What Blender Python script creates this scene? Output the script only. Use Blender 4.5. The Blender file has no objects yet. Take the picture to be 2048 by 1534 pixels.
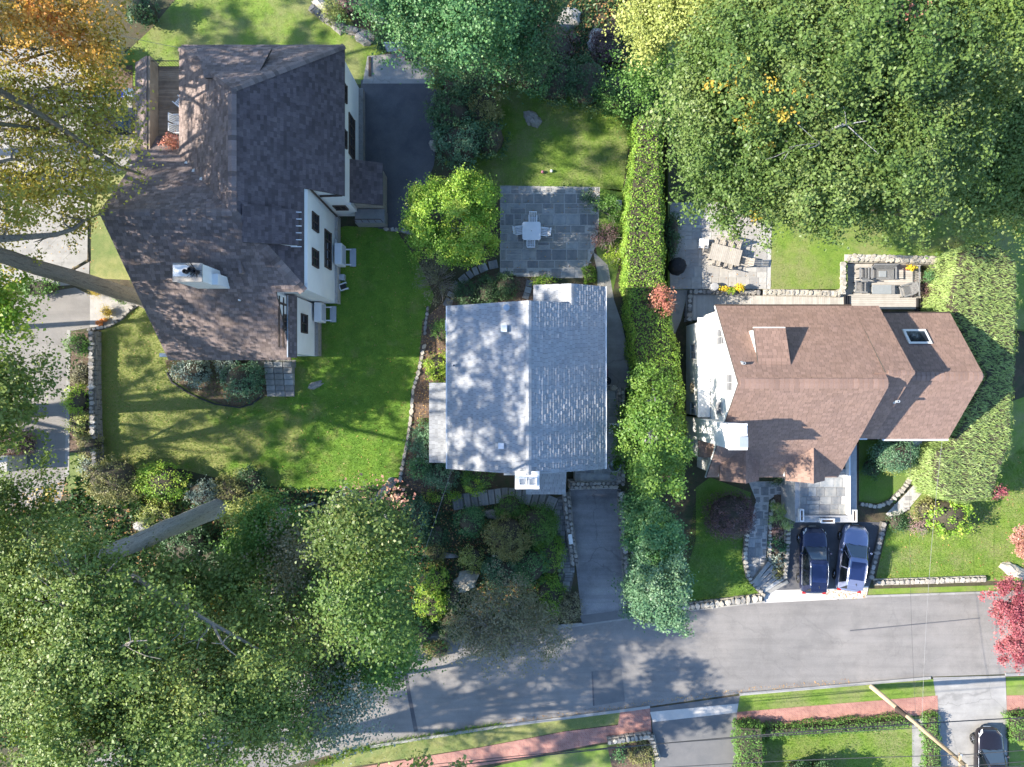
import bpy, math, random
import numpy as np
from mathutils import Vector, Matrix
random.seed(7); np.random.seed(7)
scene = bpy.context.scene
COL = scene.collection
R = math.radians
# ------------------------------------------------------------------ camera, sky, sun, exposure
H, F = 50.0, 2048*24/36.0
cam_d = bpy.data.cameras.new('camera'); cam_d.lens = 24; cam_d.sensor_width = 36; cam_d.clip_end = 600; cam_d.clip_start = 0.5
cam = bpy.data.objects.new('camera', cam_d); cam.location = (0, 0, H); COL.objects.link(cam); scene.camera = cam
SUN_EL, SUN_AZ = 33.0, 3.0           # shadows run to +X and a little to +Y
w = bpy.data.worlds.new('World'); scene.world = w; w.use_nodes = True
nt = w.node_tree; nt.nodes.clear()
sky = nt.nodes.new('ShaderNodeTexSky'); sky.sky_type = 'NISHITA'; sky.sun_disc = False
sky.sun_elevation = R(SUN_EL); sky.sun_rotation = R(-90-SUN_AZ); sky.air_density = 1.0; sky.dust_density = 0.3; sky.ozone_density = 4.0
bg = nt.nodes.new('ShaderNodeBackground'); bg.inputs[1].default_value = 0.15
out = nt.nodes.new('ShaderNodeOutputWorld'); nt.links.new(sky.outputs[0], bg.inputs[0]); nt.links.new(bg.outputs[0], out.inputs[0])
sd = bpy.data.lights.new('sun', 'SUN'); sd.energy = 4.8; sd.angle = R(0.55); sd.color = (1.0, 0.92, 0.80)
sun = bpy.data.objects.new('sun', sd); COL.objects.link(sun)
dv = Vector((math.cos(R(SUN_EL))*math.cos(R(SUN_AZ)), math.cos(R(SUN_EL))*math.sin(R(SUN_AZ)), -math.sin(R(SUN_EL))))
sun.rotation_euler = dv.to_track_quat('-Z', 'Y').to_euler(); sun.location = (-60, 0, 60)
scene.view_settings.view_transform = 'Standard'; scene.view_settings.look = 'None'
scene.view_settings.exposure = 1.36; scene.view_settings.gamma = 1.0; scene.view_settings.use_curve_mapping = False
scene.render.engine = 'CYCLES'
cy = scene.cycles
cy.max_bounces = 6; cy.diffuse_bounces = 3; cy.glossy_bounces = 2; cy.transmission_bounces = 3; cy.transparent_max_bounces = 4
cy.use_denoising = True; cy.caustics_reflective = False; cy.caustics_refractive = False

def P(u, v, z=0.0):                      # a picture point read as a place at height z
    return ((u-1024)*(H-z)/F, (767-v)*(H-z)/F, z)
def PX(u, z=0.0): return (u-1024)*(H-z)/F
def PY(v, z=0.0): return (767-v)*(H-z)/F
def polyw(pts, z=0.0): return [P(u, v, z)[:2] for u, v in pts]

# ------------------------------------------------------------------ materials
def new_mat(name):
    m = bpy.data.materials.new(name); m.use_nodes = True; m.node_tree.nodes.clear(); return m, m.node_tree
def N(nt, t, **k):
    n = nt.nodes.new(t)
    for a, b in k.items(): setattr(n, a, b)
    return n
def ramp(nt, cols, fac, pos=None):
    r = N(nt, 'ShaderNodeValToRGB'); e = r.color_ramp.elements
    while len(e) < len(cols): e.new(0.5)
    for i, c in enumerate(cols):
        e[i].position = (pos[i] if pos else i/(len(cols)-1)); e[i].color = (*c, 1)
    nt.links.new(fac, r.inputs[0]); return r.outputs[0]
def mixc(nt, a, b, f, mode='MIX'):
    m = N(nt, 'ShaderNodeMix', data_type='RGBA', blend_type=mode)
    for s, v in ((6, a), (7, b), (0, f)):
        if hasattr(v, 'links'): nt.links.new(v, m.inputs[s])
        else: m.inputs[s].default_value = (*v, 1) if isinstance(v, tuple) else v
    return m.outputs[2]
def noise(nt, vec, scale, detail=6, rough=0.6):
    n = N(nt, 'ShaderNodeTexNoise'); n.inputs['Scale'].default_value = scale; n.inputs['Detail'].default_value = detail
    n.inputs['Roughness'].default_value = rough; nt.links.new(vec, n.inputs['Vector']); return n.outputs[0]
MATS = {}
def mat(name, cols, scale=3.0, rough=0.85, bump=0.0, bscale=20.0, rand=0.0, attr=0.0, metal=0.0, spec=0.4,
        patch=None, pscale=0.25, pamt=0.6, stretch=None, coat=0.0, speck=0.0, crack=0.0, stain=0.0, gradx=None):
    m, nt = new_mat(name)
    tc = N(nt, 'ShaderNodeTexCoord'); vec = tc.outputs['Object']
    if stretch:
        mp = N(nt, 'ShaderNodeMapping'); mp.inputs['Scale'].default_value = stretch; nt.links.new(vec, mp.inputs[0]); svec = mp.outputs[0]
    else: svec = vec
    if not isinstance(cols[0], (tuple, list)): cols = [tuple(cols), tuple(cols)]
    n1 = noise(nt, svec, scale)
    pos = [0.3 + 0.4*i/(len(cols)-1) for i in range(len(cols))]
    c = ramp(nt, cols, n1, pos)
    if patch:
        n2 = noise(nt, vec, pscale, 4)
        if gradx:
            sx = N(nt, 'ShaderNodeSeparateXYZ'); nt.links.new(vec, sx.inputs[0]); mr = N(nt, 'ShaderNodeMapRange'); mr.inputs[1].default_value = gradx[0]; mr.inputs[2].default_value = gradx[1]; mr.inputs[3].default_value = .30; mr.inputs[4].default_value = -.14; nt.links.new(sx.outputs[0], mr.inputs[0])
            ad = N(nt, 'ShaderNodeMath', operation='ADD'); nt.links.new(n2, ad.inputs[0]); nt.links.new(mr.outputs[0], ad.inputs[1]); n2 = ad.outputs[0]
        f = ramp(nt, [(0, 0, 0), (pamt,)*3], n2, [0.42, 0.62]); c = mixc(nt, c, tuple(patch), f)
    if speck:
        n3 = noise(nt, vec, 28, 3, 0.8)
        f = ramp(nt, [(1-speck,)*3, (1+speck,)*3], n3, [0.3, 0.7]); c = mixc(nt, c, f, 1.0, 'MULTIPLY')
    if crack:
        wn = N(nt, 'ShaderNodeTexNoise'); wn.inputs['Scale'].default_value = .9; wn.inputs['Detail'].default_value = 6; nt.links.new(vec, wn.inputs['Vector'])
        vm = N(nt, 'ShaderNodeVectorMath', operation='MULTIPLY_ADD'); vm.inputs[1].default_value = (1.6, 1.6, 0); nt.links.new(wn.outputs['Color'], vm.inputs[0]); nt.links.new(vec, vm.inputs[2])
        vo = N(nt, 'ShaderNodeTexVoronoi', feature='DISTANCE_TO_EDGE'); vo.inputs['Scale'].default_value = .22; nt.links.new(vm.outputs[0], vo.inputs['Vector'])
        f = ramp(nt, [(1-crack,)*3, (1, 1, 1)], vo.outputs['Distance'], [.002, .008]); c = mixc(nt, c, f, 1.0, 'MULTIPLY')
    if stain:
        mp4 = N(nt, 'ShaderNodeMapping'); mp4.inputs['Rotation'].default_value = (0, 0, R(-5)); mp4.inputs['Scale'].default_value = (.12, 1.6, 1); nt.links.new(vec, mp4.inputs[0])
        f = ramp(nt, [(1-stain*.7,)*3, (1, 1, 1), (1+stain*.5,)*3], noise(nt, mp4.outputs[0], 1.1, 4, .6), [.34, .5, .66]); c = mixc(nt, c, f, 1.0, 'MULTIPLY')
        n4 = noise(nt, vec, .55, 5, .7); f = ramp(nt, [(1-stain,)*3, (1, 1, 1), (1+stain*.4,)*3], n4, [.33, .5, .7]); c = mixc(nt, c, f, 1.0, 'MULTIPLY')
    if attr:
        a = N(nt, 'ShaderNodeAttribute', attribute_name='rnd')
        f = ramp(nt, [(1-attr,)*3, (1+attr,)*3], a.outputs['Fac']); c = mixc(nt, c, f, 1.0, 'MULTIPLY')
    if rand:
        oi = N(nt, 'ShaderNodeObjectInfo')
        f = ramp(nt, [(1-rand, 1-rand, 1-rand*0.9), (1, 1-rand*.15, 1-rand*.35), (1+rand, 1+rand, 1+rand)], oi.outputs['Random']); c = mixc(nt, c, f, 1.0, 'MULTIPLY')
    b = N(nt, 'ShaderNodeBsdfPrincipled'); nt.links.new(c, b.inputs['Base Color'])
    b.inputs['Roughness'].default_value = rough; b.inputs['Metallic'].default_value = metal
    b.inputs['Specular IOR Level'].default_value = spec
    if coat: b.inputs['Coat Weight'].default_value = coat; b.inputs['Coat Roughness'].default_value = 0.05
    if bump:
        bn = noise(nt, svec, bscale, 5, 0.7); bp = N(nt, 'ShaderNodeBump'); bp.inputs['Strength'].default_value = bump
        bp.inputs['Distance'].default_value = 0.05; nt.links.new(bn, bp.inputs['Height']); nt.links.new(bp.outputs[0], b.inputs['Normal'])
    o = N(nt, 'ShaderNodeOutputMaterial'); nt.links.new(b.outputs[0], o.inputs[0]); MATS[name] = m; return m
def leafmat(name, cols, trans=0.24, pos=None, rough=0.45, gain=1.5):
    cols = [tuple(min(.7, x*gain) for x in c) for c in cols]
    m, nt = new_mat(name)
    a = N(nt, 'ShaderNodeAttribute', attribute_name='rnd'); c = ramp(nt, cols, a.outputs['Fac'], pos)
    b = N(nt, 'ShaderNodeBsdfPrincipled'); nt.links.new(c, b.inputs['Base Color']); b.inputs['Roughness'].default_value = rough
    b.inputs['Specular IOR Level'].default_value = 0.3
    t = N(nt, 'ShaderNodeBsdfTranslucent'); nt.links.new(mixc(nt, c, (1.0, 1.0, 0.35), 1.0, 'MULTIPLY'), t.inputs[0])
    mx = N(nt, 'ShaderNodeMixShader'); mx.inputs[0].default_value = trans
    nt.links.new(b.outputs[0], mx.inputs[1]); nt.links.new(t.outputs[0], mx.inputs[2])
    o = N(nt, 'ShaderNodeOutputMaterial'); nt.links.new(mx.outputs[0], o.inputs[0]); MATS[name] = m; return m
def glassmat(name, col):
    m, nt = new_mat(name); b = N(nt, 'ShaderNodeBsdfPrincipled')
    b.inputs['Base Color'].default_value = (*col, 1); b.inputs['Roughness'].default_value = 0.06; b.inputs['Specular IOR Level'].default_value = 0.9
    o = N(nt, 'ShaderNodeOutputMaterial'); nt.links.new(b.outputs[0], o.inputs[0]); MATS[name] = m

mat('soil', [(.045, .038, .022), (.10, .075, .045), (.06, .08, .03)], 1.5, bump=1.0, bscale=12, patch=(.035, .055, .018), pscale=.4, speck=.5)
mat('mulch', [(.07, .045, .03), (.15, .10, .07), (.20, .15, .11)], 6, bump=1.0, bscale=25, speck=.5)
mat('lawn', [(.11, .19, .025), (.17, .26, .035), (.22, .28, .06)], 1.2, bump=.8, bscale=30, patch=(.24, .24, .10), pscale=.45, pamt=.75, speck=.35)
mat('lawn_dry', [(.20, .22, .06), (.30, .29, .11), (.15, .20, .05)], 1.0, bump=.8, bscale=30, patch=(.10, .16, .04), pscale=.35, pamt=.7, speck=.35)
mat('lawn_deep', [(.085, .17, .02), (.12, .22, .025), (.16, .25, .035)], 1.0, bump=.8, bscale=30, patch=(.13, .18, .05), pscale=.5, pamt=.7, speck=.4)
mat('lawn_front', [(.09, .19, .02), (.13, .25, .025), (.19, .30, .035)], 1.0, bump=.8, bscale=30, patch=(.27, .26, .09), pscale=.6, pamt=.85, speck=.4, gradx=(-27, -12))
mat('bark_dark', [(.07, .055, .035), (.16, .13, .08), (.12, .12, .05)], 1.5, bump=1.5, bscale=5, speck=.4)
mat('asphalt', [(.23, .215, .20), (.275, .255, .235)], .8, bump=.5, bscale=60, patch=(.20, .19, .18), pscale=.12, pamt=.7, speck=.14, crack=.10, stain=.14)
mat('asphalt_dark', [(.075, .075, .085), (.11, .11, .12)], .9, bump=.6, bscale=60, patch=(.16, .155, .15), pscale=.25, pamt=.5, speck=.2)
mat('asphalt_drive', [(.24, .24, .25), (.32, .31, .30)], .7, bump=.6, bscale=60, patch=(.19, .19, .20), pscale=.3, pamt=.7, speck=.25, crack=.3, stain=.25)
mat('asphalt_patch', [(.14, .14, .14), (.18, .175, .17)], 1.0, bump=.5, bscale=60, speck=.12)
mat('concrete', [(.29, .28, .265), (.38, .365, .34)], 1.2, bump=.4, bscale=40, patch=(.28, .27, .25), pscale=.5, speck=.12, crack=.25, stain=.15)
mat('concrete_pale', [(.46, .44, .41), (.56, .53, .49)], 1.5, bump=.3, bscale=40, rand=.08, speck=.12)
mat('flagstone', [(.20, .22, .23), (.31, .31, .30), (.25, .27, .26)], 1.4, rough=.75, bump=.5, bscale=15, rand=.28, speck=.12)
mat('flagstone_pale', [(.33, .32, .30), (.46, .44, .41)], 1.4, rough=.75, bump=.5, bscale=15, rand=.18, speck=.1)
mat('mortar', [(.38, .37, .34), (.52, .50, .47)], 8, bump=.4, speck=.2)
mat('mortar_dark', [(.10, .10, .09), (.17, .16, .14)], 8, bump=.4, speck=.2)
mat('stone', [(.22, .21, .19), (.36, .34, .31), (.28, .28, .28)], 3, bump=.8, bscale=14, rand=.3, speck=.25)
mat('stone_pale', [(.38, .35, .29), (.52, .48, .41)], 3, bump=.8, bscale=14, rand=.2, speck=.2)
mat('boulder', [(.20, .19, .18), (.34, .32, .30), (.42, .40, .38)], 1.2, bump=1.0, bscale=6, rand=.15, patch=(.12, .13, .08), pscale=.7, speck=.25)
mat('stucco', [(.72, .72, .70), (.80, .80, .78)], .6, bump=.25, bscale=50, patch=(.66, .66, .63), pscale=.35, pamt=.5)
mat('stucco_warm', [(.74, .73, .71), (.80, .79, .76)], .6, bump=.25, bscale=50, patch=(.62, .62, .58), pscale=.4, pamt=.4)
mat('white_trim', [(.74, .74, .72), (.80, .80, .78)], 2, rough=.5)
mat('white_plastic', [(.72, .73, .74), (.78, .79, .80)], 2, rough=.35)
mat('timber', [(.05, .035, .028), (.09, .065, .05)], 5, bump=.5)
mat('shingle_brown', [(.15, .112, .102), (.215, .168, .152), (.18, .138, .126)], 1.0, rough=.9, attr=.32, bump=.5, bscale=60, patch=(.20, .16, .14), pscale=.3, pamt=.35, speck=.2)
mat('shingle_brown_shaded', [(.095, .075, .078), (.135, .108, .11)], 1.0, rough=.9, attr=.30, bump=.5, bscale=60, speck=.2)  # the brown shingles again, with the east side's shade put into the colour
mat('shingle_grey', [(.335, .345, .36), (.37, .38, .39)], 1.0, rough=.85, attr=.12, bump=.4, bscale=60, speck=.12)
mat('shingle_red', [(.265, .172, .132), (.29, .19, .15)], 1.2, rough=.9, attr=.14, bump=.4, bscale=60, patch=(.22, .145, .12), pscale=.3, pamt=.3, speck=.15)
mat('roof_board', [(.06, .055, .05), (.08, .07, .065)], 3)
mat('deck_wood', [(.40, .37, .33), (.50, .47, .43)], 2, rough=.7, attr=.12, bump=.2)
mat('deck_brown', [(.24, .18, .13), (.34, .27, .20)], 2, rough=.8, attr=.2, bump=.3)
mat('furniture_teak', [(.36, .32, .27), (.46, .42, .36)], 4, rough=.8, attr=.1)
mat('bark', [(.20, .20, .20), (.46, .46, .45), (.34, .34, .34)], 2.2, bump=3.0, bscale=3.5, stretch=(5, 5, 0.7), speck=.5)
mat('bark_warm', [(.14, .115, .09), (.29, .25, .20), (.22, .19, .15)], 2.0, bump=3.0, bscale=3.5, stretch=(5, 5, .7), speck=.5)
mat('twig', [(.20, .17, .14), (.32, .29, .25)], 5)
mat('inner', [(.05, .045, .03), (.09, .075, .05)], 5, bump=1)
mat('brass_pole', [(.42, .32, .20), (.55, .43, .29)], 1.5, bump=.5, bscale=12, stretch=(5, 5, .6))
mat('wire', [(.05, .05, .05), (.07, .07, .07)], 3)
mat('wire_pale', [(.22, .22, .22), (.28, .28, .28)], 3)
mat('black', [(.018, .018, .02), (.03, .03, .033)], 3, rough=.45)
mat('black_cloth', [(.015, .015, .018), (.03, .03, .03)], 6, rough=.9, bump=.6, bscale=6)
mat('grey_weave', [(.17, .17, .17), (.27, .27, .27)], 10, rough=.8, bump=.4)
mat('grey_cushion', [(.25, .27, .28), (.30, .32, .33)], 4, rough=.9, bump=.3)
mat('metal_grey', [(.38, .42, .46), (.46, .50, .54)], 2, rough=.4, metal=.3)
mat('steel', [(.5, .5, .5), (.6, .6, .6)], 2, rough=.3, metal=.8)
mat('tyre', [(.02, .02, .02), (.035, .035, .035)], 6)
mat('rim_metal', [(.4, .4, .42), (.5, .5, .52)], 6, rough=.25, metal=.9)
mat('paint_navy', [(.012, .018, .055), (.014, .02, .06)], 1, rough=.25, metal=.3, coat=1, spec=.6)
mat('paint_silver', [(.24, .27, .40), (.25, .28, .42)], 1, rough=.3, metal=.45, coat=1, spec=.6)
mat('paint_charcoal', [(.05, .046, .045), (.056, .05, .05)], 1, rough=.28, metal=.3, coat=1, spec=.6)
mat('paint_maroon', [(.016, .012, .016), (.018, .014, .018)], 1, rough=.25, metal=.3, coat=1, spec=.6)
mat('roof_glass_blue', [(.01, .02, .075), (.012, .022, .08)], 1, rough=.12, spec=.8, coat=.6)
mat('lamp_red', [(.35, .02, .02), (.4, .03, .03)], 3, rough=.2)
mat('lamp_clear', [(.6, .62, .65), (.7, .72, .75)], 3, rough=.15)
mat('orange_rim', [(.5, .06, .03), (.6, .08, .04)], 3, rough=.4)
mat('blue_bin', [(.02, .06, .55), (.03, .08, .6)], 3, rough=.4)
mat('pumpkin', [(.55, .16, .03), (.65, .22, .05)], 3, rough=.5)
mat('canvas_tan', [(.32, .26, .16), (.40, .33, .21)], 3, rough=.9)
mat('canvas_dark', [(.16, .13, .08), (.20, .16, .10)], 3, rough=.9)
mat('pink_plastic', [(.45, .16, .22), (.5, .2, .26)], 3, rough=.4)
mat('terracotta', [(.30, .12, .06), (.36, .15, .08)], 3)
mat('planter_white', [(.6, .6, .6), (.68, .68, .66)], 3)
mat('bench_grey', [(.30, .30, .30), (.38, .38, .38)], 5)
glassmat('glass', (.02, .025, .035)); glassmat('glass_car', (.006, .009, .012)); glassmat('windshield', (.05, .075, .10))
# brick pavement
def brickmat(name, c1, c2, mo):
    m, nt = new_mat(name); tc = N(nt, 'ShaderNodeTexCoord')
    mp = N(nt, 'ShaderNodeMapping'); mp.inputs['Rotation'].default_value = (0, 0, R(50)); nt.links.new(tc.outputs['Object'], mp.inputs[0])
    br = N(nt, 'ShaderNodeTexBrick'); br.inputs['Scale'].default_value = 1.0; br.inputs['Brick Width'].default_value = .21; br.inputs['Row Height'].default_value = .105
    br.inputs['Mortar Size'].default_value = .008; br.inputs['Color1'].default_value = (*c1, 1); br.inputs['Color2'].default_value = (*c2, 1); br.inputs['Mortar'].default_value = (*mo, 1)
    nt.links.new(mp.outputs[0], br.inputs['Vector'])
    n2 = noise(nt, tc.outputs['Object'], .8, 5); f = ramp(nt, [(.82,)*3, (1.15,)*3], n2, [.35, .65]); c = mixc(nt, br.outputs[0], f, 1.0, 'MULTIPLY')
    b = N(nt, 'ShaderNodeBsdfPrincipled'); nt.links.new(c, b.inputs['Base Color']); b.inputs['Roughness'].default_value = .85
    bp = N(nt, 'ShaderNodeBump'); bp.inputs['Strength'].default_value = .5; bp.inputs['Distance'].default_value = .01; nt.links.new(br.outputs['Fac'], bp.inputs['Height']); bp.invert = True
    nt.links.new(bp.outputs[0], b.inputs['Normal'])
    o = N(nt, 'ShaderNodeOutputMaterial'); nt.links.new(b.outputs[0], o.inputs[0]); MATS[name] = m
brickmat('brick_paving', (.42, .20, .15), (.33, .14, .11), (.36, .25, .21))
# foliage
G = lambda r, g, b: (r, g, b)
leafmat('leaf_oak', [(.035, .07, .018), (.075, .13, .03), (.12, .175, .045), (.155, .195, .065), (.22, .24, .11)], gain=1.3, pos=[0, .3, .6, .88, 1])
leafmat('leaf_oak2', [(.05, .085, .022), (.09, .14, .03), (.145, .195, .05), (.22, .25, .08), (.32, .33, .18)], pos=[0, .3, .6, .9, 1])  # pale last colour stands in for bright highlights on the leaves
leafmat('leaf_orange', [(.13, .14, .02), (.28, .20, .03), (.44, .22, .04), (.42, .13, .04)], pos=[0, .35, .7, 1])
leafmat('leaf_gold', [(.15, .16, .03), (.26, .24, .04), (.36, .29, .06), (.40, .24, .06)], pos=[0, .4, .75, 1])
leafmat('leaf_yellow', [(.24, .20, .03), (.34, .26, .04), (.34, .19, .03)])
leafmat('leaf_red', [(.20, .07, .05), (.32, .12, .09), (.36, .20, .12)])
leafmat('leaf_maroon', [(.11, .02, .03), (.22, .05, .065), (.30, .10, .11), (.36, .18, .16)])
leafmat('leaf_pink', [(.24, .11, .09), (.36, .18, .14), (.38, .25, .16)])
leafmat('leaf_purple', [(.05, .03, .035), (.10, .06, .06), (.16, .10, .09)], trans=.15)
leafmat('leaf_brownred', [(.14, .08, .075), (.24, .15, .14), (.28, .19, .17)], trans=.2)
leafmat('leaf_spruce', [(.03, .085, .035), (.055, .14, .05), (.10, .20, .07), (.17, .25, .12)], trans=.2)
leafmat('leaf_teal', [(.035, .085, .045), (.06, .13, .065), (.11, .19, .10), (.20, .26, .17)], trans=.2)
leafmat('leaf_dark', [(.03, .065, .025), (.05, .10, .04), (.085, .14, .06)], trans=.2)
leafmat('leaf_mid', [(.05, .11, .025), (.085, .17, .035), (.14, .23, .05)])
leafmat('leaf_lime', [(.14, .23, .025), (.22, .32, .035), (.33, .38, .06)])
leafmat('leaf_lime2', [(.09, .19, .02), (.15, .27, .03), (.25, .34, .05), (.40, .40, .08)])
leafmat('leaf_sun', [(.16, .20, .05), (.26, .29, .08), (.36, .36, .13)])
leafmat('leaf_olive', [(.11, .12, .04), (.17, .17, .06), (.22, .20, .09)])
leafmat('leaf_hedge', [(.06, .13, .02), (.12, .22, .03), (.20, .30, .045), (.27, .34, .07)], trans=.25)
leafmat('leaf_blade', [(.16, .23, .07), (.24, .32, .10), (.34, .40, .18)], trans=.3)
leafmat('leaf_grey', [(.10, .14, .11), (.17, .21, .17), (.28, .32, .27)], trans=.2)
leafmat('leaf_twiggy', [(.10, .11, .05), (.17, .16, .09), (.26, .23, .16)], trans=.2)
leafmat('blade_lawn', [(.07, .14, .02), (.12, .21, .03), (.20, .26, .06)], trans=.3)
leafmat('blade_dry', [(.13, .17, .04), (.20, .22, .07), (.30, .28, .12)], trans=.3)
leafmat('litter', [(.16, .08, .03), (.30, .15, .05), (.42, .28, .10), (.24, .16, .10)], trans=.1)
leafmat('flower', [(.6, .25, .02), (.7, .35, .03), (.6, .45, .05)], trans=.2)

# ------------------------------------------------------------------ mesh helpers
class MB:
    def __init__(s): s.v = []; s.f = []; s.a = []
    def add(s, vs, fs, a=None):
        o = len(s.v); s.v += [tuple(p) for p in vs]; s.f += [tuple(i+o for i in f) for f in fs]
        s.a += [random.random() if a is None else a]*len(vs); return s
    def box(s, x0, x1, y0, y1, z0, z1, a=None):
        return s.add([(x0, y0, z0), (x1, y0, z0), (x1, y1, z0), (x0, y1, z0), (x0, y0, z1), (x1, y0, z1), (x1, y1, z1), (x0, y1, z1)],
                     [(0, 3, 2, 1), (4, 5, 6, 7), (0, 1, 5, 4), (1, 2, 6, 5), (2, 3, 7, 6), (3, 0, 4, 7)], a)
    def obox(s, p, d, L, W, z0, z1, a=None):         # box from centre p along direction d
        d = Vector(d).normalized(); n = Vector((-d.y, d.x)); p = Vector(p[:2]); q = []
        for z in (z0, z1):
            for sx, sy in ((-1, -1), (1, -1), (1, 1), (-1, 1)):
                c = p + d*(sx*L/2) + n*(sy*W/2); q.append((c.x, c.y, z))
        return s.add(q, [(0, 3, 2, 1), (4, 5, 6, 7), (0, 1, 5, 4), (1, 2, 6, 5), (2, 3, 7, 6), (3, 0, 4, 7)], a)
    def prism(s, pts, vec):
        n = len(pts); vec = Vector(vec); A = [Vector(p) for p in pts]; B = [p+vec for p in A]
        return s.add([tuple(p) for p in A+B], [tuple(range(n-1, -1, -1)), tuple(range(n, 2*n))] + [(i, (i+1) % n, n+(i+1) % n, n+i) for i in range(n)])
    def tube(s, pts, r, n=8, rough=0.0, cap=True):
        P_ = [Vector(p) for p in pts]; rr = r if isinstance(r, (list, tuple)) else [r]*len(P_); vs = []; fs = []
        ref = Vector((0, 0, 1)) if abs((P_[-1]-P_[0]).normalized().z) < .9 else Vector((1, 0, 0))
        for i, p in enumerate(P_):
            d = (P_[min(i+1, len(P_)-1)]-P_[max(i-1, 0)]).normalized(); a = d.cross(ref).normalized(); b = d.cross(a).normalized()
            for k in range(n):
                t = 2*math.pi*k/n; q = rr[i]*(1+rough*math.sin(k*2.3)+rough*random.uniform(-.5, .5))
                vs.append(tuple(p+a*math.cos(t)*q+b*math.sin(t)*q))
        for i in range(len(P_)-1):
            for k in range(n): fs.append((i*n+k, i*n+(k+1) % n, (i+1)*n+(k+1) % n, (i+1)*n+k))
        if cap: fs += [tuple(range(n)), tuple(range(len(vs)-1, len(vs)-n-1, -1))]
        return s.add(vs, fs)
    def lathe(s, prof, c=(0, 0, 0), n=20):
        vs = []; fs = []
        for r, z in prof:
            for k in range(n): t = 2*math.pi*k/n; vs.append((c[0]+r*math.cos(t), c[1]+r*math.sin(t), c[2]+z))
        for i in range(len(prof)-1):
            for k in range(n): fs.append((i*n+k, i*n+(k+1) % n, (i+1)*n+(k+1) % n, (i+1)*n+k))
        return s.add(vs, fs)
    def mesh(s, name, m, smooth=False):
        me = bpy.data.meshes.new(name); me.from_pydata(s.v, [], s.f); me.materials.append(MATS[m] if isinstance(m, str) else m)
        at = me.attributes.new('rnd', 'FLOAT', 'POINT'); at.data.foreach_set('value', s.a)
        if smooth: me.polygons.foreach_set('use_smooth', [True]*len(me.polygons))
        me.update(); return me
    def build(s, name, m, parent=None, smooth=False, bevel=0.0, subd=0, **tags):
        o = bpy.data.objects.new(name, s.mesh(name, m, smooth)); COL.objects.link(o); o.parent = parent
        if bevel: b = o.modifiers.new('bevel', 'BEVEL'); b.width = bevel; b.segments = 2; b.limit_method = 'ANGLE'
        if subd: b = o.modifiers.new('subd', 'SUBSURF'); b.levels = subd; b.render_levels = subd
        for k, v in tags.items(): o[k] = v
        return o
def link(name, me, parent=None, loc=(0, 0, 0), rot=(0, 0, 0), sc=(1, 1, 1), **tags):
    o = bpy.data.objects.new(name, me); COL.objects.link(o); o.parent = parent; o.location = loc; o.rotation_euler = rot; o.scale = sc
    for k, v in tags.items(): o[k] = v
    return o
def thing(name, label, cat, loc=(0, 0, 0), rz=0.0, group=None):
    o = bpy.data.objects.new(name, None); o.empty_display_size = .3; COL.objects.link(o); o.location = loc; o.rotation_euler = (0, 0, rz)
    o['label'] = label; o['category'] = cat
    if group: o['group'] = group
    return o
def retag(o, label, cat, group=None):
    o['label'] = label; o['category'] = cat
    if group: o['group'] = group
    return o
def copy_tree(o, loc, rz, label, group=None):
    r = o.copy(); COL.objects.link(r); r.location = loc; r.rotation_euler = (0, 0, rz); r['label'] = label
    if group: r['group'] = group
    for ch in list(o.children):
        c = ch.copy(); COL.objects.link(c); c.parent = r
        for g in ch.children: d = g.copy(); COL.objects.link(d); d.parent = c
    return r
def inpoly(px, py, poly):
    px = np.asarray(px, float); py = np.asarray(py, float); r = np.zeros(px.shape, bool); n = len(poly)
    for i in range(n):
        x1, y1 = poly[i]; x2, y2 = poly[(i+1) % n]
        c = ((y1 > py) != (y2 > py)) & (px < (x2-x1)*(py-y1)/((y2-y1) if y2 != y1 else 1e-9)+x1); r ^= c
    return r
def sheet(name, pts, z, m, px=True, **tags):
    poly = polyw(pts, z) if px else pts
    me = bpy.data.meshes.new(name); me.from_pydata([(x, y, z) for x, y in poly], [], [tuple(range(len(poly)))]); me.materials.append(MATS[m])
    if me.polygons[0].normal.z < 0: me.flip_normals()
    o = link(name, me, kind='structure')
    for k, v in tags.items(): o[k] = v
    return o
def slab(name, pts, z0, z1, m, px=True, parent=None, **tags):
    poly = polyw(pts, z1) if px else pts
    ar = sum(poly[i][0]*poly[(i+1) % len(poly)][1]-poly[(i+1) % len(poly)][0]*poly[i][1] for i in range(len(poly)))
    if ar < 0: poly = poly[::-1]
    if not tags and parent is None: tags = dict(kind='structure')
    return MB().prism([(x, y, z0) for x, y in poly], (0, 0, z1-z0)).build(name, m, parent, **tags)
def resample(pts, step):
    out = [Vector(pts[0])]; 
    for a, b in zip(pts[:-1], pts[1:]):
        a = Vector(a); b = Vector(b); n = max(1, int(round((b-a).length/step)))
        out += [a+(b-a)*(i/n) for i in range(1, n+1)]
    return out
def band(mb, line, wd, z0, z1):               # solid strip along a line (list of xy)
    L = [Vector(p[:2]) for p in line]; lft = []; rgt = []
    for i, p in enumerate(L):
        d = (L[min(i+1, len(L)-1)]-L[max(i-1, 0)]).normalized(); n = Vector((-d.y, d.x)); lft.append(p+n*wd/2); rgt.append(p-n*wd/2)
    for i in range(len(L)-1):
        q = [rgt[i], rgt[i+1], lft[i+1], lft[i]]
        vs = [(c.x, c.y, z0) for c in q]+[(c.x, c.y, z1) for c in q]
        fs = [(4, 5, 6, 7), (0, 1, 5, 4), (2, 3, 7, 6)]
        if i == 0: fs.append((3, 0, 4, 7))
        if i == len(L)-2: fs.append((1, 2, 6, 5))
        mb.add(vs, fs)
    return mb
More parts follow.
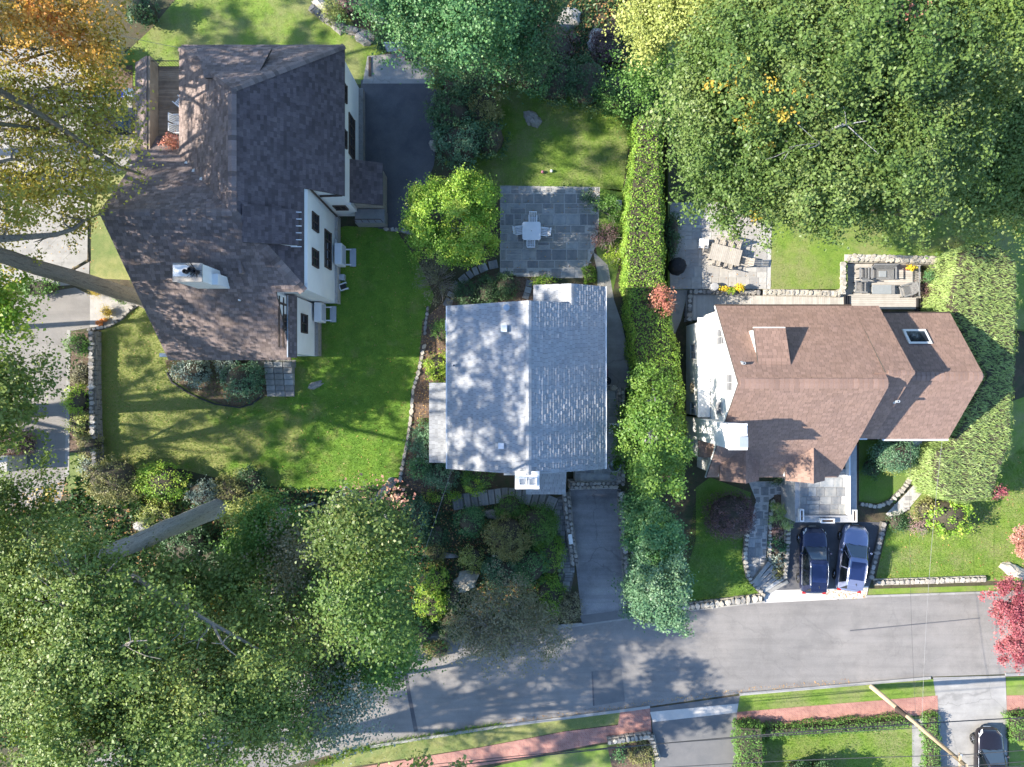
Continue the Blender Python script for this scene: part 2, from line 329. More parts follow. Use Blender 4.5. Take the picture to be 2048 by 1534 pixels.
# shared stone meshes
STONES = []
for k in range(8):
    random.seed(100+k); n = 7; mb = MB(); ring = [(math.cos(2*math.pi*i/n+random.uniform(-.25, .25))*random.uniform(.36, .62), math.sin(2*math.pi*i/n+random.uniform(-.25, .25))*random.uniform(.36, .62)) for i in range(n)]
    vs = [(x*.96, y*.96, 0) for x, y in ring]+[(x, y, .7) for x, y in ring]+[(x*.88+random.uniform(-.03, .03), y*.88+random.uniform(-.03, .03), 1+random.uniform(-.1, .1)) for x, y in ring]+[(random.uniform(-.1, .1), random.uniform(-.1, .1), 1.0+random.uniform(-.08, .1))]
    fs = [(i, (i+1) % n, n+(i+1) % n, n+i) for i in range(n)]+[(n+i, n+(i+1) % n, 2*n+(i+1) % n, 2*n+i) for i in range(n)]+[(2*n+i, 2*n+(i+1) % n, 3*n) for i in range(n)]
    mb.add(vs, fs); STONES.append(mb)
STONE_ME = {}
def stone_meshes(m):
    if m not in STONE_ME: STONE_ME[m] = [s.mesh('stone', m) for s in STONES]
    return STONE_ME[m]
FLAG_ME = {}
def flag_mesh(m):
    if m not in FLAG_ME:
        mb = MB(); b = .03
        mb.add([(-.5, -.5, 0), (.5, -.5, 0), (.5, .5, 0), (-.5, .5, 0), (-.5, -.5, .8), (.5, -.5, .8), (.5, .5, .8), (-.5, .5, .8), (-.5+b, -.5+b, 1), (.5-b, -.5+b, 1), (.5-b, .5-b, 1), (-.5+b, .5-b, 1)],
               [(8, 9, 10, 11)]+[(i, (i+1) % 4, 4+(i+1) % 4, 4+i) for i in range(4)]+[(4+i, 4+(i+1) % 4, 8+(i+1) % 4, 8+i) for i in range(4)])
        FLAG_ME[m] = mb.mesh('flagstone', m)
    return FLAG_ME[m]
def stone_wall(name, label, line_px, wd, h, m='stone', size=.42, z0=0.0, core='mortar_dark', sides=True, cat='wall', zl=None, off=0):
    """a rubble wall: mortar core, separate stones bedded on its top and faces"""
    line = [P(u, v, (z0+h) if zl is None else zl)[:2] for u, v in line_px]
    t = thing(name, label, cat, (line[0][0], line[0][1], z0)); ox, oy = line[0]
    loc = [(x-ox, y-oy) for x, y in line]
    band(MB(), loc, wd*.86, -.05, h-.07).build('core', core, t)
    sm = stone_meshes(m); rows = max(1, round(wd/(size*.85))); L = resample(loc, size*.92); cnt = 0
    for i in range(len(L)-1):
        a, b = L[i], L[i+1]; d = (b-a); ln = d.length; d = d.normalized(); n = Vector((-d.y, d.x)); ang = math.atan2(d.y, d.x)
        for r in range(rows):
            if cnt >= 298: break
            c = (a+b)/2+n*((r+.5)/rows-.5)*wd+d*random.uniform(-.2, .2)*ln+(d*ln*.5 if r % 2 else d*0)
            s = random.uniform(.85, 1.15)
            link('stone', random.choice(sm), t, (c.x, c.y, h-.16+random.uniform(-.02, .02)), (random.uniform(-.06, .06), random.uniform(-.06, .06), ang+random.choice((0, math.pi))+random.uniform(-.3, .3)), (ln*random.uniform(.7, 1.35), wd/rows*random.uniform(.75, 1.2), .16*random.uniform(.85, 1.2))); cnt += 1
    if sides and h > .35:
        mb = MB(); mesh_face = sm[0]
        for sd_ in (-1, 1):
            for i in range(len(L)-1):
                a, b = L[i], L[i+1]; d = (b-a); ln = d.length; d = d.normalized(); n = Vector((-d.y, d.x))
                z = .0
                while z < h-.2:
                    hh = random.uniform(.18, .28); c = (a+b)/2+n*sd_*wd*.45
                    mb.obox((c.x+d.x*random.uniform(-.05, .05), c.y+d.y*random.uniform(-.05, .05)), d, ln*random.uniform(.82, .95), .12+random.uniform(0, .03), z+.01, min(z+hh-.02, h-.17)); z += hh
        mb.build('face_stones', m, t, kind='stuff')
    return t
def flagstones(parent, poly, z, m, sx=(.5, 1.1), sy=(.45, .85), gap=.03, th=.05, limit=290, ang=0.0):
    xs = [p[0] for p in poly]; ys = [p[1] for p in poly]; me = flag_mesh(m); k = 0; y = min(ys)
    while y < max(ys):
        h = random.uniform(*sy); x = min(xs)-random.uniform(0, .4)
        while x < max(xs):
            wdt = random.uniform(*sx); x0 = x; x += wdt
            parts = [(x0, y, wdt, h)] if random.random() < .7 else [(x0, y, wdt, h*.5), (x0, y+h*.5, wdt, h*.5)]
            for (a, b, ww, hh) in parts:
                # clip to the polygon's box by shrinking
                cx, cy_ = a+ww/2, b+hh/2
                tx = np.array([a+.04, a+ww-.04, a+.04, a+ww-.04, cx]); ty = np.array([b+.04, b+.04, b+hh-.04, b+hh-.04, cy_]); ins = inpoly(tx, ty, poly)
                if not ins[4]:
                    continue
                if ins.sum() < 5:
                    if a < min(xs): ww -= min(xs)-a; a = min(xs)
                    if a+ww > max(xs): ww = max(xs)-a
                    if b+hh > max(ys): hh = max(ys)-b
                    tx = np.array([a+.04, a+ww-.04, a+.04, a+ww-.04]); ty = np.array([b+.04, b+.04, b+hh-.04, b+hh-.04]); ins = inpoly(tx, ty, poly)
                    if ins.sum() < 4: ww *= .6; hh *= .6; a += ww*.3; b += hh*.3
                    if ww < .15 or hh < .15: continue
                if k < limit: link('flagstone', me, parent, (a+ww/2, b+hh/2, z+random.uniform(-.006, .006)), (0, 0, 0), (ww-gap, hh-gap, th)); k += 1
        y += h
# shingled slopes
def shingles(mb, pts, course=.2, tab=.3, th=.022):
    A = [Vector(p) for p in pts]; n = Vector((0, 0, 0))
    for i in range(len(A)): n += A[i].cross(A[(i+1) % len(A)])
    n.normalize()
    if n.z < 0: n = -n; A = A[::-1]
    s = (Vector((0, 0, 1))-n*n.z); s = s.normalized() if s.length > 1e-4 else Vector((0, 1, 0)); t = s.cross(n)
    O = A[0]; q = [((p-O).dot(t), (p-O).dot(s)) for p in A]
    def rng(b):
        xs = []
        for i in range(len(q)):
            (x1, y1), (x2, y2) = q[i], q[(i+1) % len(q)]
            if (y1-b)*(y2-b) <= 0 and abs(y1-y2) > 1e-9: xs.append(x1+(x2-x1)*(b-y1)/(y2-y1))
        return (min(xs), max(xs)) if len(xs) >= 2 else None
    b0, b1 = min(y for _, y in q), max(y for _, y in q); b = b0; k = 0
    while b < b1-.02:
        bt = min(b+course, b1); lo = rng(b+1e-4); hi = rng(bt-1e-4)
        if lo and hi:
            a = min(lo[0], hi[0])-random.random()*tab
            while a < max(lo[1], hi[1]):
                w_ = tab*random.uniform(.8, 1.2); c0 = max(lo[0], min(a, lo[1])); c1 = max(lo[0], min(a+w_-.012, lo[1])); d0 = max(hi[0], min(a, hi[1])); d1 = max(hi[0], min(a+w_-.012, hi[1]))
                if (c1-c0)+(d1-d0) > .03:
                    e = th*random.uniform(.7, 1.35); pt = lambda u_, v_, h_: tuple(O+t*u_+s*v_+n*h_)
                    vs = [pt(c0, b, e), pt(c1, b, e), pt(d1, bt+.01, .005), pt(d0, bt+.01, .005), pt(c0, b, -.004), pt(c1, b, -.004)]
                    mb.add(vs, [(0, 1, 2, 3), (4, 5, 1, 0)])
                a += w_
        b += course; k += 1
def roof(house, pts, m, course=.2, tab=.3, th=.022, thick=.16):
    A = [Vector(p) for p in pts]; n = Vector((0, 0, 0))
    for i in range(len(A)): n += A[i].cross(A[(i+1) % len(A)])
    if n.z < 0: A = A[::-1]
    r = MB().prism([(p.x, p.y, p.z-thick) for p in A], (0, 0, thick)).build('roof', 'roof_board', house)
    mb = MB(); shingles(mb, A, course, tab, th); mb.build('shingles', m, r, kind='stuff')
    return r
def walls_under(house, x0, x1, y0, y1, fn, m='stucco', drop=.2, n=14, z0=0.0, name='wall'):
    xs = np.linspace(x0, x1, n); ys = np.linspace(y0, y1, n); vs = []; fs = []
    for y in ys:
        for x in xs: vs.append((x, y, max(fn(x, y)-drop, .3)))
    for j in range(n-1):
        for i in range(n-1): fs.append((j*n+i, j*n+i+1, (j+1)*n+i+1, (j+1)*n+i))
    def side(idx):
        nonlocal vs
        for a, b in zip(idx[:-1], idx[1:]):
            o = len(vs); vs += [vs[a], vs[b], (vs[b][0], vs[b][1], z0), (vs[a][0], vs[a][1], z0)]; fs.append((o, o+3, o+2, o+1))
    side([i for i in range(n)]); side([n*n-1-i for i in range(n)]); side([(n-1-i)*n for i in range(n)]); side([i*n+n-1 for i in range(n)])
    return MB().add(vs, fs).build(name, m, house)
def window(house, c, wd, ht, axis, fm='timber', nx=2, nz=3, depth=.08):
    """window on a wall; axis = outward direction 'x+','x-','y+','y-'"""
    def b(mb, a0, a1, z0, z1, d0, d1):
        s = 1 if axis[1] == '+' else -1; lo, hi = sorted((s*d0, s*d1))
        if axis[0] == 'x': mb.box(c[0]+lo, c[0]+hi, c[1]+a0, c[1]+a1, c[2]+z0, c[2]+z1)
        else: mb.box(c[0]+a0, c[0]+a1, c[1]+lo, c[1]+hi, c[2]+z0, c[2]+z1)
    f = MB(); W, Hh, e = wd/2, ht/2, .09
    b(f, -W, W, Hh-e, Hh, -.02, depth); b(f, -W, W, -Hh, -Hh+e, -.02, depth+.05)
    b(f, -W, -W+e, -Hh+e, Hh-e, -.02, depth); b(f, W-e, W, -Hh+e, Hh-e, -.02, depth)
    for i in range(1, nx): a = -W+wd*i/nx; b(f, a-.03, a+.03, -Hh+e, Hh-e, -.02, depth-.01)
    for i in range(1, nz): a = -Hh+ht*i/nz; b(f, -W+e, W-e, a-.018, a+.018, -.02, depth-.025)
    w_ = f.build('window', fm, house)
    for i in range(nx):
        g = MB(); a0, a1 = -W+wd*i/nx+.03, -W+wd*(i+1)/nx-.03; b(g, a0, a1, -Hh+e, Hh-e, 0, .02); g.build('pane', 'glass', w_)
    return w_

# ------------------------------------------------------------------ foliage
def lump(d, seed, k=3.0):
    s = seed*1.7
    return (np.sin(d[:, 0]*k*1.3+s)+np.sin(d[:, 1]*k*1.7+s*2.1)+np.sin(d[:, 2]*k*1.5+s*.7)+.7*np.sin((d[:, 0]+d[:, 1])*k*2.6+s*3)+.7*np.sin((d[:, 1]-d[:, 2])*k*3.1+s))/4.0
def leaf_mesh(name, pos, nrm, size, width, m, rnd, dirv=None, quad=True):
    n = len(pos); nrm = nrm/np.linalg.norm(nrm, axis=1, keepdims=True)
    r = np.random.normal(size=(n, 3)) if dirv is None else dirv
    a = r-nrm*(r*nrm).sum(1, keepdims=True); a /= (np.linalg.norm(a, axis=1, keepdims=True)+1e-9); b = np.cross(nrm, a)
    L = (size*np.random.uniform(.45, 1.4, (n, 1))); W = L*width
    k = 4 if quad else 3; V = np.empty((n, k, 3), np.float32)
    V[:, 0] = pos-a*L*.5
    if quad: V[:, 1] = pos+b*W*.5+nrm*L*.06+a*L*.05; V[:, 2] = pos+a*L*.5-nrm*L*.08; V[:, 3] = pos-b*W*.5+nrm*L*.06+a*L*.05
    else: V[:, 0] = pos-b*W*.5; V[:, 1] = pos+b*W*.5; V[:, 2] = pos+a*L
    me = bpy.data.meshes.new(name); me.vertices.add(n*k); me.vertices.foreach_set('co', V.ravel())
    me.loops.add(n*k); me.loops.foreach_set('vertex_index', np.arange(n*k, dtype=np.int32))
    me.polygons.add(n); me.polygons.foreach_set('loop_start', np.arange(0, n*k, k, dtype=np.int32))
    try: me.polygons.foreach_set('loop_total', np.full(n, k, np.int32))
    except Exception: pass
    at = me.attributes.new('rnd', 'FLOAT', 'POINT'); at.data.foreach_set('value', np.repeat(np.clip(rnd, 0, 1), k).astype(np.float32))
    me.materials.append(MATS[m]); me.update(calc_edges=True); return me
def crown_points(blobs, n, cl=.4, shell=.5, per=40, top=-.35, lumpy=.2, flat=.6, br=0.0):
    """leaves in clumps (and clumps in boughs when br) round the shells of ellipsoids (x,y,z,rx,ry,rz)"""
    ar = np.array([(b[3]*b[4]*b[5])**(2/3) for b in blobs]); ar = ar/ar.sum(); PS = []; NS = []; RS = []
    def dirs(k):
        d = np.random.normal(size=(k*4+8, 3)); d /= np.linalg.norm(d, axis=1, keepdims=True); return d[d[:, 2] > top][:k]
    for bi, b in enumerate(blobs):
        nb = int(n*ar[bi]); k = max(4, nb//per); R3 = np.array(b[3:6]); C3 = np.array(b[:3])
        if br:
            kb = max(5, k//6); D = dirs(kb); rad = (shell+(1-shell)*np.random.rand(len(D))**.6)*(1+lumpy*lump(D, bi+b[0])); B = D*rad[:, None]*R3
            w = np.random.uniform(.4, 1.6, len(D)); bi_ = np.random.choice(len(D), k, p=w/w.sum()); bt = np.random.rand(len(D))
            c = B[bi_]*np.random.uniform(.86, 1.08, (k, 1))+np.random.normal(size=(k, 3))*br*np.array([1, 1, .38]); d = D[bi_]; ct = bt[bi_]*.6+np.random.rand(k)*.4
        else:
            d = dirs(k); rad = (shell+(1-shell)*np.random.rand(len(d))**.5)*(1+lumpy*lump(d, bi+b[0])); c = d*rad[:, None]*R3; ct = np.random.rand(len(d))
        c = c+C3; idx = np.random.randint(0, len(d), nb); sz = np.random.uniform(.55, 1.35, (len(d), 1))
        p = c[idx]+np.random.normal(size=(nb, 3))*cl*np.array([1, 1, flat])*sz[idx]
        nn = d[idx]*.6+np.array([0, 0, .55])+np.random.normal(size=(nb, 3))*.55
        PS.append(p); NS.append(nn); RS.append(ct[idx]*.6+np.random.rand(nb)*.4)
    return np.concatenate(PS), np.concatenate(NS), np.concatenate(RS)
def blob_core(mb, b, s=.8, n=12):
    vs = []; fs = []; rings = n//2+1
    for i in range(rings):
        ph = math.pi*i/(rings-1)
        for k in range(n):
            th = 2*math.pi*k/n; d = np.array([[math.sin(ph)*math.cos(th), math.sin(ph)*math.sin(th), math.cos(ph)]]); q = s*(1+.2*lump(d, b[0])[0])
            vs.append((b[0]+d[0, 0]*b[3]*q, b[1]+d[0, 1]*b[4]*q, max(.02, b[2]+d[0, 2]*b[5]*q)))
    for i in range(rings-1):
        for k in range(n): fs.append((i*n+k, (i+1)*n+k, (i+1)*n+(k+1) % n, i*n+(k+1) % n))
    mb.add(vs, fs)
TOTAL = [0]
def shrub(u, v, rpx, h, m, label, dens=1.0, leaf=.12, name='shrub', ry=None, cat='shrub', group=None, cl=.16, extra=None, lumpy=.2, width=.62, z0=0.0, per=26, core=True, shell=.72, twigs=0):
    zc = z0+h*.55; s = (H-zc)/F; X, Y, _ = P(u, v, zc); rx = rpx*s; ryy = (ry or rpx)*s
    t = thing(name, label, cat, (X, Y, z0), 0, group)
    blobs = [(0, 0, h*.45, rx, ryy, h*.55)]
    rs = random.Random(int(u*7+v))
    for k in range(3):
        a = rs.uniform(0, 6.28); blobs.append((math.cos(a)*rx*.45, math.sin(a)*ryy*.45, h*.5, rx*.55, ryy*.55, h*rs.uniform(.38, .52)))
    if core: 
        mb = MB(); blob_core(mb, blobs[0], .78); mb.build('stem', 'inner', t, smooth=True)
    else:
        mb = MB()
        for k in range(int(6+twigs)):
            a = rs.uniform(0, 6.28); q = rs.uniform(.5, 1.0); e = (math.cos(a)*rx*q, math.sin(a)*ryy*q, h*rs.uniform(.5, 1.0)); mid = (e[0]*.4+rs.uniform(-.2, .2), e[1]*.4+rs.uniform(-.2, .2), e[2]*.55)
            mb.tube([(0, 0, 0), mid, e], [.035, .02, .008], 4)
            for _ in range(3):
                f_ = (e[0]+rs.uniform(-.5, .5), e[1]+rs.uniform(-.5, .5), e[2]+rs.uniform(-.1, .3)); mb.tube([mid, ((mid[0]+f_[0])/2+.1, (mid[1]+f_[1])/2, (mid[2]+f_[2])/2+.1), f_], [.016, .012, .006], 3)
        mb.build('stem', 'twig', t)
    area = sum(b[3]*b[4]+.5*(b[3]+b[4])*b[5] for b in blobs)*2.2
    n = int(area*dens*1.9/(leaf*leaf*width)); n = min(n, 42000); TOTAL[0] += n
    p, nn, r = crown_points(blobs, n, cl, shell, per, -.15, lumpy); p[:, 2] = np.maximum(p[:, 2], .03)
    link('foliage', leaf_mesh('foliage', p, nn, leaf, width, m, r), t)
    if extra:
        em, en = extra; p, nn, r = crown_points(blobs[1:2], en, cl*.6, .9, 30, .2, lumpy); link('bloom', leaf_mesh('bloom', p, nn, leaf, width, em, r), t)
    return t
def limb(p0, p1, r0, r1, bend=.12, seg=6, seed=0, jit=.015):
    rs = random.Random(seed); a = Vector(p0); b = Vector(p1); L = (b-a).length; pts = []; rr = []
    off = Vector((rs.uniform(-1, 1), rs.uniform(-1, 1), rs.uniform(.2, 1)))*L*bend
    for i in range(seg+1):
        t = i/seg; q = a.lerp(b, t)+off*math.sin(math.pi*t)+Vector((rs.uniform(-1, 1), rs.uniform(-1, 1), rs.uniform(-1, 1)))*L*jit*(1 if 0 < i < seg else 0)
        pts.append(q); rr.append(r0+(r1-r0)*t)
    return pts, rr
def tree(base, blobs_px, trunk_r, h_trunk, m, label, n, leaf=.2, name='deciduous_tree', cat='tree', group=None, bark='bark', top=None, cl=.45, shell=.45, per=34, lumpy=.22, limbs=8, tone=None, width=.7, bare=0, extra=None, minz=-.35, flat=.6, br=.75, low=6, lr_=.42):
    """blobs_px: (u,v,z,rpx,ryp,rz) read at height z, or world blobs with u=None -> (None,X,Y,z,rx,ry,rz)"""
    bx, by = base; t = thing(name, label, cat, (bx, by, 0), 0, group); bl = []
    for b in blobs_px:
        if b[0] is None: bl.append((b[1]-bx, b[2]-by, b[3], b[4], b[5], b[6]))
        else:
            s = (H-b[2])/F; X, Y, z = P(b[0], b[1], b[2]); bl.append((X-bx, Y-by, z, b[3]*s, b[4]*s, b[5]))
    cx = np.mean([b[0] for b in bl]); cy_ = np.mean([b[1] for b in bl]); tp = top or (cx*.35, cy_*.35, h_trunk)
    pts, rr = limb((0, 0, -.1), tp, trunk_r, trunk_r*.62, .006, 10, int(abs(bx*10)), .003)
    MB().tube(pts, [rr[0]*1.25]+rr[1:], 28, .035).build('trunk', bark, t, smooth=True)
    rs = random.Random(int(abs(bx*31+by)))
    order = [bl[i % len(bl)] for i in range(limbs)]
    for i, b in enumerate(order):
        a = rs.uniform(0, 6.28); q = rs.uniform(.2, .7); e = Vector((b[0]+math.cos(a)*b[3]*q, b[1]+math.sin(a)*b[4]*q, b[2]+b[5]*rs.uniform(-.1, .6)))
        k = rs.randint(low, 10); p0 = pts[k]; mb = MB(); lp, lr = limb(p0, e, trunk_r*lr_, trunk_r*.08, .12, 7, i+int(bx)); mb.tube(lp, lr, 7, .05)
        for _ in range(5+bare):
            s0 = lp[rs.randint(2, 6)]; e2 = s0+Vector((rs.uniform(-1, 1), rs.uniform(-1, 1), rs.uniform(-.1, .8)))*max(b[3], 1.2)*.6; q2, r2 = limb(s0, e2, trunk_r*.12, trunk_r*.03, .15, 4, i*7+_); mb.tube(q2, r2, 4)
            for __ in range(2+bare//2):
                e3 = q2[3]+Vector((rs.uniform(-1, 1), rs.uniform(-1, 1), rs.uniform(-.2, .6)))*max(b[3], 1)*.32; q3, r3 = limb(q2[2], e3, trunk_r*.05, .012, .15, 3, i*5+__); mb.tube(q3, r3, 3)
        mb.build('limb', bark if not bare else 'twig', t)
    if n:
        TOTAL[0] += n
        p, nn, r = crown_points(bl, n, cl, shell, per, minz, lumpy, flat, br)
        if tone is not None: r = r*.6+.4*np.clip(.5+.5*lump(p/3.0, tone, 2.0)*1.6, 0, 1)
        link('crown', leaf_mesh('crown', p, nn, leaf, width, m, r), t)
    if extra:
        for (em, spots) in extra:
            for (u, v, z, rad, cnt) in spots:
                X, Y, z = P(u, v, z-.9); rad *= .7; cnt = int(cnt*.3); pp = np.random.normal(size=(cnt, 3))*np.array([rad, rad, rad*.5])+np.array([X-bx, Y-by, z])
                link('foliage_patch', leaf_mesh('foliage_patch', pp, np.random.normal(size=pp.shape)*.5+np.array([0, 0, .8]), leaf*1.05, width, em, np.random.rand(len(pp))), t, kind='stuff')
    return t
def hedge(name, label, pts, h, m, dens=1.0, leaf=.11, width=.6, rough=.14, cat='hedge', z0=0.0, blade=False, round_=.5, hole=None, hf=None):
    poly = [P(q[0], q[1], z0+(h if len(q) < 3 else q[2]))[:2] for q in pts]; cx = sum(p[0] for p in poly)/len(poly); cy_ = sum(p[1] for p in poly)/len(poly)
    t = thing(name, label, cat, (cx, cy_, z0)); loc = [(x-cx, y-cy_) for x, y in poly]
    def edge_d(x, y):
        d = np.full(x.shape, 1e9); nx = np.zeros(x.shape); ny = np.zeros(x.shape)
        for i in range(len(loc)):
            ax, ay = loc[i]; bx, by = loc[(i+1) % len(loc)]; ex, ey = bx-ax, by-ay; L2 = ex*ex+ey*ey
            tt = np.clip(((x-ax)*ex+(y-ay)*ey)/L2, 0, 1); px, py = ax+tt*ex, ay+tt*ey; dd = np.hypot(x-px, y-py)
            mk = dd < d; d = np.where(mk, dd, d); nx = np.where(mk, (px-x)/(dd+1e-6), nx); ny = np.where(mk, (py-y)/(dd+1e-6), ny)
        return d, nx, ny
    xs = [p[0] for p in loc]; ys = [p[1] for p in loc]; A = (max(xs)-min(xs))*(max(ys)-min(ys)); n = int(A*dens*2.3/(leaf*leaf*width if not blade else leaf*leaf*width*1.3))
    x = np.random.uniform(min(xs), max(xs), n); y = np.random.uniform(min(ys), max(ys), n); k = inpoly(x, y, loc); x, y = x[k], y[k]; d, nx, ny = edge_d(x, y)
    hh = h if hf is None else hf(x+cx, y+cy_)
    bumpz = rough*lump(np.stack([x+cx, y+cy_, 0*x], 1), 3, 2.2)*1.4+rough*.6*lump(np.stack([x+cx, y+cy_, 0*x], 1), 5, 6)
    z = hh-round_*np.clip(1-d/round_, 0, 1)**2+bumpz+np.random.normal(size=x.shape)*.06-np.abs(np.random.normal(size=x.shape))*.08
    edge = np.clip(1-d/round_, 0, 1)
    nn = np.stack([nx*edge, ny*edge, 1.0-.3*edge], 1)+np.random.normal(size=(len(x), 3))*(.5 if not blade else .35)
    per = sum(math.dist(loc[i], loc[(i+1) % len(loc)]) for i in range(len(loc))); ns = int(per*h*dens*1.6/(leaf*leaf*width))
    SX = []; SY = []; NX = []; NY = []
    for i in range(len(loc)):
        ax, ay = loc[i]; bx, by = loc[(i+1) % len(loc)]; L = math.dist(loc[i], loc[(i+1) % len(loc)]); c = int(ns*L/per); tt = np.random.rand(c); ex, ey = (bx-ax)/L, (by-ay)/L
        s = 1 if inpoly([ (ax+bx)/2+ey*.05], [(ay+by)/2-ex*.05], loc)[0] else -1; ox, oy = -ey*s, ex*s
        jit = np.random.normal(size=c)*.07-.06+.1*np.sin(tt*L*2.2+i); SX.append(ax+tt*(bx-ax)+ox*jit); SY.append(ay+tt*(by-ay)+oy*jit); NX.append(np.full(c, ox)); NY.append(np.full(c, oy))
    sx, sy, mx, my = map(np.concatenate, (SX, SY, NX, NY)); sh = h if hf is None else hf(sx+cx, sy+cy_)
    sz = np.random.rand(len(sx))*(sh-round_*.6); sn = np.stack([mx, my, 0*mx+.35], 1)+np.random.normal(size=(len(sx), 3))*.45
    p = np.concatenate([np.stack([x, y, z], 1), np.stack([sx, sy, sz], 1)]); nn = np.concatenate([nn, sn])
    q3 = p*np.array([1, 1, .8])+np.array([cx, cy_, 0]); hol = lump(q3, 11, 3.4)+.6*lump(q3, 4, 7.5); keep = (hol < (.80 if not blade else 1.3)) | (np.random.rand(len(p)) < .25)
    p = p[keep]; nn = nn[keep]; p[:, 2] += .10*lump(q3[keep], 7, 5.0)
    big = .5+.5*lump(np.stack([p[:, 0]+cx, p[:, 1]+cy_, 0*p[:, 0]], 1), 9, 1.2); r = .35*big+.65*np.random.rand(len(p)); dirv = None
    if blade:
        dd, qx, qy = edge_d(p[:, 0], p[:, 1]); dirv = np.stack([np.full(len(p), .9), np.full(len(p), -.15), np.full(len(p), .5)], 1)+np.random.normal(size=(len(p), 3))*.45
    TOTAL[0] += len(p); link('foliage', leaf_mesh('foliage', p, nn, leaf, width, m, r, dirv), t)
    mb = MB(); c0 = (sum(xs)/len(xs), sum(ys)/len(ys)); q = []
    for i, (a, b) in enumerate(loc):
        v1 = Vector(loc[i-1]); v2 = Vector(loc[(i+1) % len(loc)]); tv = (v2-v1).normalized(); nv = Vector((-tv.y, tv.x)); s = 1 if inpoly([a+nv.x*.25], [b+nv.y*.25], loc)[0] else -1; q.append((a+nv.x*s*.28, b+nv.y*s*.28))
    ar = sum(q[i][0]*q[(i+1) % len(q)][1]-q[(i+1) % len(q)][0]*q[i][1] for i in range(len(q)))
    if ar < 0: q = q[::-1]
    zt = (h if hf is None else min(hf(np.array([X+cx]), np.array([Y+cy_]))[0] for X, Y in q))-.3
    mb.prism([(a, b, 0) for a, b in q], (0, 0, zt)).build('stem', 'inner', t)
    return t
def grass(label, pts, dens, m, z=.03, length=.07, parent=None, width=.28, lean=None, name='grass', lo=None):
    poly = polyw(pts, z); xs = [p[0] for p in poly]; ys = [p[1] for p in poly]; n = int((max(xs)-min(xs))*(max(ys)-min(ys))*dens)
    x = np.random.uniform(min(xs), max(xs), n); y = np.random.uniform(min(ys), max(ys), n); k = inpoly(x, y, poly); x, y = x[k], y[k]; n = len(x)
    pos = np.stack([x, y, np.full(n, z)], 1); dirv = np.random.normal(size=(n, 3))*.5+np.array([0, 0, 1.0]) if lean is None else np.random.normal(size=(n, 3))*.3+np.array(lean)
    nn = np.random.normal(size=(n, 3)); r = .5*(.5+.5*lump(pos, 2, .9))+.5*np.random.rand(n)
    o = link(name, leaf_mesh(name, pos, nn, length, width, m, r, dirv, quad=False), kind='stuff', label=label); TOTAL[0] += n//2; return o
# ================================================================== THE GROUND
g = MB().box(-220, 220, -220, 220, -1.0, 0.0).build('ground', 'soil', kind='structure')
LZ, PZ = .012, .02
lawn_a = [(188, 672), (235, 640), (300, 600), (420, 560), (640, 470), (690, 452), (790, 458), (835, 520), (868, 590), (850, 650), (838, 720), (815, 860), (798, 975), (640, 985), (450, 960), (330, 930), (200, 945)]
sheet('lawn', lawn_a, LZ, 'lawn_front')
lawn_b = [(225, 130), (300, 60), (400, -60), (640, -60), (690, 20), (720, 70), (775, 95), (740, 168), (235, 172)]
sheet('lawn', lawn_b, LZ, 'lawn')
lawn_c = [(870, 150), (1270, 165), (1262, 250), (1245, 385), (1195, 375), (1010, 372), (985, 420), (940, 330), (890, 330)]
sheet('lawn', lawn_c, LZ, 'lawn')
sheet('lawn', [(1180, 375), (1245, 380), (1240, 520), (1222, 600), (1195, 520)], LZ, 'lawn_deep')
sheet('driveway', [(722, 160), (868, 158), (880, 200), (868, 330), (815, 458), (757, 458), (722, 330)], PZ, 'asphalt_dark')
sheet('driveway_pad', [(735, 112), (838, 102), (868, 150), (868, 167), (725, 167)], PZ+.004, 'concrete')
# left lane and forecourt
sheet('forecourt', [(-200, 100), (60, 90), (150, 105), (262, 185), (275, 330), (215, 350), (182, 400), (178, 555), (140, 570), (-200, 600)], PZ, 'concrete')
sheet('lane', [(-200, 602), (60, 590), (150, 575), (180, 590), (182, 655), (140, 662), (134, 950), (120, 1010), (-200, 1060)], PZ+.004, 'asphalt')
sheet('lane_edge', [(134, 660), (141, 660), (138, 950), (130, 955)], PZ+.012, 'concrete')
sheet('flower_bed', [(141, 662), (192, 668), (205, 945), (170, 950), (138, 950)], LZ+.004, 'mulch')
sheet('verge', [(132, 905), (170, 905), (175, 990), (128, 985)], LZ+.012, 'lawn_dry')
sheet('lawn', [(184, 400), (215, 352), (275, 330), (300, 400), (262, 560), (180, 556)], PZ+.008, 'lawn_dry')
sheet('flower_bed', [(200, 135), (265, 130), (265, 195), (232, 185), (205, 165)], PZ+.012, 'mulch')
sheet('entrance_court', [(180, 590), (262, 585), (290, 600), (260, 625), (215, 650), (180, 655)], PZ+.012, 'flagstone_pale')
sheet('flower_bed', [(330, 720), (535, 722), (535, 790), (500, 812), (455, 812), (420, 800), (385, 785), (340, 755)], LZ+.012, 'mulch')
sheet('garden_strip', [(845, 640), (893, 600), (893, 765), (858, 770), (858, 925), (900, 960), (905, 985), (860, 1000), (822, 975), (800, 950), (815, 860), (838, 720)], LZ+.008, 'mulch')
sheet('flower_bed', [(905, 575), (1000, 545), (1085, 562), (1065, 620), (895, 625)], LZ+.008, 'mulch')
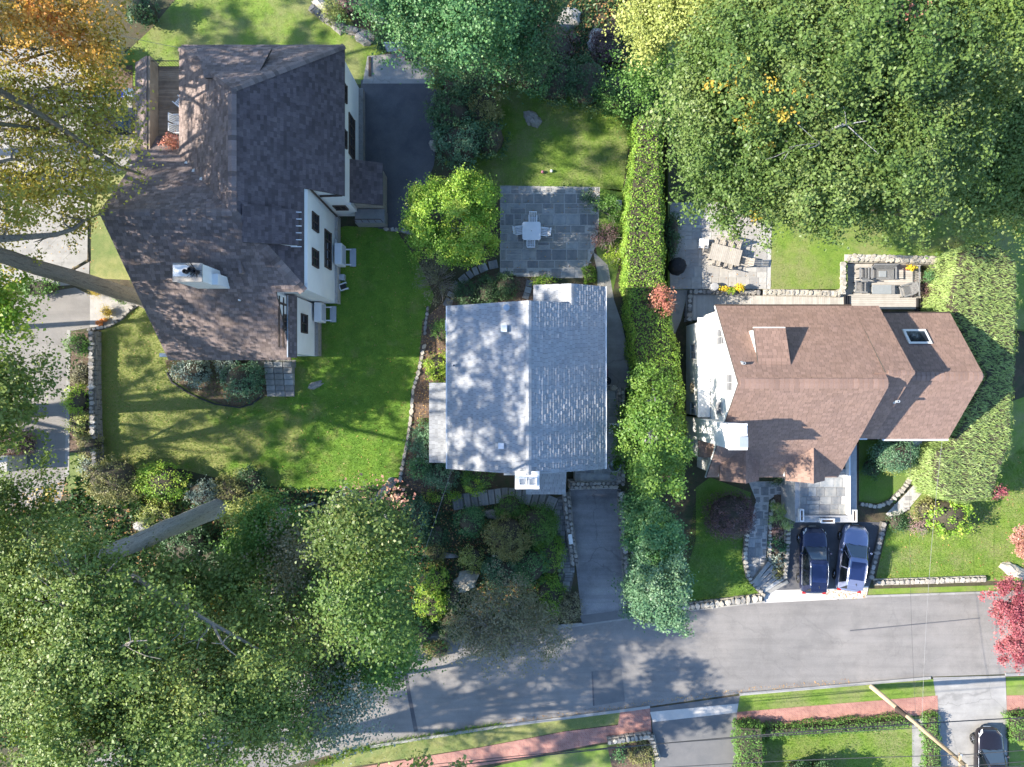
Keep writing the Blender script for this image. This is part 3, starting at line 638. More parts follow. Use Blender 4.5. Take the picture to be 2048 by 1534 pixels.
# road, kerbs, pavements
road_n = [(-150, 1700), (240, 1490), (420, 1415), (620, 1345), (760, 1298), (885, 1276), (1000, 1262), (1165, 1250), (1260, 1237), (1350, 1226), (1530, 1205), (1735, 1195), (1970, 1187), (2300, 1176)]
road_s = [(2300, 1338), (2048, 1347), (1870, 1353), (1700, 1367), (1480, 1387), (1250, 1420), (1000, 1452), (820, 1479), (690, 1502), (560, 1536), (380, 1600), (200, 1750)]
sheet('road', road_n+road_s, PZ, 'asphalt')
sheet('road_patch', [(1183, 1343), (1243, 1338), (1250, 1402), (1186, 1412)], PZ+.004, 'asphalt_patch')
for tp in ([(806, 1330), (812, 1330), (822, 1390), (836, 1462), (828, 1464), (815, 1392)], [(1183, 1343), (1186, 1343), (1189, 1411), (1186, 1412)], [(1700, 1260), (1960, 1235), (1960, 1237), (1700, 1262.5)]): sheet('dark_strip', tp, PZ+.006, 'asphalt_dark')  # thin darker strips laid over the road surface
def kerb(name, pts, wd=.16, h=.12, m='concrete'):
    return band(MB(), [P(u, v, h)[:2] for u, v in pts], wd, 0, h).build(name, m, kind='structure')
kerb('kerb', [(p[0], p[1]-2) for p in road_n[4:8]]); kerb('kerb', [(1262, 1235), (1350, 1224), (1530, 1203)])
kerb('kerb', [(1732, 1193), (1970, 1185), (2300, 1174)])
kerb('kerb', [(1480, 1389), (1700, 1370), (1862, 1356)][::-1], .2); kerb('kerb', [(2012, 1350), (2300, 1341)], .2)
kerb('kerb', [(1300, 1414), (1250, 1421), (1000, 1453), (820, 1481), (740, 1494)], .2)
sheet('driveway_apron', [(1528, 1181), (1640, 1178), (1737, 1172), (1733, 1196), (1610, 1202), (1527, 1206)], PZ+.01, 'concrete_pale')
sheet('driveway', [(1553, 1181), (1500, 1165), (1572, 1105), (1582, 1040), (1775, 1045), (1738, 1176), (1640, 1181)], PZ+.006, 'asphalt_dark')
drv = [(1137, 978), (1242, 978), (1243, 1060), (1250, 1150), (1262, 1237), (1165, 1251), (1152, 1130)]
sheet('driveway', drv, PZ+.004, 'asphalt_drive')
sheet('driveway_threshold', [(1160, 1231), (1262, 1218), (1264, 1236), (1165, 1250)], PZ+.008, 'asphalt_patch')
kerb('driveway_sill', [(1118, 1256), (1165, 1250), (1266, 1236)], .13, .035)
# south side
sheet('verge', [(1480, 1391), (1863, 1358), (1876, 1362), (1874, 1392), (1474, 1424)], LZ+.02, 'lawn')
sheet('pavement', [(1474, 1424), (1875, 1391), (1877, 1428), (1475, 1456)], .05, 'brick_paving')
sheet('verge', [(2012, 1354), (2300, 1345), (2300, 1387), (2013, 1391)], LZ+.02, 'lawn'); sheet('pavement', [(2013, 1391), (2300, 1387), (2300, 1424), (2014, 1427)], .05, 'brick_paving')
sheet('driveway', [(1866, 1355), (2011, 1351), (2014, 1427), (2016, 1700), (1886, 1700), (1876, 1428)], PZ+.016, 'concrete')
sheet('driveway', [(1300, 1416), (1480, 1391), (1474, 1424), (1475, 1700), (1322, 1700), (1304, 1445)], PZ+.016, 'asphalt_patch')
sheet('driveway_apron', [(1300, 1424), (1477, 1407), (1474, 1425), (1306, 1444)], PZ+.022, 'concrete_pale')
sheet('verge', [(690, 1506), (820, 1482), (1000, 1456), (1240, 1424), (1238, 1448), (1130, 1462), (960, 1494), (700, 1534), (640, 1560), (560, 1560)], LZ+.02, 'lawn_dry')
sheet('pavement', [(1240, 1424), (1300, 1416), (1304, 1475), (1200, 1486), (1000, 1525), (880, 1545), (720, 1600), (560, 1600), (700, 1538), (960, 1495), (1130, 1463), (1236, 1450)], .05, 'brick_paving')
sheet('lawn', [(1000, 1530), (1200, 1490), (1304, 1478), (1322, 1700), (700, 1700), (800, 1580)], LZ, 'lawn')
sheet('flower_bed', [(1215, 1494), (1300, 1480), (1316, 1700), (1260, 1700)], LZ+.01, 'mulch')
sheet('lawn', [(1478, 1460), (1878, 1430), (1886, 1700), (1480, 1700)], LZ, 'lawn')
sheet('garden_path', [(1824, 1440), (1850, 1437), (1856, 1700), (1825, 1700)], LZ+.02, 'concrete')
sheet('lawn', [(2017, 1430), (2300, 1428), (2300, 1700), (2019, 1700)], LZ, 'lawn')
# right hand garden
sheet('lawn', [(1350, 1222), (1392, 1080), (1392, 975), (1420, 955), (1502, 985), (1488, 1060), (1492, 1155), (1527, 1196)], LZ, 'lawn_deep')
sheet('lawn', [(1718, 880), (1840, 880), (1835, 950), (1790, 1005), (1718, 1008)], LZ, 'lawn_deep')
sheet('lawn', [(1750, 1163), (1776, 1050), (1820, 1020), (1870, 860), (2300, 700), (2300, 1155), (1975, 1162)], LZ, 'lawn')
sheet('lawn', [(1738, 1178), (1975, 1171), (2300, 1160), (2300, 1173), (1970, 1184), (1735, 1192)], LZ+.004, 'lawn')
TZ = .6
# terrace: lawn and patio a step above the house platform
slab('terrace', [(1336, -80), (2300, -80), (2300, 523), (1695, 523), (1695, 578), (1336, 578)], -.2, TZ, 'lawn')
slab('terrace', [(1885, 523), (2300, 523), (2300, 700), (1925, 640), (1885, 600)], -.2, TZ-.01, 'lawn')
sheet('shade_bed', [(1336, 200), (1480, 200), (1960, 400), (1860, 440), (1560, 405), (1336, 405)], TZ+.008, 'soil')
patio_r = [(1340, 405), (1544, 405), (1541, 578), (1340, 578)]
sheet('patio', patio_r, TZ+.012, 'mortar')
pr = thing('patio_paving', 'pale flagstone paving under the wooden dining table', 'patio'); pr['kind'] = 'structure'; pr['name_hint'] = 'patio'
flagstones(pr, polyw(patio_r, TZ), TZ+.012, 'flagstone_pale', (.5, 1.0), (.45, .9), .022, .03)
sheet('path', [(1340, 578), (1376, 578), (1372, 600), (1362, 640), (1350, 668), (1340, 660), (1336, 600)], .3, 'flagstone')
# deck behind the right house
dk = thing('timber_deck', 'pale grey timber deck sunk behind the brown roofed house', 'deck', (0, 0, 0))
mb = MB(); y0, y1 = PY(618, .12), PY(528, .12); y = y0
while y < y1: mb.box(PX(1688, .12), PX(1842, .12), y, min(y+.13, y1), .02, .12); y += .14
mb.build('boards', 'deck_wood', dk, kind='stuff')
mb = MB(); x = PX(1384, .25)
while x < PX(1690, .25): mb.box(x, min(x+.13, PX(1690, .25)), PY(640, .25), PY(590, .25), .03, .25); x += .14
mb.build('walkway_boards', 'deck_wood', dk, kind='stuff')
for i in range(3): MB().box(PX(1684+i*5), PX(1687.5+i*5), PY(616), PY(592), .02, .34-.07*i).build('riser', 'black', dk)
for i in range(3): MB().box(PX(1830+i*5.5), PX(1833+i*5.5), PY(626), PY(597), .02, .3-.07*i).build('riser', 'black', dk)
sheet('path', [(1846, 592), (1885, 598), (1905, 640), (1846, 632)], .05, 'concrete_pale')
stone_wall('retaining_wall', 'pale stone wall topping the north side of the sunken deck', [(1690, 515), (1760, 516), (1830, 518), (1874, 519)], .55, TZ+.12, 'stone_pale', .4, zl=TZ+.1, core='mortar')
stone_wall('retaining_wall', 'pale stone wall between the small square lawn and the deck', [(1687, 524), (1687, 560), (1687, 588)], .45, TZ+.12, 'stone_pale', .4, zl=TZ+.1, core='mortar')
stone_wall('retaining_wall', 'long low pale stone wall between square lawn and house walkway', [(1528, 584), (1600, 585), (1682, 587)], .38, TZ+.08, 'stone_pale', .36, zl=TZ+.06, core='mortar')
stone_wall('retaining_wall', 'grey stone wall below the orange flowers by the big patio', [(1378, 583), (1450, 583), (1522, 584)], .35, TZ+.06, 'stone', .36, zl=TZ+.06)
stone_wall('retaining_wall', 'short grey stone wall beside the blue shaded stair well', [(1381, 590), (1380, 615), (1379, 642)], .4, TZ, 'stone', .38, zl=TZ)
stone_wall('retaining_wall', 'crooked pale stone edging right of the deck steps', [(1872, 530), (1886, 545), (1880, 590), (1890, 625)], .5, .5, 'stone_pale', .45)
# front court of the right house: terrace over the garage
gt = thing('garage_terrace', 'square flagstone terrace over the garage with white parapet', 'terrace', (0, 0, 0))
GZ = 2.5; tx0, tx1, ty0, ty1 = PX(1590, GZ), PX(1712, GZ), PY(1044, GZ), PY(938, GZ)
MB().box(tx0, tx1, ty0, ty1, 0, GZ).build('wall', 'bench_grey', gt)
pv = MB().box(tx0+.3, PX(1694, GZ), PY(1033, GZ), PY(944, GZ), GZ, GZ+.02).build('paving', 'mortar', gt)
flagstones(pv, [(tx0+.35, PY(1030, GZ)), (PX(1692, GZ), PY(1030, GZ)), (PX(1692, GZ), PY(944, GZ)), (tx0+.35, PY(944, GZ))], GZ+.02, 'flagstone', (.55, 1.1), (.5, .9), .02, .04)
MB().box(tx0, tx1, ty0, ty0+.42, GZ, GZ+.10).build('coping', 'bench_grey', gt); MB().box(tx1-.6, tx1, ty0+.42, PY(882, GZ), GZ, GZ+.10).build('coping', 'bench_grey', gt)
MB().box(tx1-.6, tx1, ty1, PY(882, GZ), 0, GZ).build('side_wall', 'bench_grey', gt)
MB().box(tx0+.3, tx1-.62, ty0+.46, ty0+.52, GZ+.02, GZ+.4).build('parapet', 'bench_grey', gt); MB().box(tx1-.74, tx1-.62, ty0+.54, PY(890, GZ), GZ+.02, GZ+.5).build('parapet', 'planter_white', gt)
MB().box(tx0+.4, tx0+2.0, ty0-.04, ty0+.0, .05, 2.1).build('garage_door', 'white_trim', gt)
MB().box(tx0+2.3, tx0+3.9, ty0-.04, ty0+.0, .05, 2.1).build('garage_door', 'white_trim', gt)
def planter(u, v, lx, ly, label, z0=GZ+.1):
    X, Y, _ = P(u, v, z0+.35); t = thing('planter_box', label, 'planter', (X, Y, z0), 0, 'white planter boxes on the garage terrace')
    m = MB(); e = .08; h = .35
    m.box(-lx/2, lx/2, -ly/2, -ly/2+e, 0, h).box(-lx/2, lx/2, ly/2-e, ly/2, 0, h).box(-lx/2, -lx/2+e, -ly/2+e, ly/2-e, 0, h).box(lx/2-e, lx/2, -ly/2+e, ly/2-e, 0, h); m.build('box', 'planter_white', t)
    MB().box(-lx/2+e, lx/2-e, -ly/2+e, ly/2-e, 0, h*.8).build('earth', 'mulch', t)
planter(1604, 1031, .3, .85, 'narrow white planter at the left corner of the garage terrace'); planter(1656, 1042, .95, .32, 'wide white planter in the middle of the garage parapet'); planter(1710, 1032, .32, .85, 'narrow white planter at the right corner of the garage terrace')
# paths
def path_stones(name, label, pts_px, wd, m, n, z=.02, cat='path', base=None, group=None):
    t = thing(name, label, cat, (0, 0, 0)); L = resample([Vector(P(u, v)[:2]) for u, v in pts_px], .25); tot = [0]
    for i in range(1, len(L)): tot.append(tot[-1]+(L[i]-L[i-1]).length)
    if base: band(MB(), [(p.x, p.y) for p in L], wd*1.02, 0, z).build('bed', base, t)
    for k in range(n):
        s = (k+.5)/n*tot[-1]; i = min(range(len(tot)), key=lambda j: abs(tot[j]-s)); p = L[i]; d = (L[min(i+1, len(L)-1)]-L[max(i-1, 0)]).normalized(); a = math.atan2(d.y, d.x)
        link('flagstone', flag_mesh(m), t, (p.x, p.y, z), (0, 0, a), (tot[-1]/n*.9, wd*random.uniform(.92, 1.02), .05))
    return t
path_stones('stepping_path', 'curved line of grey stepping stones from patio past the green tree', [(998, 527), (975, 532), (945, 545), (920, 565), (903, 590), (893, 615)], .62, 'flagstone', 13)
path_stones('stepping_path', 'few grey stepping stones before the white gable of the middle house', [(1060, 560), (1056, 580), (1050, 598)], .5, 'flagstone', 3)
path_stones('front_steps', 'curving row of grey stone steps along the middle house front', [(905, 1005), (935, 1001), (970, 995), (1010, 990), (1050, 992), (1090, 1003), (1112, 1012)], 1.1, 'flagstone', 17, z=.1, base='mortar_dark')
walk = [(1104, 1000), (1128, 990), (1140, 1060), (1150, 1140), (1140, 1190), (1122, 1190), (1115, 1120), (1106, 1060)]
wk = thing('crazy_paving', 'blue grey stone paving left of the narrow driveway wall', 'path', (0, 0, 0)); slab('bed', walk, 0, .06, 'mortar_dark', parent=wk)
flagstones(wk, polyw(walk, .06), .05, 'flagstone', (.3, .6), (.25, .5), .03, .05, 200)
stone_wall('driveway_wall', 'narrow stone wall left of the middle driveway with a pale slab', [(1133, 985), (1138, 1040), (1145, 1090), (1150, 1130)], .5, .9, 'stone', .34, zl=.9)
stone_wall('driveway_wall', 'rough stone wall between the middle driveway and evergreens', [(1243, 985), (1245, 1040), (1250, 1100), (1254, 1160), (1264, 1225)], .4, .6, 'stone', .4, zl=.6)
wx = MB().box(-.14, .14, -.35, .35, 0, .08).build('stone_slab', 'white_trim'); wx.location = P(1141, 1078, .95); wx.rotation_euler = (0, 0, .12); retag(wx, 'small white slab lying on the narrow driveway wall', 'slab')
# side patio with parapet wall
sp = thing('side_patio', 'narrow shaded flagstone patio on the right of the grey roofed house', 'patio', (0, 0, 0)); SZ = 1.3
sq = [(PX(1150, SZ), PY(966, SZ)), (PX(1246, SZ), PY(966, SZ)), (PX(1246, SZ), PY(775, SZ)), (5.6, PY(775, SZ)), (5.6, -5.4), (PX(1150, SZ), -5.4)]
slab('base', sq, 0, SZ, 'mortar', px=False, parent=sp)
flagstones(sp, sq, SZ, 'flagstone', (.5, 1.0), (.5, .8), .03, .03)
stone_wall('parapet_wall', 'stone parapet along the right edge of the side patio', [(1243, 775), (1243, 850), (1243, 968)], .5, 1.75, 'stone', .36, zl=1.75)
stone_wall('parapet_wall', 'stone parapet facing the middle driveway below the side patio', [(1140, 972), (1190, 971), (1236, 970)], .5, 1.6, 'stone', .34, zl=1.6)
stone_wall('parapet_wall', 'short stone parapet at the top end of the side patio', [(1210, 776), (1225, 776), (1236, 776)], .35, 1.6, 'stone', .34, zl=1.6)
sheet('side_path', [(1186, 503), (1216, 530), (1228, 600), (1245, 650), (1262, 735), (1262, 776), (1195, 776), (1195, 545)], PZ, 'concrete')
sheet('side_path_stones', [(1196, 530), (1208, 560), (1213, 585), (1200, 585)], PZ+.01, 'stone')
# back patio
patio_m = [(1000, 371), (1200, 374), (1196, 480), (1166, 556), (1080, 556), (1080, 553), (1000, 553)]
sheet('patio', patio_m, PZ, 'mortar')
pm = thing('patio_paving', 'blue grey flagstone patio under the white plastic table', 'patio'); pm['kind'] = 'structure'
flagstones(pm, polyw(patio_m, .03), PZ, 'flagstone', (.55, 1.25), (.5, 1.0), .075, .03)
# entrance walk of the right house
sheet('front_path', [(1497, 963), (1545, 963), (1560, 960), (1590, 962), (1588, 985), (1560, 985), (1538, 1000), (1535, 1060), (1532, 1115), (1560, 1150), (1528, 1192), (1500, 1165), (1490, 1140), (1492, 1080), (1503, 1040), (1512, 1000)], PZ+.012, 'mortar')
fp = thing('entrance_walk', 'curving grey paved walk between dark dome shrub and planting bed', 'path')
flagstones(fp, polyw([(1500, 965), (1540, 965), (1586, 964), (1586, 983), (1536, 990), (1532, 1115), (1545, 1130), (1512, 1160), (1496, 1135), (1497, 1080), (1508, 1040), (1512, 1000)]), PZ+.012, 'flagstone', (.4, .7), (.4, .8), .02, .03)
st = thing('entrance_steps', 'fan of long grey steps between the walk and the parked cars', 'steps')
for i in range(6):
    t_ = i/5; a = Vector(P(1503+5*i, 1163+5*i)[:2]); b = Vector(P(1535+8*i, 1122+8*i)[:2]); c = (a+b)/2
    MB().obox(c, b-a, (b-a).length, .26, 0, .42-.065*i).build('step', 'flagstone', st)
stone_wall('edging_wall', 'white stone edging left of the curving walk', [(1502, 1040), (1494, 1075), (1491, 1120), (1498, 1155), (1530, 1194)], .36, .35, 'stone_pale', .34)
stone_wall('edging_wall', 'white stone edging between walk and planting bed', [(1548, 1000), (1542, 1040), (1540, 1090), (1541, 1140), (1550, 1158)], .28, .3, 'stone_pale', .3)
stone_wall('edging_wall', 'pale stone edging between planting bed and dark parked car', [(1578, 1040), (1577, 1080), (1574, 1120), (1570, 1160)], .34, .4, 'stone_pale', .34)
sheet('flower_bed', [(1548, 990), (1580, 985), (1580, 1035), (1572, 1160), (1552, 1158), (1543, 1100)], PZ+.02, 'mulch')
stone_wall('roadside_wall', 'low roadside stone wall below the dark front lawn', [(1350, 1219), (1440, 1208), (1525, 1197)], .5, .45, 'stone_pale', .4)
stone_wall('roadside_wall', 'long low pale stone wall across the bright right lawn', [(1752, 1166), (1860, 1163), (1975, 1159)], .34, .4, 'stone_pale', .4)
stone_wall('roadside_wall', 'rough stone edging right of the silver car', [(1741, 1160), (1757, 1100), (1770, 1045)], .42, .35, 'stone', .4)
stone_wall('edging_wall', 'curved light stone edging of the round shaded lawn', [(1722, 1008), (1755, 1014), (1780, 1005), (1812, 975), (1832, 940), (1838, 915)], .34, .25, 'stone_pale', .34)
cp = thing('curved_walk', 'curved grey stone walk right of the round shaded lawn', 'path')
cpoly = [(1842, 905), (1862, 905), (1858, 950), (1845, 985), (1815, 1020), (1785, 1040), (1772, 1028), (1800, 1000), (1828, 970), (1838, 940)]
slab('bed', cpoly, 0, .04, 'mortar', parent=cp); flagstones(cp, polyw(cpoly, .04), .04, 'flagstone_pale', (.5, .9), (.4, .8), .03, .03)
stone_wall('roadside_wall', 'low dark stone edge under the overhanging olive bushes by the road', [(760, 1299), (885, 1278), (1000, 1264)], .35, .3, 'stone', .4)
stone_wall('roadside_wall', 'white stone corner wall by the lower driveway', [(1216, 1486), (1260, 1479), (1303, 1474), (1316, 1520)], .4, .5, 'stone_pale', .34)
stone_wall('garden_wall', 'dark stone wall along the planted bed beside the lane', [(181, 662), (181, 760), (183, 850), (188, 930)], .42, .9, 'stone', .38, zl=.9)
stone_wall('garden_wall', 'curved stone edging around the entrance court by the leaning trunk', [(175, 660), (215, 652), (242, 636), (264, 612)], .25, .25, 'stone', .3)
stone_wall('lawn_edging', 'irregular line of pale edging stones between the two lawns', [(849, 690), (846, 700), (838, 740), (826, 780), (822, 830), (815, 880), (805, 930), (799, 965)], .28, .14, 'stone_pale', .46, sides=False)
stone_wall('lawn_edging', 'half hidden edging stones at the top of the garden strip', [(856, 612), (852, 640), (849, 670)], .25, .12, 'stone', .4, sides=False)
stone_wall('lawn_edging', 'short stone edge at the foot of the dark driveway', [(768, 457), (800, 460), (822, 466)], .3, .2, 'stone', .4)
stone_wall('garden_wall', 'rough rock wall at the top of the upper lawn', [(620, 10), (650, 35), (690, 55), (720, 62), (750, 72)], .5, .4, 'boulder', .6)
kb = MB(); band(kb, [P(u, v)[:2] for u, v in [(335, 745), (345, 765), (385, 790), (430, 808), (480, 815), (505, 808), (525, 790)]], .10, 0, .12); retag(kb.build('bed_edging', 'black'), 'thin dark curved edging round the bed below the left house', 'edging')
# rocks
def boulder(u, v, rx, ry, h, label, rz=0, m='boulder', z0=0, seed=1, group=None):
    rs = np.random.RandomState(seed); n = 14; vs = []; fs = []
    for i in range(7):
        ph = math.pi/2*i/6
        for k in range(n):
            th = 2*math.pi*k/n; q = 1+.22*math.sin(th*2+seed)+.14*math.sin(th*5+seed*2+i)+rs.uniform(-.06, .06)
            vs.append((math.cos(th)*math.cos(ph)*rx*q, math.sin(th)*math.cos(ph)*ry*q, h*math.sin(ph)*(.9+.2*rs.rand())))
    for i in range(6):
        for k in range(n): fs.append((i*n+k, i*n+(k+1) % n, (i+1)*n+(k+1) % n, (i+1)*n+k))
    o = MB().add(vs, fs).build('boulder', m); o.location = P(u, v, z0+h*.5)[:2]+(z0-.03,); o.rotation_euler = (0, 0, rz); retag(o, label, 'rock', group); return o
boulder(1065, 236, .7, .55, .4, 'grey stump like rock on the shaded back lawn', -.3, seed=3)
boulder(1058, 247, .18, .14, .12, 'little white stone beside the rock on the back lawn', 0, 'stone_pale', seed=4)
boulder(1138, 35, 1.1, .7, .6, 'blue grey boulder in the dark bed at the top', .1, seed=5); boulder(1195, 80, .85, .8, .6, 'triangular grey boulder below the dark bed at the top', .6, seed=6)
boulder(650, 15, 1.0, .5, .6, 'pale boulder at the top edge of the upper lawn', -.7, 'stone_pale', seed=7); boulder(665, 45, .9, .4, .4, 'flat pale rock where the upper lawn ends', -.8, 'boulder', seed=8)
boulder(750, 25, 1.6, .5, .7, 'long grey rock ledge above the basketball hoop', -.8, seed=9); boulder(725, 75, .8, .4, .5, 'dark rock beside the strip above the sunny pad', -.3, seed=10)
boulder(630, 770, .75, .22, .2, 'thin curved rock in the lawn below the left house', .35, seed=11); 
boulder(930, 1165, 1.1, .7, .7, 'pale rock outcrop among the front garden shrubs', .2, 'stone_pale', seed=12); boulder(880, 1112, 1.2, .25, .4, 'narrow rock ledge above the yellow green shrub', -.1, seed=13)
boulder(868, 1070, .5, .4, .4, 'small rock under the wire in the front garden', 0, seed=14); boulder(990, 1030, .9, .4, .4, 'flat brown rock beside the round green shrub', 0, seed=15)
boulder(870, 1275, 1.4, .35, .5, 'long pale rock above the road edge', .25, 'boulder', seed=16); boulder(822, 1300, .5, .35, .4, 'small pale rock at the road corner', 0, 'stone_pale', seed=17)
boulder(540, 1205, 1.7, .8, .6, 'broad pale rock showing between the trees', .2, 'stone_pale', seed=18); boulder(570, 1235, 1.2, .5, .5, 'lower pale rock between trees near the road', 0, 'stone_pale', seed=19)
boulder(2030, 1142, .9, .55, .5, 'white rock beside the red maple', -.5, 'stone_pale', seed=20); boulder(1920, 625, .5, .5, .3, 'pale rock at the foot of the tall hedge', 0, 'stone_pale', seed=21)
boulder(866, 290, .3, .4, .5, 'round pale rock at the drive edge beside the dark shrubs', 0, 'stone_pale', seed=22)
boulder(280, 1052, .7, .35, .4, 'brown rock beside the big grey trunk', .3, 'boulder', seed=23)

# ================================================================== LEFT HOUSE
lh = thing('tudor_house', 'white stucco house with big brown shingled hip roofs on the left', 'house')
E = lambda x, y: 10.5-.83*(x+16.2)
Wp = lambda x, y: 10.5+.83*(x+16.2)
Np = lambda x, y: 10.5-.943*(y-17.05)
Sp = lambda x, y: 10.5-.65*(9.9-y)
Nw = lambda x, y: 10.5-.9*(y-9.9)
fL = lambda x, y: max(min(E(x, y), Wp(x, y), Np(x, y)) if y >= 9.9 else -9, min(E(x, y), Sp(x, y), Nw(x, y)))
def pz(fn, pts): return [(x, y, fn(x, y)) for x, y in pts]
SB = dict(course=.2, tab=.3, th=.03)
roof(lh, pz(E, [(-16.2, 12.1), (-10.8, 12.1), (-10.8, 21.8), (-16.2, 17.05)]), 'shingle_brown_shaded', **SB)
roof(lh, pz(E, [(-16.2, 9.9), (-12.9, 5.68), (-12.9, 12.1), (-16.2, 12.1)]), 'shingle_brown_shaded', **SB)
roof(lh, pz(Wp, [(-16.2, 17.05), (-21.3, 21.5), (-21.3, 14.6), (-16.2, 9.9)]), 'shingle_brown', **SB)
roof(lh, pz(Np, [(-16.2, 17.05), (-10.8, 21.8), (-21.3, 21.8)]), 'shingle_brown', **SB)
roof(lh, pz(Sp, [(-23.9, 9.9), (-23.24, 5.68), (-12.9, 5.68), (-16.2, 9.9)]), 'shingle_brown', **SB)
roof(lh, pz(Sp, [(-23.24, 5.68), (-22.6, 1.55), (-14.55, 1.55), (-14.6, 5.68)]), 'shingle_brown', **SB)
roof(lh, pz(Nw, [(-23.9, 9.9), (-16.2, 9.9), (-21.3, 14.6), (-23.9, 14.6)]), 'shingle_brown', **SB)
walls_under(lh, -20.9, -11.06, 12.25, 21.35, fL); walls_under(lh, -20.9, -12.75, 5.85, 12.25, fL); walls_under(lh, -22.5, -14.75, 2.0, 9.5, fL); walls_under(lh, -23.2, -20.9, 9.5, 14.2, fL)
# ridge and hip caps
def cap(house, a, b, m, wd=.3, name='ridge_cap'):
    a = Vector(a); b = Vector(b); L = (b-a).length; d = (b-a)/L; s = Vector((0, 0, 1)).cross(d).normalized(); n = int(L/.3)+1; me = MB(); up = d.cross(s)
    if up.z < 0: up = -up
    for i in range(n):
        p = a+d*(L*i/n); q = a+d*(L*(i+1)/n-.01); o1 = up*.055; o2 = up*.035
        me.add([tuple(p-s*wd/2+up*-.03), tuple(p+o1), tuple(p+s*wd/2+up*-.03), tuple(q-s*wd/2+up*-.05), tuple(q+o2), tuple(q+s*wd/2+up*-.05)], [(0, 1, 4, 3), (1, 2, 5, 4), (0, 2, 1)])
    return me.build(name, m, house, kind='stuff')
r0 = lambda x, y: (x, y, fL(x, y)+.01)
cap(lh, r0(-16.2, 17.05), r0(-16.2, 9.9), 'shingle_brown', .5); cap(lh, r0(-10.8, 21.75), r0(-16.2, 17.05), 'shingle_brown', .42); cap(lh, r0(-21.3, 21.5), r0(-16.2, 17.05), 'shingle_brown', .42)
cap(lh, r0(-12.9, 5.7), r0(-16.2, 9.9), 'shingle_brown', .6); cap(lh, r0(-23.9, 9.9), r0(-16.2, 9.9), 'shingle_brown', .4)
# east wall windows
window(lh, (-11.06, PY(182, 5.2), 5.1), 1.2, 1.1, 'x+', nx=2); window(lh, (-11.06, PY(274, 5.2), 5.1), 1.2, 1.1, 'x+', nx=2); window(lh, (-11.06, PY(272, 3.2), 3.1), 2.8, 1.5, 'x+', nx=4)
window(lh, (-12.75, PY(445, 5.8), 5.9), 1.15, 1.3, 'x+', nx=2); window(lh, (-12.75, PY(517, 5.8), 5.9), 1.15, 1.3, 'x+', nx=2); window(lh, (-12.75, PY(500, 2.8), 2.9), 2.6, 1.5, 'x+', nx=4)
MB().box(-11.06, -11.02, 20.0-.9, 19.6, 4.2, 4.5).build('wall_vent', 'metal_grey', lh)
MB().box(-12.75, -12.55, 5.8, 12.1, 0, .9).build('plinth', 'stone', lh); MB().box(-11.06, -10.75, 12.3, 21.3, 0, .8).build('plinth', 'stone', lh)
mb = MB(); mb.tube([(-12.6, 12.15, 7.3), (-12.62, 12.1, 3.5), (-12.6, 12.0, .2)], .06, 8); mb.build('downpipe', 'timber', lh); mb = MB(); mb.tube([(-11.0, 12.17, 5.8), (-12.5, 12.17, 5.6)], .07, 8); mb.build('gutter', 'timber', lh)
window(lh, (-11.9, 12.25, 2.6), .9, 1.0, 'y-', nx=2)
# timbered gable and pent roof above the south east bay
walls_under(lh, -14.9, -14.62, 2.0, 5.66, Sp)
for z_, in ((6.3,), (7.1,)): MB().box(-14.66, -14.57, 2.3, 5.5, z_, z_+.14).build('timber_beam', 'timber', lh)
for y_ in (2.6, 3.4, 4.2, 5.0): MB().box(-14.64, -14.58, y_, y_+.14, 5.4, min(Sp(0, y_)-.25, 7.6)).build('timber_post', 'timber', lh)
window(lh, (-14.62, 4.0, 6.1), .9, .8, 'x+', nx=2, nz=2)
MB().box(-14.7, -14.2, 2.0, 5.7, 0, 5.3).build('bay_wall', 'stucco', lh); roof(lh, [(-14.1, 1.7, 5.35), (-14.1, 5.75, 5.35), (-14.62, 5.75, 5.75), (-14.62, 1.7, 5.75)], 'shingle_brown', .15, .25, .03)
MB().box(-14.56, -14.49, 1.7, 5.7, 5.78, 5.86).build('gutter', 'metal_grey', lh)
window(lh, (-14.2, PY(647, 3.6), 3.5), 1.3, 1.25, 'x+', nx=2); MB().box(-14.2, -13.95, 2.0, 5.6, 0, .9).build('plinth', 'stone', lh)
# dormer on the east slope
def shed_dormer(house, x0, x1, ylo, yhi, zt, fn, axis, m, drop=.25):
    """box with a near flat roof; axis 'x' = front faces +x at x1"""
    pass
dz = E(-13.1, 0); roof(lh, [(-15.7, PY(412, 9.6), 10.25), (-13.0, PY(416, 9.0), 8.42), (-13.0, PY(486, 9.0), 8.42), (-15.7, PY(489, 9.6), 10.25)], 'shingle_brown_shaded', **SB)
MB().prism([(-13.2, 8.4, 8.36), (-13.2, 8.4, 7.7), (-14.6, 8.4, 8.9), (-14.8, 8.4, 9.4)], (0, 2.0, 0)).build('dormer_wall', 'stucco', lh)
window(lh, (-13.2, 8.9, 8.05), .75, .5, 'x+', nx=2, nz=2); window(lh, (-13.2, 9.85, 8.05), .75, .5, 'x+', nx=2, nz=2)
for k in range(6): MB().box(-13.45, -12.8, 8.3+k*.42, 8.34+k*.42, 8.45, 8.52).build('snow_guard', 'white_trim', lh)
# dormer on the north slope
roof(lh, [(-19.5, 20.7, 7.75), (-14.9, 20.7, 7.75), (-15.3, 18.3, 9.15), (-18.4, 18.3, 9.15)][::1], 'shingle_brown', **SB)
MB().prism([(-18.6, 20.5, 6.3), (-18.6, 20.5, 7.55), (-18.6, 18.9, 8.5)], (3.4, 0, 0)).build('dormer_wall', 'stucco_warm', lh)
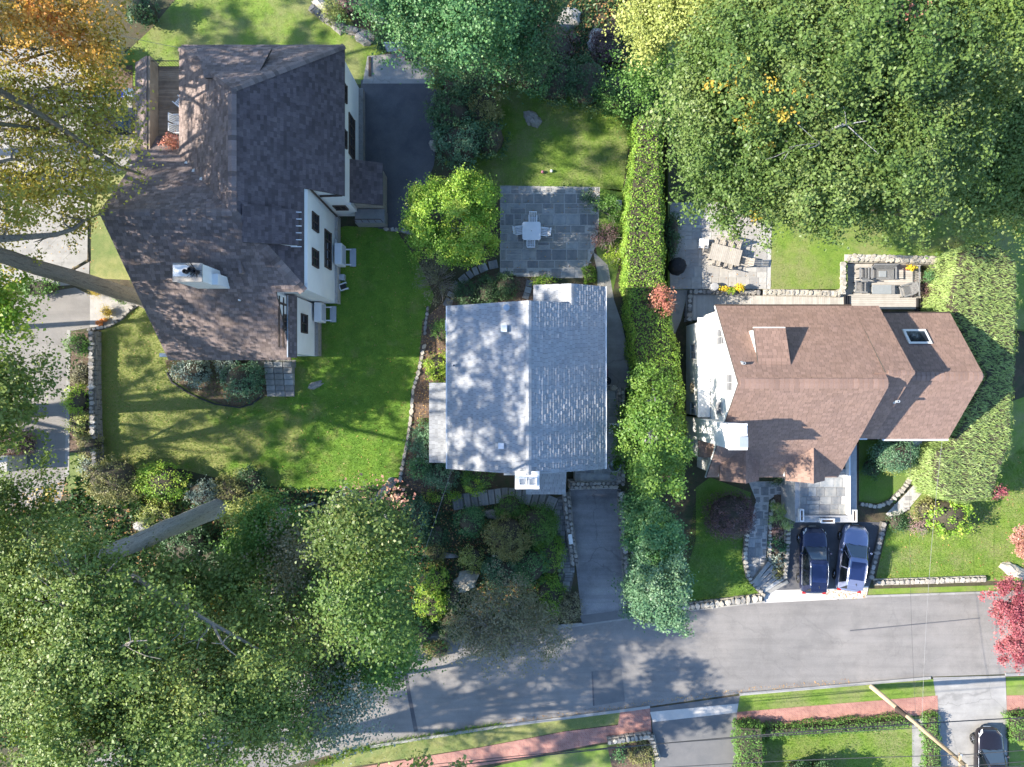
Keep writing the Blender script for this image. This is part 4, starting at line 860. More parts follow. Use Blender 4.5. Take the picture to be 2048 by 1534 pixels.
# chimney
ch = MB(); x0, x1, y0_, y1_ = -19.35, -17.75, 5.85, 6.85
ch.box(x0, x1, y0_, y1_, 5.5, 10.9); c_ = ch.build('chimney', 'stucco', lh)
MB().box(x1, x1+.35, y0_, y1_-.35, 5.5, 9.6).build('chimney_shoulder', 'stucco', lh)
MB().box(x0+.05, x0+1.0, y0_+.25, y1_-.1, 11.05, 11.15).build('cap', 'white_trim', c_); MB().box(x0-.04, x1+.04, y0_-.04, y1_+.04, 10.9, 11.0).build('crown', 'stone', c_)
for k in range(3): MB().lathe([(.13, 0), (.13, .45), (.09, .45), (.09, .1)], (x1-.2-.28*k, y0_+.5+.1*(k % 2), 11.0), 10).build('flue', 'black', c_)
mb = MB(); 
for k in range(14): a_ = random.uniform(0, 6.28); mb.tube([(x1-.3, y0_+.6, 11.0), (x1-.3+.5*math.cos(a_), y0_+.6+.5*math.sin(a_), 11.25+random.uniform(0, .3))], [.03, .01], 4)
mb.build('twig_nest', 'timber', c_)
MB().lathe([(.05, 0), (.05, .25), (.0, .27)], (P(478, 600, 7.7)[0], P(478, 600, 7.7)[1], 7.5), 8).build('vent_pipe', 'white_trim', lh)
MB().lathe([(.07, 0), (.07, .3), (.05, .3), (.04, .1)], (P(483, 237, 10)[0], P(483, 237, 10)[1], 9.9), 8).build('vent_pipe', 'black', lh)
mb = MB(); mb.obox((P(480, 505, 8.6)[0], P(480, 505, 8.6)[1]), (.12, -1), 2.6, .18, 8.35, 8.9); mb.build('cricket', 'shingle_brown', lh)
# east lean-to
roof(lh, [(-8.95, 12.35, 2.75), (-8.95, 15.25, 2.75), (-11.3, 15.3, 3.6), (-11.3, 12.35, 3.6)], 'shingle_brown_shaded', **SB)
MB().box(-11.0, -9.15, 12.5, 15.1, 0, 2.6).build('lean_to_wall', 'stone', lh); MB().box(-11.2, -9.1, 11.45, 12.45, 0, 1.3).build('side_stoop', 'flagstone', lh)
MB().box(-11.3, -11.0, 12.2, 15.3, 2.4, 3.4).build('lean_to_wall', 'stucco', lh)
mb = MB(); mb.tube([(-11.1, 11.5, 2.2), (-9.2, 11.5, 2.2)], .03, 6)
for k in range(5): mb.tube([(-11.1+k*.47, 11.5, 1.3), (-11.1+k*.47, 11.5, 2.2)], .02, 5)
mb.build('railing', 'timber', lh)
# west wing: roof deck between two strips
roof(lh, [(-25.8, 15.6, 3.2), (-25.8, 22.0, 3.2), (-24.5, 22.0, 4.2), (-24.5, 15.6, 4.2)], 'shingle_brown', **SB)
MB().box(-25.6, -24.4, 15.7, 21.9, 0, 3.0).build('wing_wall', 'stucco_warm', lh); MB().box(-24.5, -24.32, 15.7, 22.0, 3.0, 4.15).build('parapet', 'deck_brown', lh)
MB().box(-24.4, -21.0, 16.9, 21.8, 0, 3.0).build('wing_wall', 'stucco_warm', lh)
mb = MB(); y = 16.9
while y < 21.8: mb.box(-24.3, -21.0, y, y+.13, 3.0, 3.06); y += .145
mb.build('deck_boards', 'deck_brown', lh, kind='stuff')
roof(lh, [(-25.9, 14.0, 3.9), (-25.9, 16.95, 3.5), (-21.2, 16.95, 3.5), (-21.2, 14.0, 5.9)][:4] if False else [(-25.4, 14.5, 5.0), (-25.4, 16.9, 3.3), (-21.2, 16.9, 3.3), (-21.2, 14.5, 5.0)], 'shingle_brown', **SB)
MB().box(-25.2, -21.0, 14.3, 16.7, 0, 3.1).build('wing_wall', 'stucco_warm', lh)
mb = MB()
for k in range(17): mb.tube([(-24.2+k*.2, 21.75, 3.05), (-24.2+k*.2, 21.75, 3.95)], .018, 4)
mb.tube([(-24.3, 21.75, 3.98), (-21.0, 21.75, 3.98)], .035, 6); mb.tube([(-24.3, 21.75, 3.15), (-21.0, 21.75, 3.15)], .025, 6); mb.build('railing', 'black', lh)
MB().box(-23.2, -21.0, 1.75, 2.0, 5.0, 5.1).build('fascia', 'white_trim', lh)

# ================================================================== MIDDLE HOUSE
mh = thing('grey_roof_house', 'house with pale grey shingled gable roof in the centre', 'house')
mW = lambda x, y: 8.9-.56*(1.0-x); mE = lambda x, y: 8.9-.58*(x-1.0); fM = lambda x, y: min(mW(x, y), mE(x, y)); mX = lambda x, y: 7.33-.58*(3.7-x); SG = dict(course=.2, tab=.28, th=.045)
roof(mh, pz(mW, [(-4.16, -5.5), (1.0, -5.5), (1.0, 5.0), (-4.16, 5.0)]), 'shingle_grey', **SG); roof(mh, pz(mE, [(1.0, -5.5), (6.0, -5.5), (6.0, 5.0), (1.0, 5.0)]), 'shingle_grey', **SG)
roof(mh, pz(mE, [(3.7, 5.0), (6.0, 5.0), (6.0, 6.25), (3.7, 6.25)]), 'shingle_grey', **SG); roof(mh, [(x, y, mX(x, y)+.02) for x, y in [(1.4, 4.95), (3.7, 4.95), (3.7, 6.25), (1.4, 6.35)]], 'shingle_grey', **SG)
cap(mh, (1.0, -5.5, 8.92), (1.0, 5.0, 8.92), 'shingle_grey', .34); cap(mh, (3.7, 4.9, 7.36), (3.7, 6.25, 7.36), 'shingle_grey', .3)
walls_under(mh, -3.9, 5.75, -5.2, 4.75, fM, 'stucco_warm'); walls_under(mh, 1.65, 5.75, 4.75, 6.0, lambda x, y: min(mX(x, y), mE(x, y)), 'stucco_warm')
roof(mh, [(-5.65, -5.4, 3.4), (-4.0, -5.4, 3.6), (-4.0, .05, 3.6), (-5.65, .05, 3.4)], 'shingle_grey', **SG); MB().box(-5.5, -3.9, -5.2, -.1, 0, 3.15).build('annex_wall', 'stucco_warm', mh)
MB().box(-4.35, -4.16, 3.45, 4.15, 4.3, 5.6).build('bay', 'white_trim', mh)
MB().box(5.98, 6.1, -5.5, 6.25, 5.9, 6.02).build('gutter', 'white_trim', mh); MB().box(-4.26, -4.15, -5.5, 5.0, 5.9, 6.02).build('gutter', 'white_trim', mh)
def roof_box(house, u, v, z, a, b, h, m='white_plastic', name='roof_vent'):
    X, Y, _ = P(u, v, z); MB().box(X-a/2, X+a/2, Y-b/2, Y+b/2, z-.35, z+h).build(name, m, house, bevel=.02)
roof_box(mh, 1008, 657, 8.4, .38, .42, .12); roof_box(mh, 1002, 892, 8.2, .36, .36, .12)
X, Y, _ = P(1013, 616, 8.5); MB().lathe([(.12, -.3), (.12, .3), (.2, .3), (.2, .38), (0, .42)], (X, Y, 8.4), 12).build('roof_vent', 'metal_grey', mh)
X, Y, _ = P(908, 731, 6.7); MB().lathe([(.09, -.3), (.09, .3), (.065, .3), (.06, .05)], (X, Y, 6.5), 10).build('vent_pipe', 'white_trim', mh); MB().lathe([(.063, .32), (0, .33)], (X, Y, 6.5), 10).build('flue', 'black', mh)
# chimney with two flues
cx0, cx1, cy0, cy1 = PX(1032, 9), PX(1077, 9), PY(977, 9), PY(945, 9)
c_ = MB().box(cx0, cx1, cy0, cy1, 0, 8.8).build('chimney', 'stucco', mh)
MB().box(cx0-.06, cx1+.06, cy0-.06, cy1+.06, 8.8, 8.88).build('crown', 'white_trim', c_)
for k in range(2):
    a_ = cx0+.17+k*.58; mb = MB(); mb.box(a_, a_+.5, cy0+.2, cy0+.24, 8.88, 9.15).box(a_, a_+.5, cy1-.34, cy1-.3, 8.88, 9.15).box(a_, a_+.04, cy0+.24, cy1-.34, 8.88, 9.15).box(a_+.46, a_+.5, cy0+.24, cy1-.34, 8.88, 9.15).build('flue', 'white_trim', c_)
MB().box(cx0-.75, cx0, cy1-.35, cy1+.0, 5.0, 7.6).build('chimney_shoulder', 'stucco_warm', mh)
roof(mh, [(PX(1052, 4), -5.3, 5.0), (PX(1131, 4), -5.3, 5.0), (PX(1131, 4), PY(988, 4), 4.0), (PX(1052, 4), PY(988, 4), 4.0)], 'shingle_grey', **SG)
MB().box(PX(1056, 4), PX(1127, 4), -7.0, -5.2, 0, 3.85).build('porch', 'stucco_warm', mh)
window(mh, (1.9, -5.2, 3.2), 1.2, 1.3, 'y-', 'white_trim'); window(mh, (4.3, -5.2, 3.4), 1.4, 1.3, 'y-', 'white_trim'); window(mh, (0, 4.75, 3.4), 1.4, 1.3, 'y+', 'white_trim'); window(mh, (-3.9, 2.2, 3.4), 1.3, 1.3, 'x-', 'white_trim')
window(mh, (5.75, 2.0, 3.4), 1.4, 1.3, 'x+', 'white_trim'); window(mh, (5.75, -2.5, 3.4), 1.4, 1.3, 'x+', 'white_trim')

# ================================================================== RIGHT HOUSE
rh = thing('brown_roof_house', 'white house with reddish brown gable roof on the right', 'house')
aN = lambda x, y: 9.9-.87*y; aS = lambda x, y: 9.9+1.03*y; fA = lambda x, y: min(aN(x, y), aS(x, y))
bN = lambda x, y: 9.5-.91*(y-.65); bS = lambda x, y: 9.5+1.08*(y-.65); fB = lambda x, y: min(bN(x, y), bS(x, y))
cN = lambda x, y: 7.5-.776*(y-.45); cS = lambda x, y: 7.5+.84*(y-.45); fC = lambda x, y: min(cN(x, y), cS(x, y)); SR = dict(course=.2, tab=.3, th=.022)
for fn, q in ((aN, [(13.3, 0), (22.2, 0), (22.2, 5.05), (13.3, 5.05)]), (aS, [(13.3, -6.4), (22.3, -6.4), (22.2, 0), (13.3, 0)]), (bN, [(22.2, .65), (23.9, .65), (23.9, 5.05), (22.2, 5.05)]), (bS, [(21.5, -3.6), (23.9, -3.6), (23.9, .65), (21.5, .65)]),
              (cN, [(23.7, .45), (29.4, .45), (29.4, 4.7), (23.7, 4.7)]), (cS, [(23.7, -3.73), (29.4, -3.73), (29.4, .45), (23.7, .45)])): roof(rh, pz(fn, q), 'shingle_red', **SR)
cap(rh, (13.4, 0, 9.93), (22.1, 0, 9.93), 'shingle_red', .6); cap(rh, (22.3, .65, 9.52), (23.9, .65, 9.52), 'shingle_red', .3); cap(rh, (24.0, .45, 7.53), (29.3, .45, 7.53), 'shingle_red', .55)
walls_under(rh, 13.55, 22.0, -6.1, 4.8, fA, 'stucco_warm', z0=0, n=24); walls_under(rh, 21.6, 23.7, -3.3, 4.8, fB, 'stucco_warm', n=24); walls_under(rh, 23.7, 29.1, -3.45, 4.45, fC, 'stucco_warm', n=24)
MB().prism([(13.28, -6.45, 3.1), (13.28, 0, 9.75), (13.28, 5.1, 5.3), (13.28, 5.1, 5.1), (13.28, 0, 9.5), (13.28, -6.45, 2.9)], (.1, 0, 0)).build('barge_board', 'white_trim', rh)
MB().box(12.75, 13.56, -2.2, 4.2, 0, 3.4).build('lower_bay', 'stucco_warm', rh); MB().box(12.65, 13.5, -2.3, 4.5, 3.4, 3.5).build('bay_roof', 'white_trim', rh)
for (u, v, z, a, b) in ((1425, 673, 6, 1.1, 1.5),): window(rh, (13.55, PY(v, z), z), a, b, 'x-', 'bench_grey', 2, 4)
window(rh, (13.55, PY(765, 8), 7.7), 1.1, 1.1, 'x-', 'bench_grey', 2, 4); window(rh, (13.55, PY(817, 6), 5.6), .8, 1.0, 'x-', 'bench_grey', 2, 3)
window(rh, (12.75, PY(703, 2.4), 2.1), 1.1, 1.2, 'x-', 'bench_grey', 2, 2); window(rh, (12.75, PY(817, 2.2), 2.1), .9, 1.1, 'x-', 'bench_grey', 2, 2); window(rh, (13.55, -4.9, 2.2), .8, 1.2, 'x-', 'bench_grey', 2, 2)
# shed dormer (north slope)
dx0, dx1 = PX(1507, 8.1), PX(1570, 8.1); dyn = PY(656, 8.2)
roof(rh, [(dx0, dyn, 8.15), (dx1, dyn, 8.15), (dx1, 1.15, 8.95), (dx0, 1.15, 8.95)], 'shingle_red', **SR)
MB().prism([(dx0+.08, dyn-.1, 6.4), (dx0+.08, dyn-.1, 7.98), (dx0+.08, 1.4, 8.75), (dx0+.08, 1.4, 8.4)], (dx1-dx0-.16, 0, 0)).build('dormer_wall', 'white_trim', rh)
MB().box(dx0, dx1, dyn-.02, dyn+.07, 8.0, 8.14).build('gutter', 'white_trim', rh)
# gabled dormers (south slope)
for (xr,) in ((15.2,), (19.6,)):
    zt = 5.6; hw = 1.3; ze = 4.35; yr = (zt-9.9)/1.03; ye = (ze-9.9)/1.03
    roof(rh, [(xr-hw, -6.5, ze), (xr, -6.5, zt), (xr, yr+.05, zt), (xr-hw, ye+.05, ze)], 'shingle_red', .2, .3, .02); roof(rh, [(xr, -6.5, zt), (xr+hw, -6.5, ze), (xr+hw, ye+.05, ze), (xr, yr+.05, zt)], 'shingle_red', .2, .3, .02)
    MB().prism([(xr-hw+.15, -6.3, 3.1), (xr+hw-.15, -6.3, 3.1), (xr+hw-.15, -6.3, 4.25), (xr, -6.3, 5.4), (xr-hw+.15, -6.3, 4.25)], (0, 1.2, 0)).build('dormer_wall', 'white_trim', rh)
    cap(rh, (xr, -6.5, zt+.01), (xr, yr, zt+.01), 'shingle_red', .25)
    window(rh, (xr, -6.3, 3.9), .8, .8, 'y-', 'white_trim', 2, 2)
# skylight
X, Y, _ = P(1848, 671, 6.3); sk = MB(); zf = cN
def slope_box(house, x0, x1, y0, y1, fn, h0, h1, m, name): return MB().add([(x0, y0, fn(0, y0)+h0), (x1, y0, fn(0, y0)+h0), (x1, y1, fn(0, y1)+h0), (x0, y1, fn(0, y1)+h0), (x0, y0, fn(0, y0)+h1), (x1, y0, fn(0, y0)+h1), (x1, y1, fn(0, y1)+h1), (x0, y1, fn(0, y1)+h1)], [(0, 3, 2, 1), (4, 5, 6, 7), (0, 1, 5, 4), (1, 2, 6, 5), (2, 3, 7, 6), (3, 0, 4, 7)]).build(name, m, house)
sk = slope_box(rh, X-.75, X+.75, Y-.5, Y+.5, zf, -.05, .14, 'white_trim', 'skylight'); slope_box(sk, X-.6, X+.6, Y-.36, Y+.36, zf, .142, .15, 'glass', 'pane')
for (u, v, z, r) in ((1483, 727, 8.7, .09), (1780, 802, 7.0, .1)): X, Y, _ = P(u, v, z); MB().lathe([(.16, -.1), (.09, .0), (.09, .38), (.06, .38), (.05, .2)], (X, Y, fA(X, Y) if u < 1700 else fB(X, Y)), 10).build('vent_pipe', 'metal_grey', rh)
# tall west chimney
c_ = MB().box(12.75, 13.75, -3.85, -2.4, 0, 9.9).build('chimney', 'stucco', rh); MB().box(12.7, 13.8, -3.9, -2.35, 9.9, 10.0).build('crown', 'white_trim', c_)
MB().box(13.1, 13.65, -2.95, -2.5, 10.0, 10.35).build('flue', 'white_trim', c_); MB().box(13.2, 13.7, -3.7, -3.1, 10.0, 10.4).build('flue', 'metal_grey', c_)
MB().box(12.75, 13.6, -5.0, -3.86, 0, 3.4).build('chimney_shoulder', 'stucco', rh); roof(rh, [(12.7, -5.0, 3.5), (13.6, -5.0, 4.2), (13.6, -3.86, 4.2), (12.7, -3.86, 3.5)], 'shingle_red', .2, .3, .02)
for (x0, x1, yy) in ((13.3, 22.2, 5.12), (23.8, 29.4, 4.76)):
    MB().box(x0, x1, yy-.06, yy+.06, 5.2 if yy > 5 else 3.95, 5.36 if yy > 5 else 4.12).build('gutter', 'timber', rh)
MB().box(21.6, 23.5, -3.72, -3.6, 4.7, 4.84).build('gutter', 'white_trim', rh); MB().box(25.0, 29.4, -3.86, -3.74, 3.85, 4.0).build('gutter', 'white_trim', rh)
leafmat('leaf_mid2', [(.035, .08, .02), (.06, .12, .03), (.10, .17, .035), (.17, .21, .05), (.27, .27, .10)], gain=1.2, pos=[0, .3, .55, .85, 1])
leafmat('leaf_holly', [(.04, .09, .02), (.075, .15, .025), (.12, .20, .035), (.17, .24, .05)], trans=.2)
leafmat('leaf_oak3', [(.04, .08, .025), (.075, .125, .03), (.11, .16, .035), (.16, .17, .045), (.24, .23, .09)], gain=1.2, pos=[0, .35, .65, .88, 1])
# ================================================================== HEDGES
hedge('hedge', 'long clipped green hedge running between the middle and right gardens',
      [(1272, 228, 3), (1262, 310, 1), (1248, 380, .6), (1241, 450, .3), (1240, 520, .3), (1243, 600, .3), (1250, 680, .3), (1258, 780, .3), (1262, 870, .3), (1264, 950, .5), (1310, 985, 4), (1368, 970, 5), (1376, 880, 5.4), (1374, 800, 5), (1362, 700, 4.4), (1345, 620, 4), (1334, 560, 3.4), (1332, 460, 3.2), (1330, 380, 3.2), (1326, 300, 3.2), (1328, 245, 3.2), (1300, 224, 3.2)],
      3.9, 'leaf_hedge', .8, .13, rough=.25, hf=lambda x, y: 3.2+2.3*np.clip((8-y)/12, 0, 1))
hedge('hedge', 'wide shaggy grass green hedge at the far right beyond the house shadow',
      [(1925, 500), (1990, 470), (2046, 520), (2046, 620), (2040, 740), (2034, 800), (2036, 880), (2010, 950), (1995, 1000), (1940, 1012), (1890, 1000), (1868, 960), (1872, 900), (1905, 888), (1975, 750), (1900, 612), (1905, 560)],
      3.5, 'leaf_blade', 1.1, .30, .13, rough=.15, blade=True, round_=.7)
hedge('hedge', 'dense box hedge corner beside the lower asphalt driveway', [(1478, 1458), (1530, 1456), (1536, 1500), (1532, 1620), (1480, 1620)], 1.6, 'leaf_mid', .7, .11)
hedge('hedge', 'low trimmed hedge behind the red brick pavement', [(1532, 1458), (1700, 1446), (1826, 1436), (1828, 1464), (1700, 1476), (1534, 1486)], 1.0, 'leaf_mid', .7, .11, rough=.08)
hedge('hedge', 'narrow hedge between garden path and concrete driveway', [(1856, 1438), (1884, 1434), (1890, 1480), (1892, 1600), (1858, 1600)], 1.0, 'leaf_mid', .7, .11)
hedge('hedge', 'small green hedge right of the bottom parked car', [(2024, 1434), (2070, 1432), (2070, 1490), (2030, 1492)], 1.0, 'leaf_mid', .7, .11)
hedge('hedge', 'brown clipped hedge block at the left edge of the lane', [(-60, 862), (22, 866), (34, 880), (32, 912), (-60, 918)], 2.0, 'leaf_brownred', .7, .12)
hedge('hedge', 'low dark box hedge beside the gable of the grey roofed house', [(1166, 532), (1185, 530), (1193, 545), (1194, 560), (1170, 566)], 1.1, 'leaf_hedge', .7, .09, rough=.05)
# ================================================================== SHRUBS
S = shrub
EV = dict(limbs=3, cl=.22, br=.15, shell=.82, per=40, lumpy=.16, minz=-.75)
tree((8.9, -4.0), [(None, 8.9, -3.2, 8.8, 1.45, 1.7, 2.6), (None, 9.0, -1.4, 6.0, 1.4, 1.5, 1.8), (None, 9.1, .2, 4.4, 1.3, 1.3, 1.2), (None, 8.9, -5.0, 9.6, 1.6, 1.7, 2.9), (None, 8.7, -3.6, 5.5, 1.7, 2.6, 3.2), (None, 8.6, -4.0, 2.4, 1.6, 2.8, 2.4)], .2, 8, 'leaf_holly', 'tall rounded holly standing at the south end of the long hedge', 34000, .15, name='holly_tree', **EV)
tree((8.9, -12.2), [(None, 9.0, -12.8, 9.6, 1.5, 1.7, 2.8), (None, 9.0, -13.4, 6.0, 1.7, 1.8, 3.2), (None, 8.9, -14.2, 2.6, 1.6, 1.9, 2.6), (None, 9.0, -11.3, 8.4, 1.4, 1.5, 2.6)], .2, 8, 'leaf_teal', 'large rounded evergreen beside the road end of the middle driveway', 34000, .14, name='evergreen_tree', **EV)
tree((8.9, -10.0), [(None, 9.1, -9.3, 7.6, 1.3, 1.5, 2.4), (None, 9.0, -9.6, 4.4, 1.4, 1.7, 2.4), (None, 8.9, -8.6, 3.6, 1.2, 1.2, 2.0), (None, 9.4, -9.6, 5.6, 1.2, 1.3, 2.0)], .18, 6, 'leaf_spruce', 'feathery evergreen between the holly and the rounded evergreen', 26000, .15, name='evergreen_tree', **EV)
# top middle border
S(930, 170, 58, 3.6, 'leaf_dark', 'tall dark shrub nearest the basketball hoop', leaf=.15, ry=55)
S(905, 225, 52, 3.4, 'leaf_dark', 'dark green shrub leaning over the asphalt drive', leaf=.15)
S(960, 215, 45, 3.0, 'leaf_olive', 'yellow flecked shrub at the corner of the back lawn', leaf=.13)
S(918, 285, 52, 3.2, 'leaf_teal', 'blue green shrub between drive and back lawn', leaf=.14)
S(975, 275, 42, 2.6, 'leaf_dark', 'dark rounded shrub left of the lawn rock', leaf=.13)
S(890, 130, 48, 3.0, 'leaf_sun', 'pale sunlit shrub right of the hoop stand', leaf=.13, core=False, twigs=4)
S(985, 140, 48, 2.2, 'leaf_twiggy', 'thin twiggy shrub over pale ground behind the back lawn', leaf=.1, dens=.5, core=False, twigs=10)
S(1065, 135, 42, 3.2, 'leaf_spruce', 'bright green shrub hanging into the back lawn', leaf=.13, ry=55)
S(1110, 160, 52, 1.8, 'leaf_dark', 'dark low shrub left in the shady top border', leaf=.13, dens=.7)
S(1175, 165, 55, 1.8, 'leaf_dark', 'dark low shrub in the middle of the shady top border', leaf=.13, dens=.7)
S(1235, 185, 45, 2.4, 'leaf_mid', 'green shrub above the top end of the long hedge', leaf=.13)
S(1275, 180, 45, 2.8, 'leaf_dark', 'dark shrub beneath the yellow green tree', leaf=.13)
S(1100, 95, 55, 1.2, 'leaf_purple', 'dark purple ground shrub between the two shaded boulders', leaf=.13, dens=.6)
S(1225, 90, 45, 1.2, 'leaf_purple', 'dark purple shrub right of the triangular boulder', leaf=.13, dens=.6)
S(1265, 60, 40, 2.0, 'leaf_purple', 'deep purple shrub at the top beside the yellow green tree', leaf=.13, dens=.6)
S(1210, 472, 26, 1.5, 'leaf_purple', 'wine red shrub at the right of the back patio', leaf=.1, dens=.7, core=False, twigs=6)
S(1214, 420, 30, 1.6, 'leaf_mid', 'open green shrub beside the upper right of the back patio', leaf=.11, dens=.5, core=False)
S(1232, 505, 22, 1.0, 'leaf_lime', 'small yellow green plant beside the hedge near the back patio', leaf=.1, dens=.6, core=False)
S(1185, 398, 22, 1.2, 'leaf_dark', 'thin dark plant at the top right patio corner', leaf=.1, dens=.4, core=False)
S(875, 560, 46, 1.9, 'leaf_twiggy', 'bare spreading shrub beside the stepping stones', leaf=.09, dens=.28, core=False, twigs=22, name='bare_shrub')
S(1012, 572, 26, 1.3, 'leaf_dark', 'dark yew nearest the patio steps', leaf=.1); S(972, 580, 28, 1.3, 'leaf_dark', 'dark yew in the middle of the bed above the grey roof', leaf=.1); S(932, 588, 26, 1.3, 'leaf_dark', 'dark yew at the left of the bed above the grey roof', leaf=.1)
S(1092, 563, 24, 1.0, 'leaf_lime2', 'bright low box shrub against the patio edge', leaf=.09, ry=9)
S(884, 664, 17, 1.4, 'leaf_mid', 'small dark green shrub against the west wall of the middle house', leaf=.12, ry=24)
S(876, 734, 24, 1.8, 'leaf_lime', 'yellow green shrub against the west wall of the middle house', leaf=.14, ry=33)
S(848, 842, 8, .5, 'leaf_mid', 'tiny green plant in the garden strip', leaf=.09)
S(845, 885, 30, 2.4, 'leaf_teal', 'grey green shrub left of the annex roof', leaf=.12, ry=38)
S(838, 935, 22, 2.0, 'leaf_spruce', 'mid green shrub at the outer bend of the bed', leaf=.12)
S(885, 952, 38, 2.2, 'leaf_teal', 'pale blue green shrub below the annex roof', leaf=.12, ry=26)
S(955, 955, 32, 1.8, 'leaf_mid', 'green shrub under the south gable', leaf=.12, ry=24); S(948, 968, 18, 2.0, 'leaf_lime', 'small yellow shrub under the south gable', leaf=.12)
S(885, 992, 36, .7, 'leaf_lime2', 'low mossy shrub along the curved bed', leaf=.1, ry=10)
# front garden
S(942, 1043, 30, 1.8, 'leaf_spruce', 'round clipped dark green shrub in the front garden', leaf=.09, lumpy=.08)
S(1072, 1050, 44, 2.0, 'leaf_mid', 'wide clipped green mound beside the stone paving', leaf=.1, lumpy=.1)
S(1020, 1015, 30, 1.4, 'leaf_mid', 'green shrub under the curved front steps', leaf=.1)
S(1015, 1072, 46, 2.8, 'leaf_olive', 'olive golden spreading shrub in the middle of the front garden', leaf=.12, cat='shrub', ry=46)
S(1000, 1145, 36, 1.8, 'leaf_teal', 'blue green low shrub below the golden one', leaf=.11); S(1060, 1130, 40, 1.6, 'leaf_spruce', 'dark green shrub right of the blue green one', leaf=.11)
S(1100, 1110, 28, 1.3, 'leaf_hedge', 'green ivy mound at the edge of the stone paving', leaf=.11, ry=50); S(1100, 1190, 30, 1.3, 'leaf_hedge', 'lower green ivy mound by the stone paving', leaf=.11, ry=42)
S(946, 1115, 24, 1.3, 'leaf_sun', 'small pale feathery shrub right of the rock ledge', leaf=.1)
S(862, 1160, 34, 2.2, 'leaf_lime2', 'bright yellow green shrub left of the rock outcrop', leaf=.12, ry=28); S(862, 1208, 32, 2.0, 'leaf_lime2', 'second bright green shrub just below the yellow green one', leaf=.12, ry=30)
S(900, 1195, 24, 1.2, 'leaf_dark', 'dark green shrub right of the second bright shrub', leaf=.11); S(905, 1250, 30, 1.0, 'leaf_dark', 'low dark shrub above the long roadside rock', leaf=.11)
S(832, 1265, 34, 1.6, 'leaf_mid', 'green shrub above the small corner rock', leaf=.12); S(872, 1300, 30, .9, 'leaf_olive', 'low olive bush spilling over the road edge', leaf=.1, ry=20)
S(1140, 1215, 22, 1.4, 'leaf_twiggy', 'dark brown green bush at the foot of the stone paving', leaf=.1, ry=32); S(870, 1070, 26, 1.0, 'leaf_dark', 'dark ground shrub under the overhead wire', leaf=.1); S(832, 1040, 28, 1.5, 'leaf_teal', 'dark teal shrub right of the orange tipped tree', leaf=.12, ry=45)
S(870, 1105, 20, .9, 'leaf_olive', 'small olive shrub on the rock ledge', leaf=.1)
S(1080, 1235, 40, 1.5, 'leaf_twiggy', 'brown green shrub beside the road below the paving', leaf=.1, dens=.6, core=False, twigs=8)
# right of the middle driveway
# left house beds
S(385, 742, 38, 1.6, 'leaf_grey', 'pale grey green shrub at the left below the tudor roof', leaf=.13, ry=28); S(485, 760, 42, 2.0, 'leaf_teal', 'rounded teal shrub beside the stone steps', leaf=.13, ry=42)
S(455, 735, 28, 1.4, 'leaf_grey', 'grey shrub between the pale and the teal shrub', leaf=.12)
S(158, 690, 26, 1.2, 'leaf_mid', 'green shrub at the top of the lane bed', leaf=.11, ry=22); S(160, 745, 22, .9, 'leaf_twiggy', 'brown low shrub in the lane bed', leaf=.11, ry=26)
S(155, 800, 26, 1.3, 'leaf_lime', 'bright green rose shrub in the lane bed', leaf=.12, ry=30); S(160, 850, 26, 1.2, 'leaf_sun', 'pale green shrub in the lower lane bed', leaf=.12, ry=26)
S(180, 890, 28, 1.2, 'leaf_olive', 'olive shrub at the bottom of the lane bed', leaf=.12); S(178, 930, 20, .8, 'leaf_grey', 'pale shrub stub on the yellow verge', leaf=.12)
S(195, 580, 12, .8, 'leaf_yellow', 'round yellow chrysanthemum under the leaning trunk', leaf=.06, cat='flower', name='chrysanthemum', lumpy=.05); S(212, 624, 10, .7, 'leaf_yellow', 'smaller yellow chrysanthemum above the pumpkins', leaf=.06, cat='flower', name='chrysanthemum', lumpy=.05)
S(240, 592, 15, .8, 'leaf_mid', 'small green plant beside the base of the leaning trunk', leaf=.1); S(80, 575, 40, 1.6, 'leaf_mid', 'green bush under the leaning trunk by the lane', leaf=.14, ry=18)
S(230, 960, 62, 2.6, 'leaf_olive', 'mossy olive brown shrub below the lane bed', leaf=.12, ry=48); S(320, 962, 58, 2.2, 'leaf_lime2', 'yellow green shrub above the big grey trunk', leaf=.12, ry=36)
S(405, 985, 36, 1.6, 'leaf_grey', 'silvery shrub right at the top of the big grey trunk', leaf=.12, ry=26); S(310, 1030, 34, 1.2, 'leaf_sun', 'sunlit straggly plant along the grey trunk', leaf=.11, core=False, dens=.6)
S(460, 985, 34, 1.6, 'leaf_olive', 'olive shrub at the edge of the front lawn', leaf=.12); S(370, 1090, 50, 1.4, 'leaf_dark', 'dark shrub in the shade below the grey trunk', leaf=.14); S(430, 1130, 45, 1.2, 'leaf_dark', 'deep shade shrub right of the grey trunk', leaf=.14)
S(500, 962, 30, 1.2, 'leaf_dark', 'low dark shrub at the lower lawn edge', leaf=.12)
S(215, 110, 28, 1.8, 'leaf_grey', 'pale shrub at the end of the upper lawn wall', leaf=.12); S(285, 20, 32, 2.2, 'leaf_dark', 'dark shrub at the top beside the orange maple', leaf=.13)
S(665, 25, 22, 1.4, 'leaf_sun', 'pale shrub on the rocks above the upper lawn', leaf=.1, core=False, twigs=8); S(770, 75, 26, 1.2, 'leaf_dark', 'dark shrub left of the basketball backboard', leaf=.1, core=False); S(700, 0, 30, 1.4, 'leaf_brownred', 'brown shrub on the rock slope at the top edge', leaf=.11, ry=20)
S(362, 300, 20, 4.8, 'leaf_red', 'red leaved shrub rising past the roof deck corner', leaf=.13, ry=26, shell=.5, core=False, dens=.7)
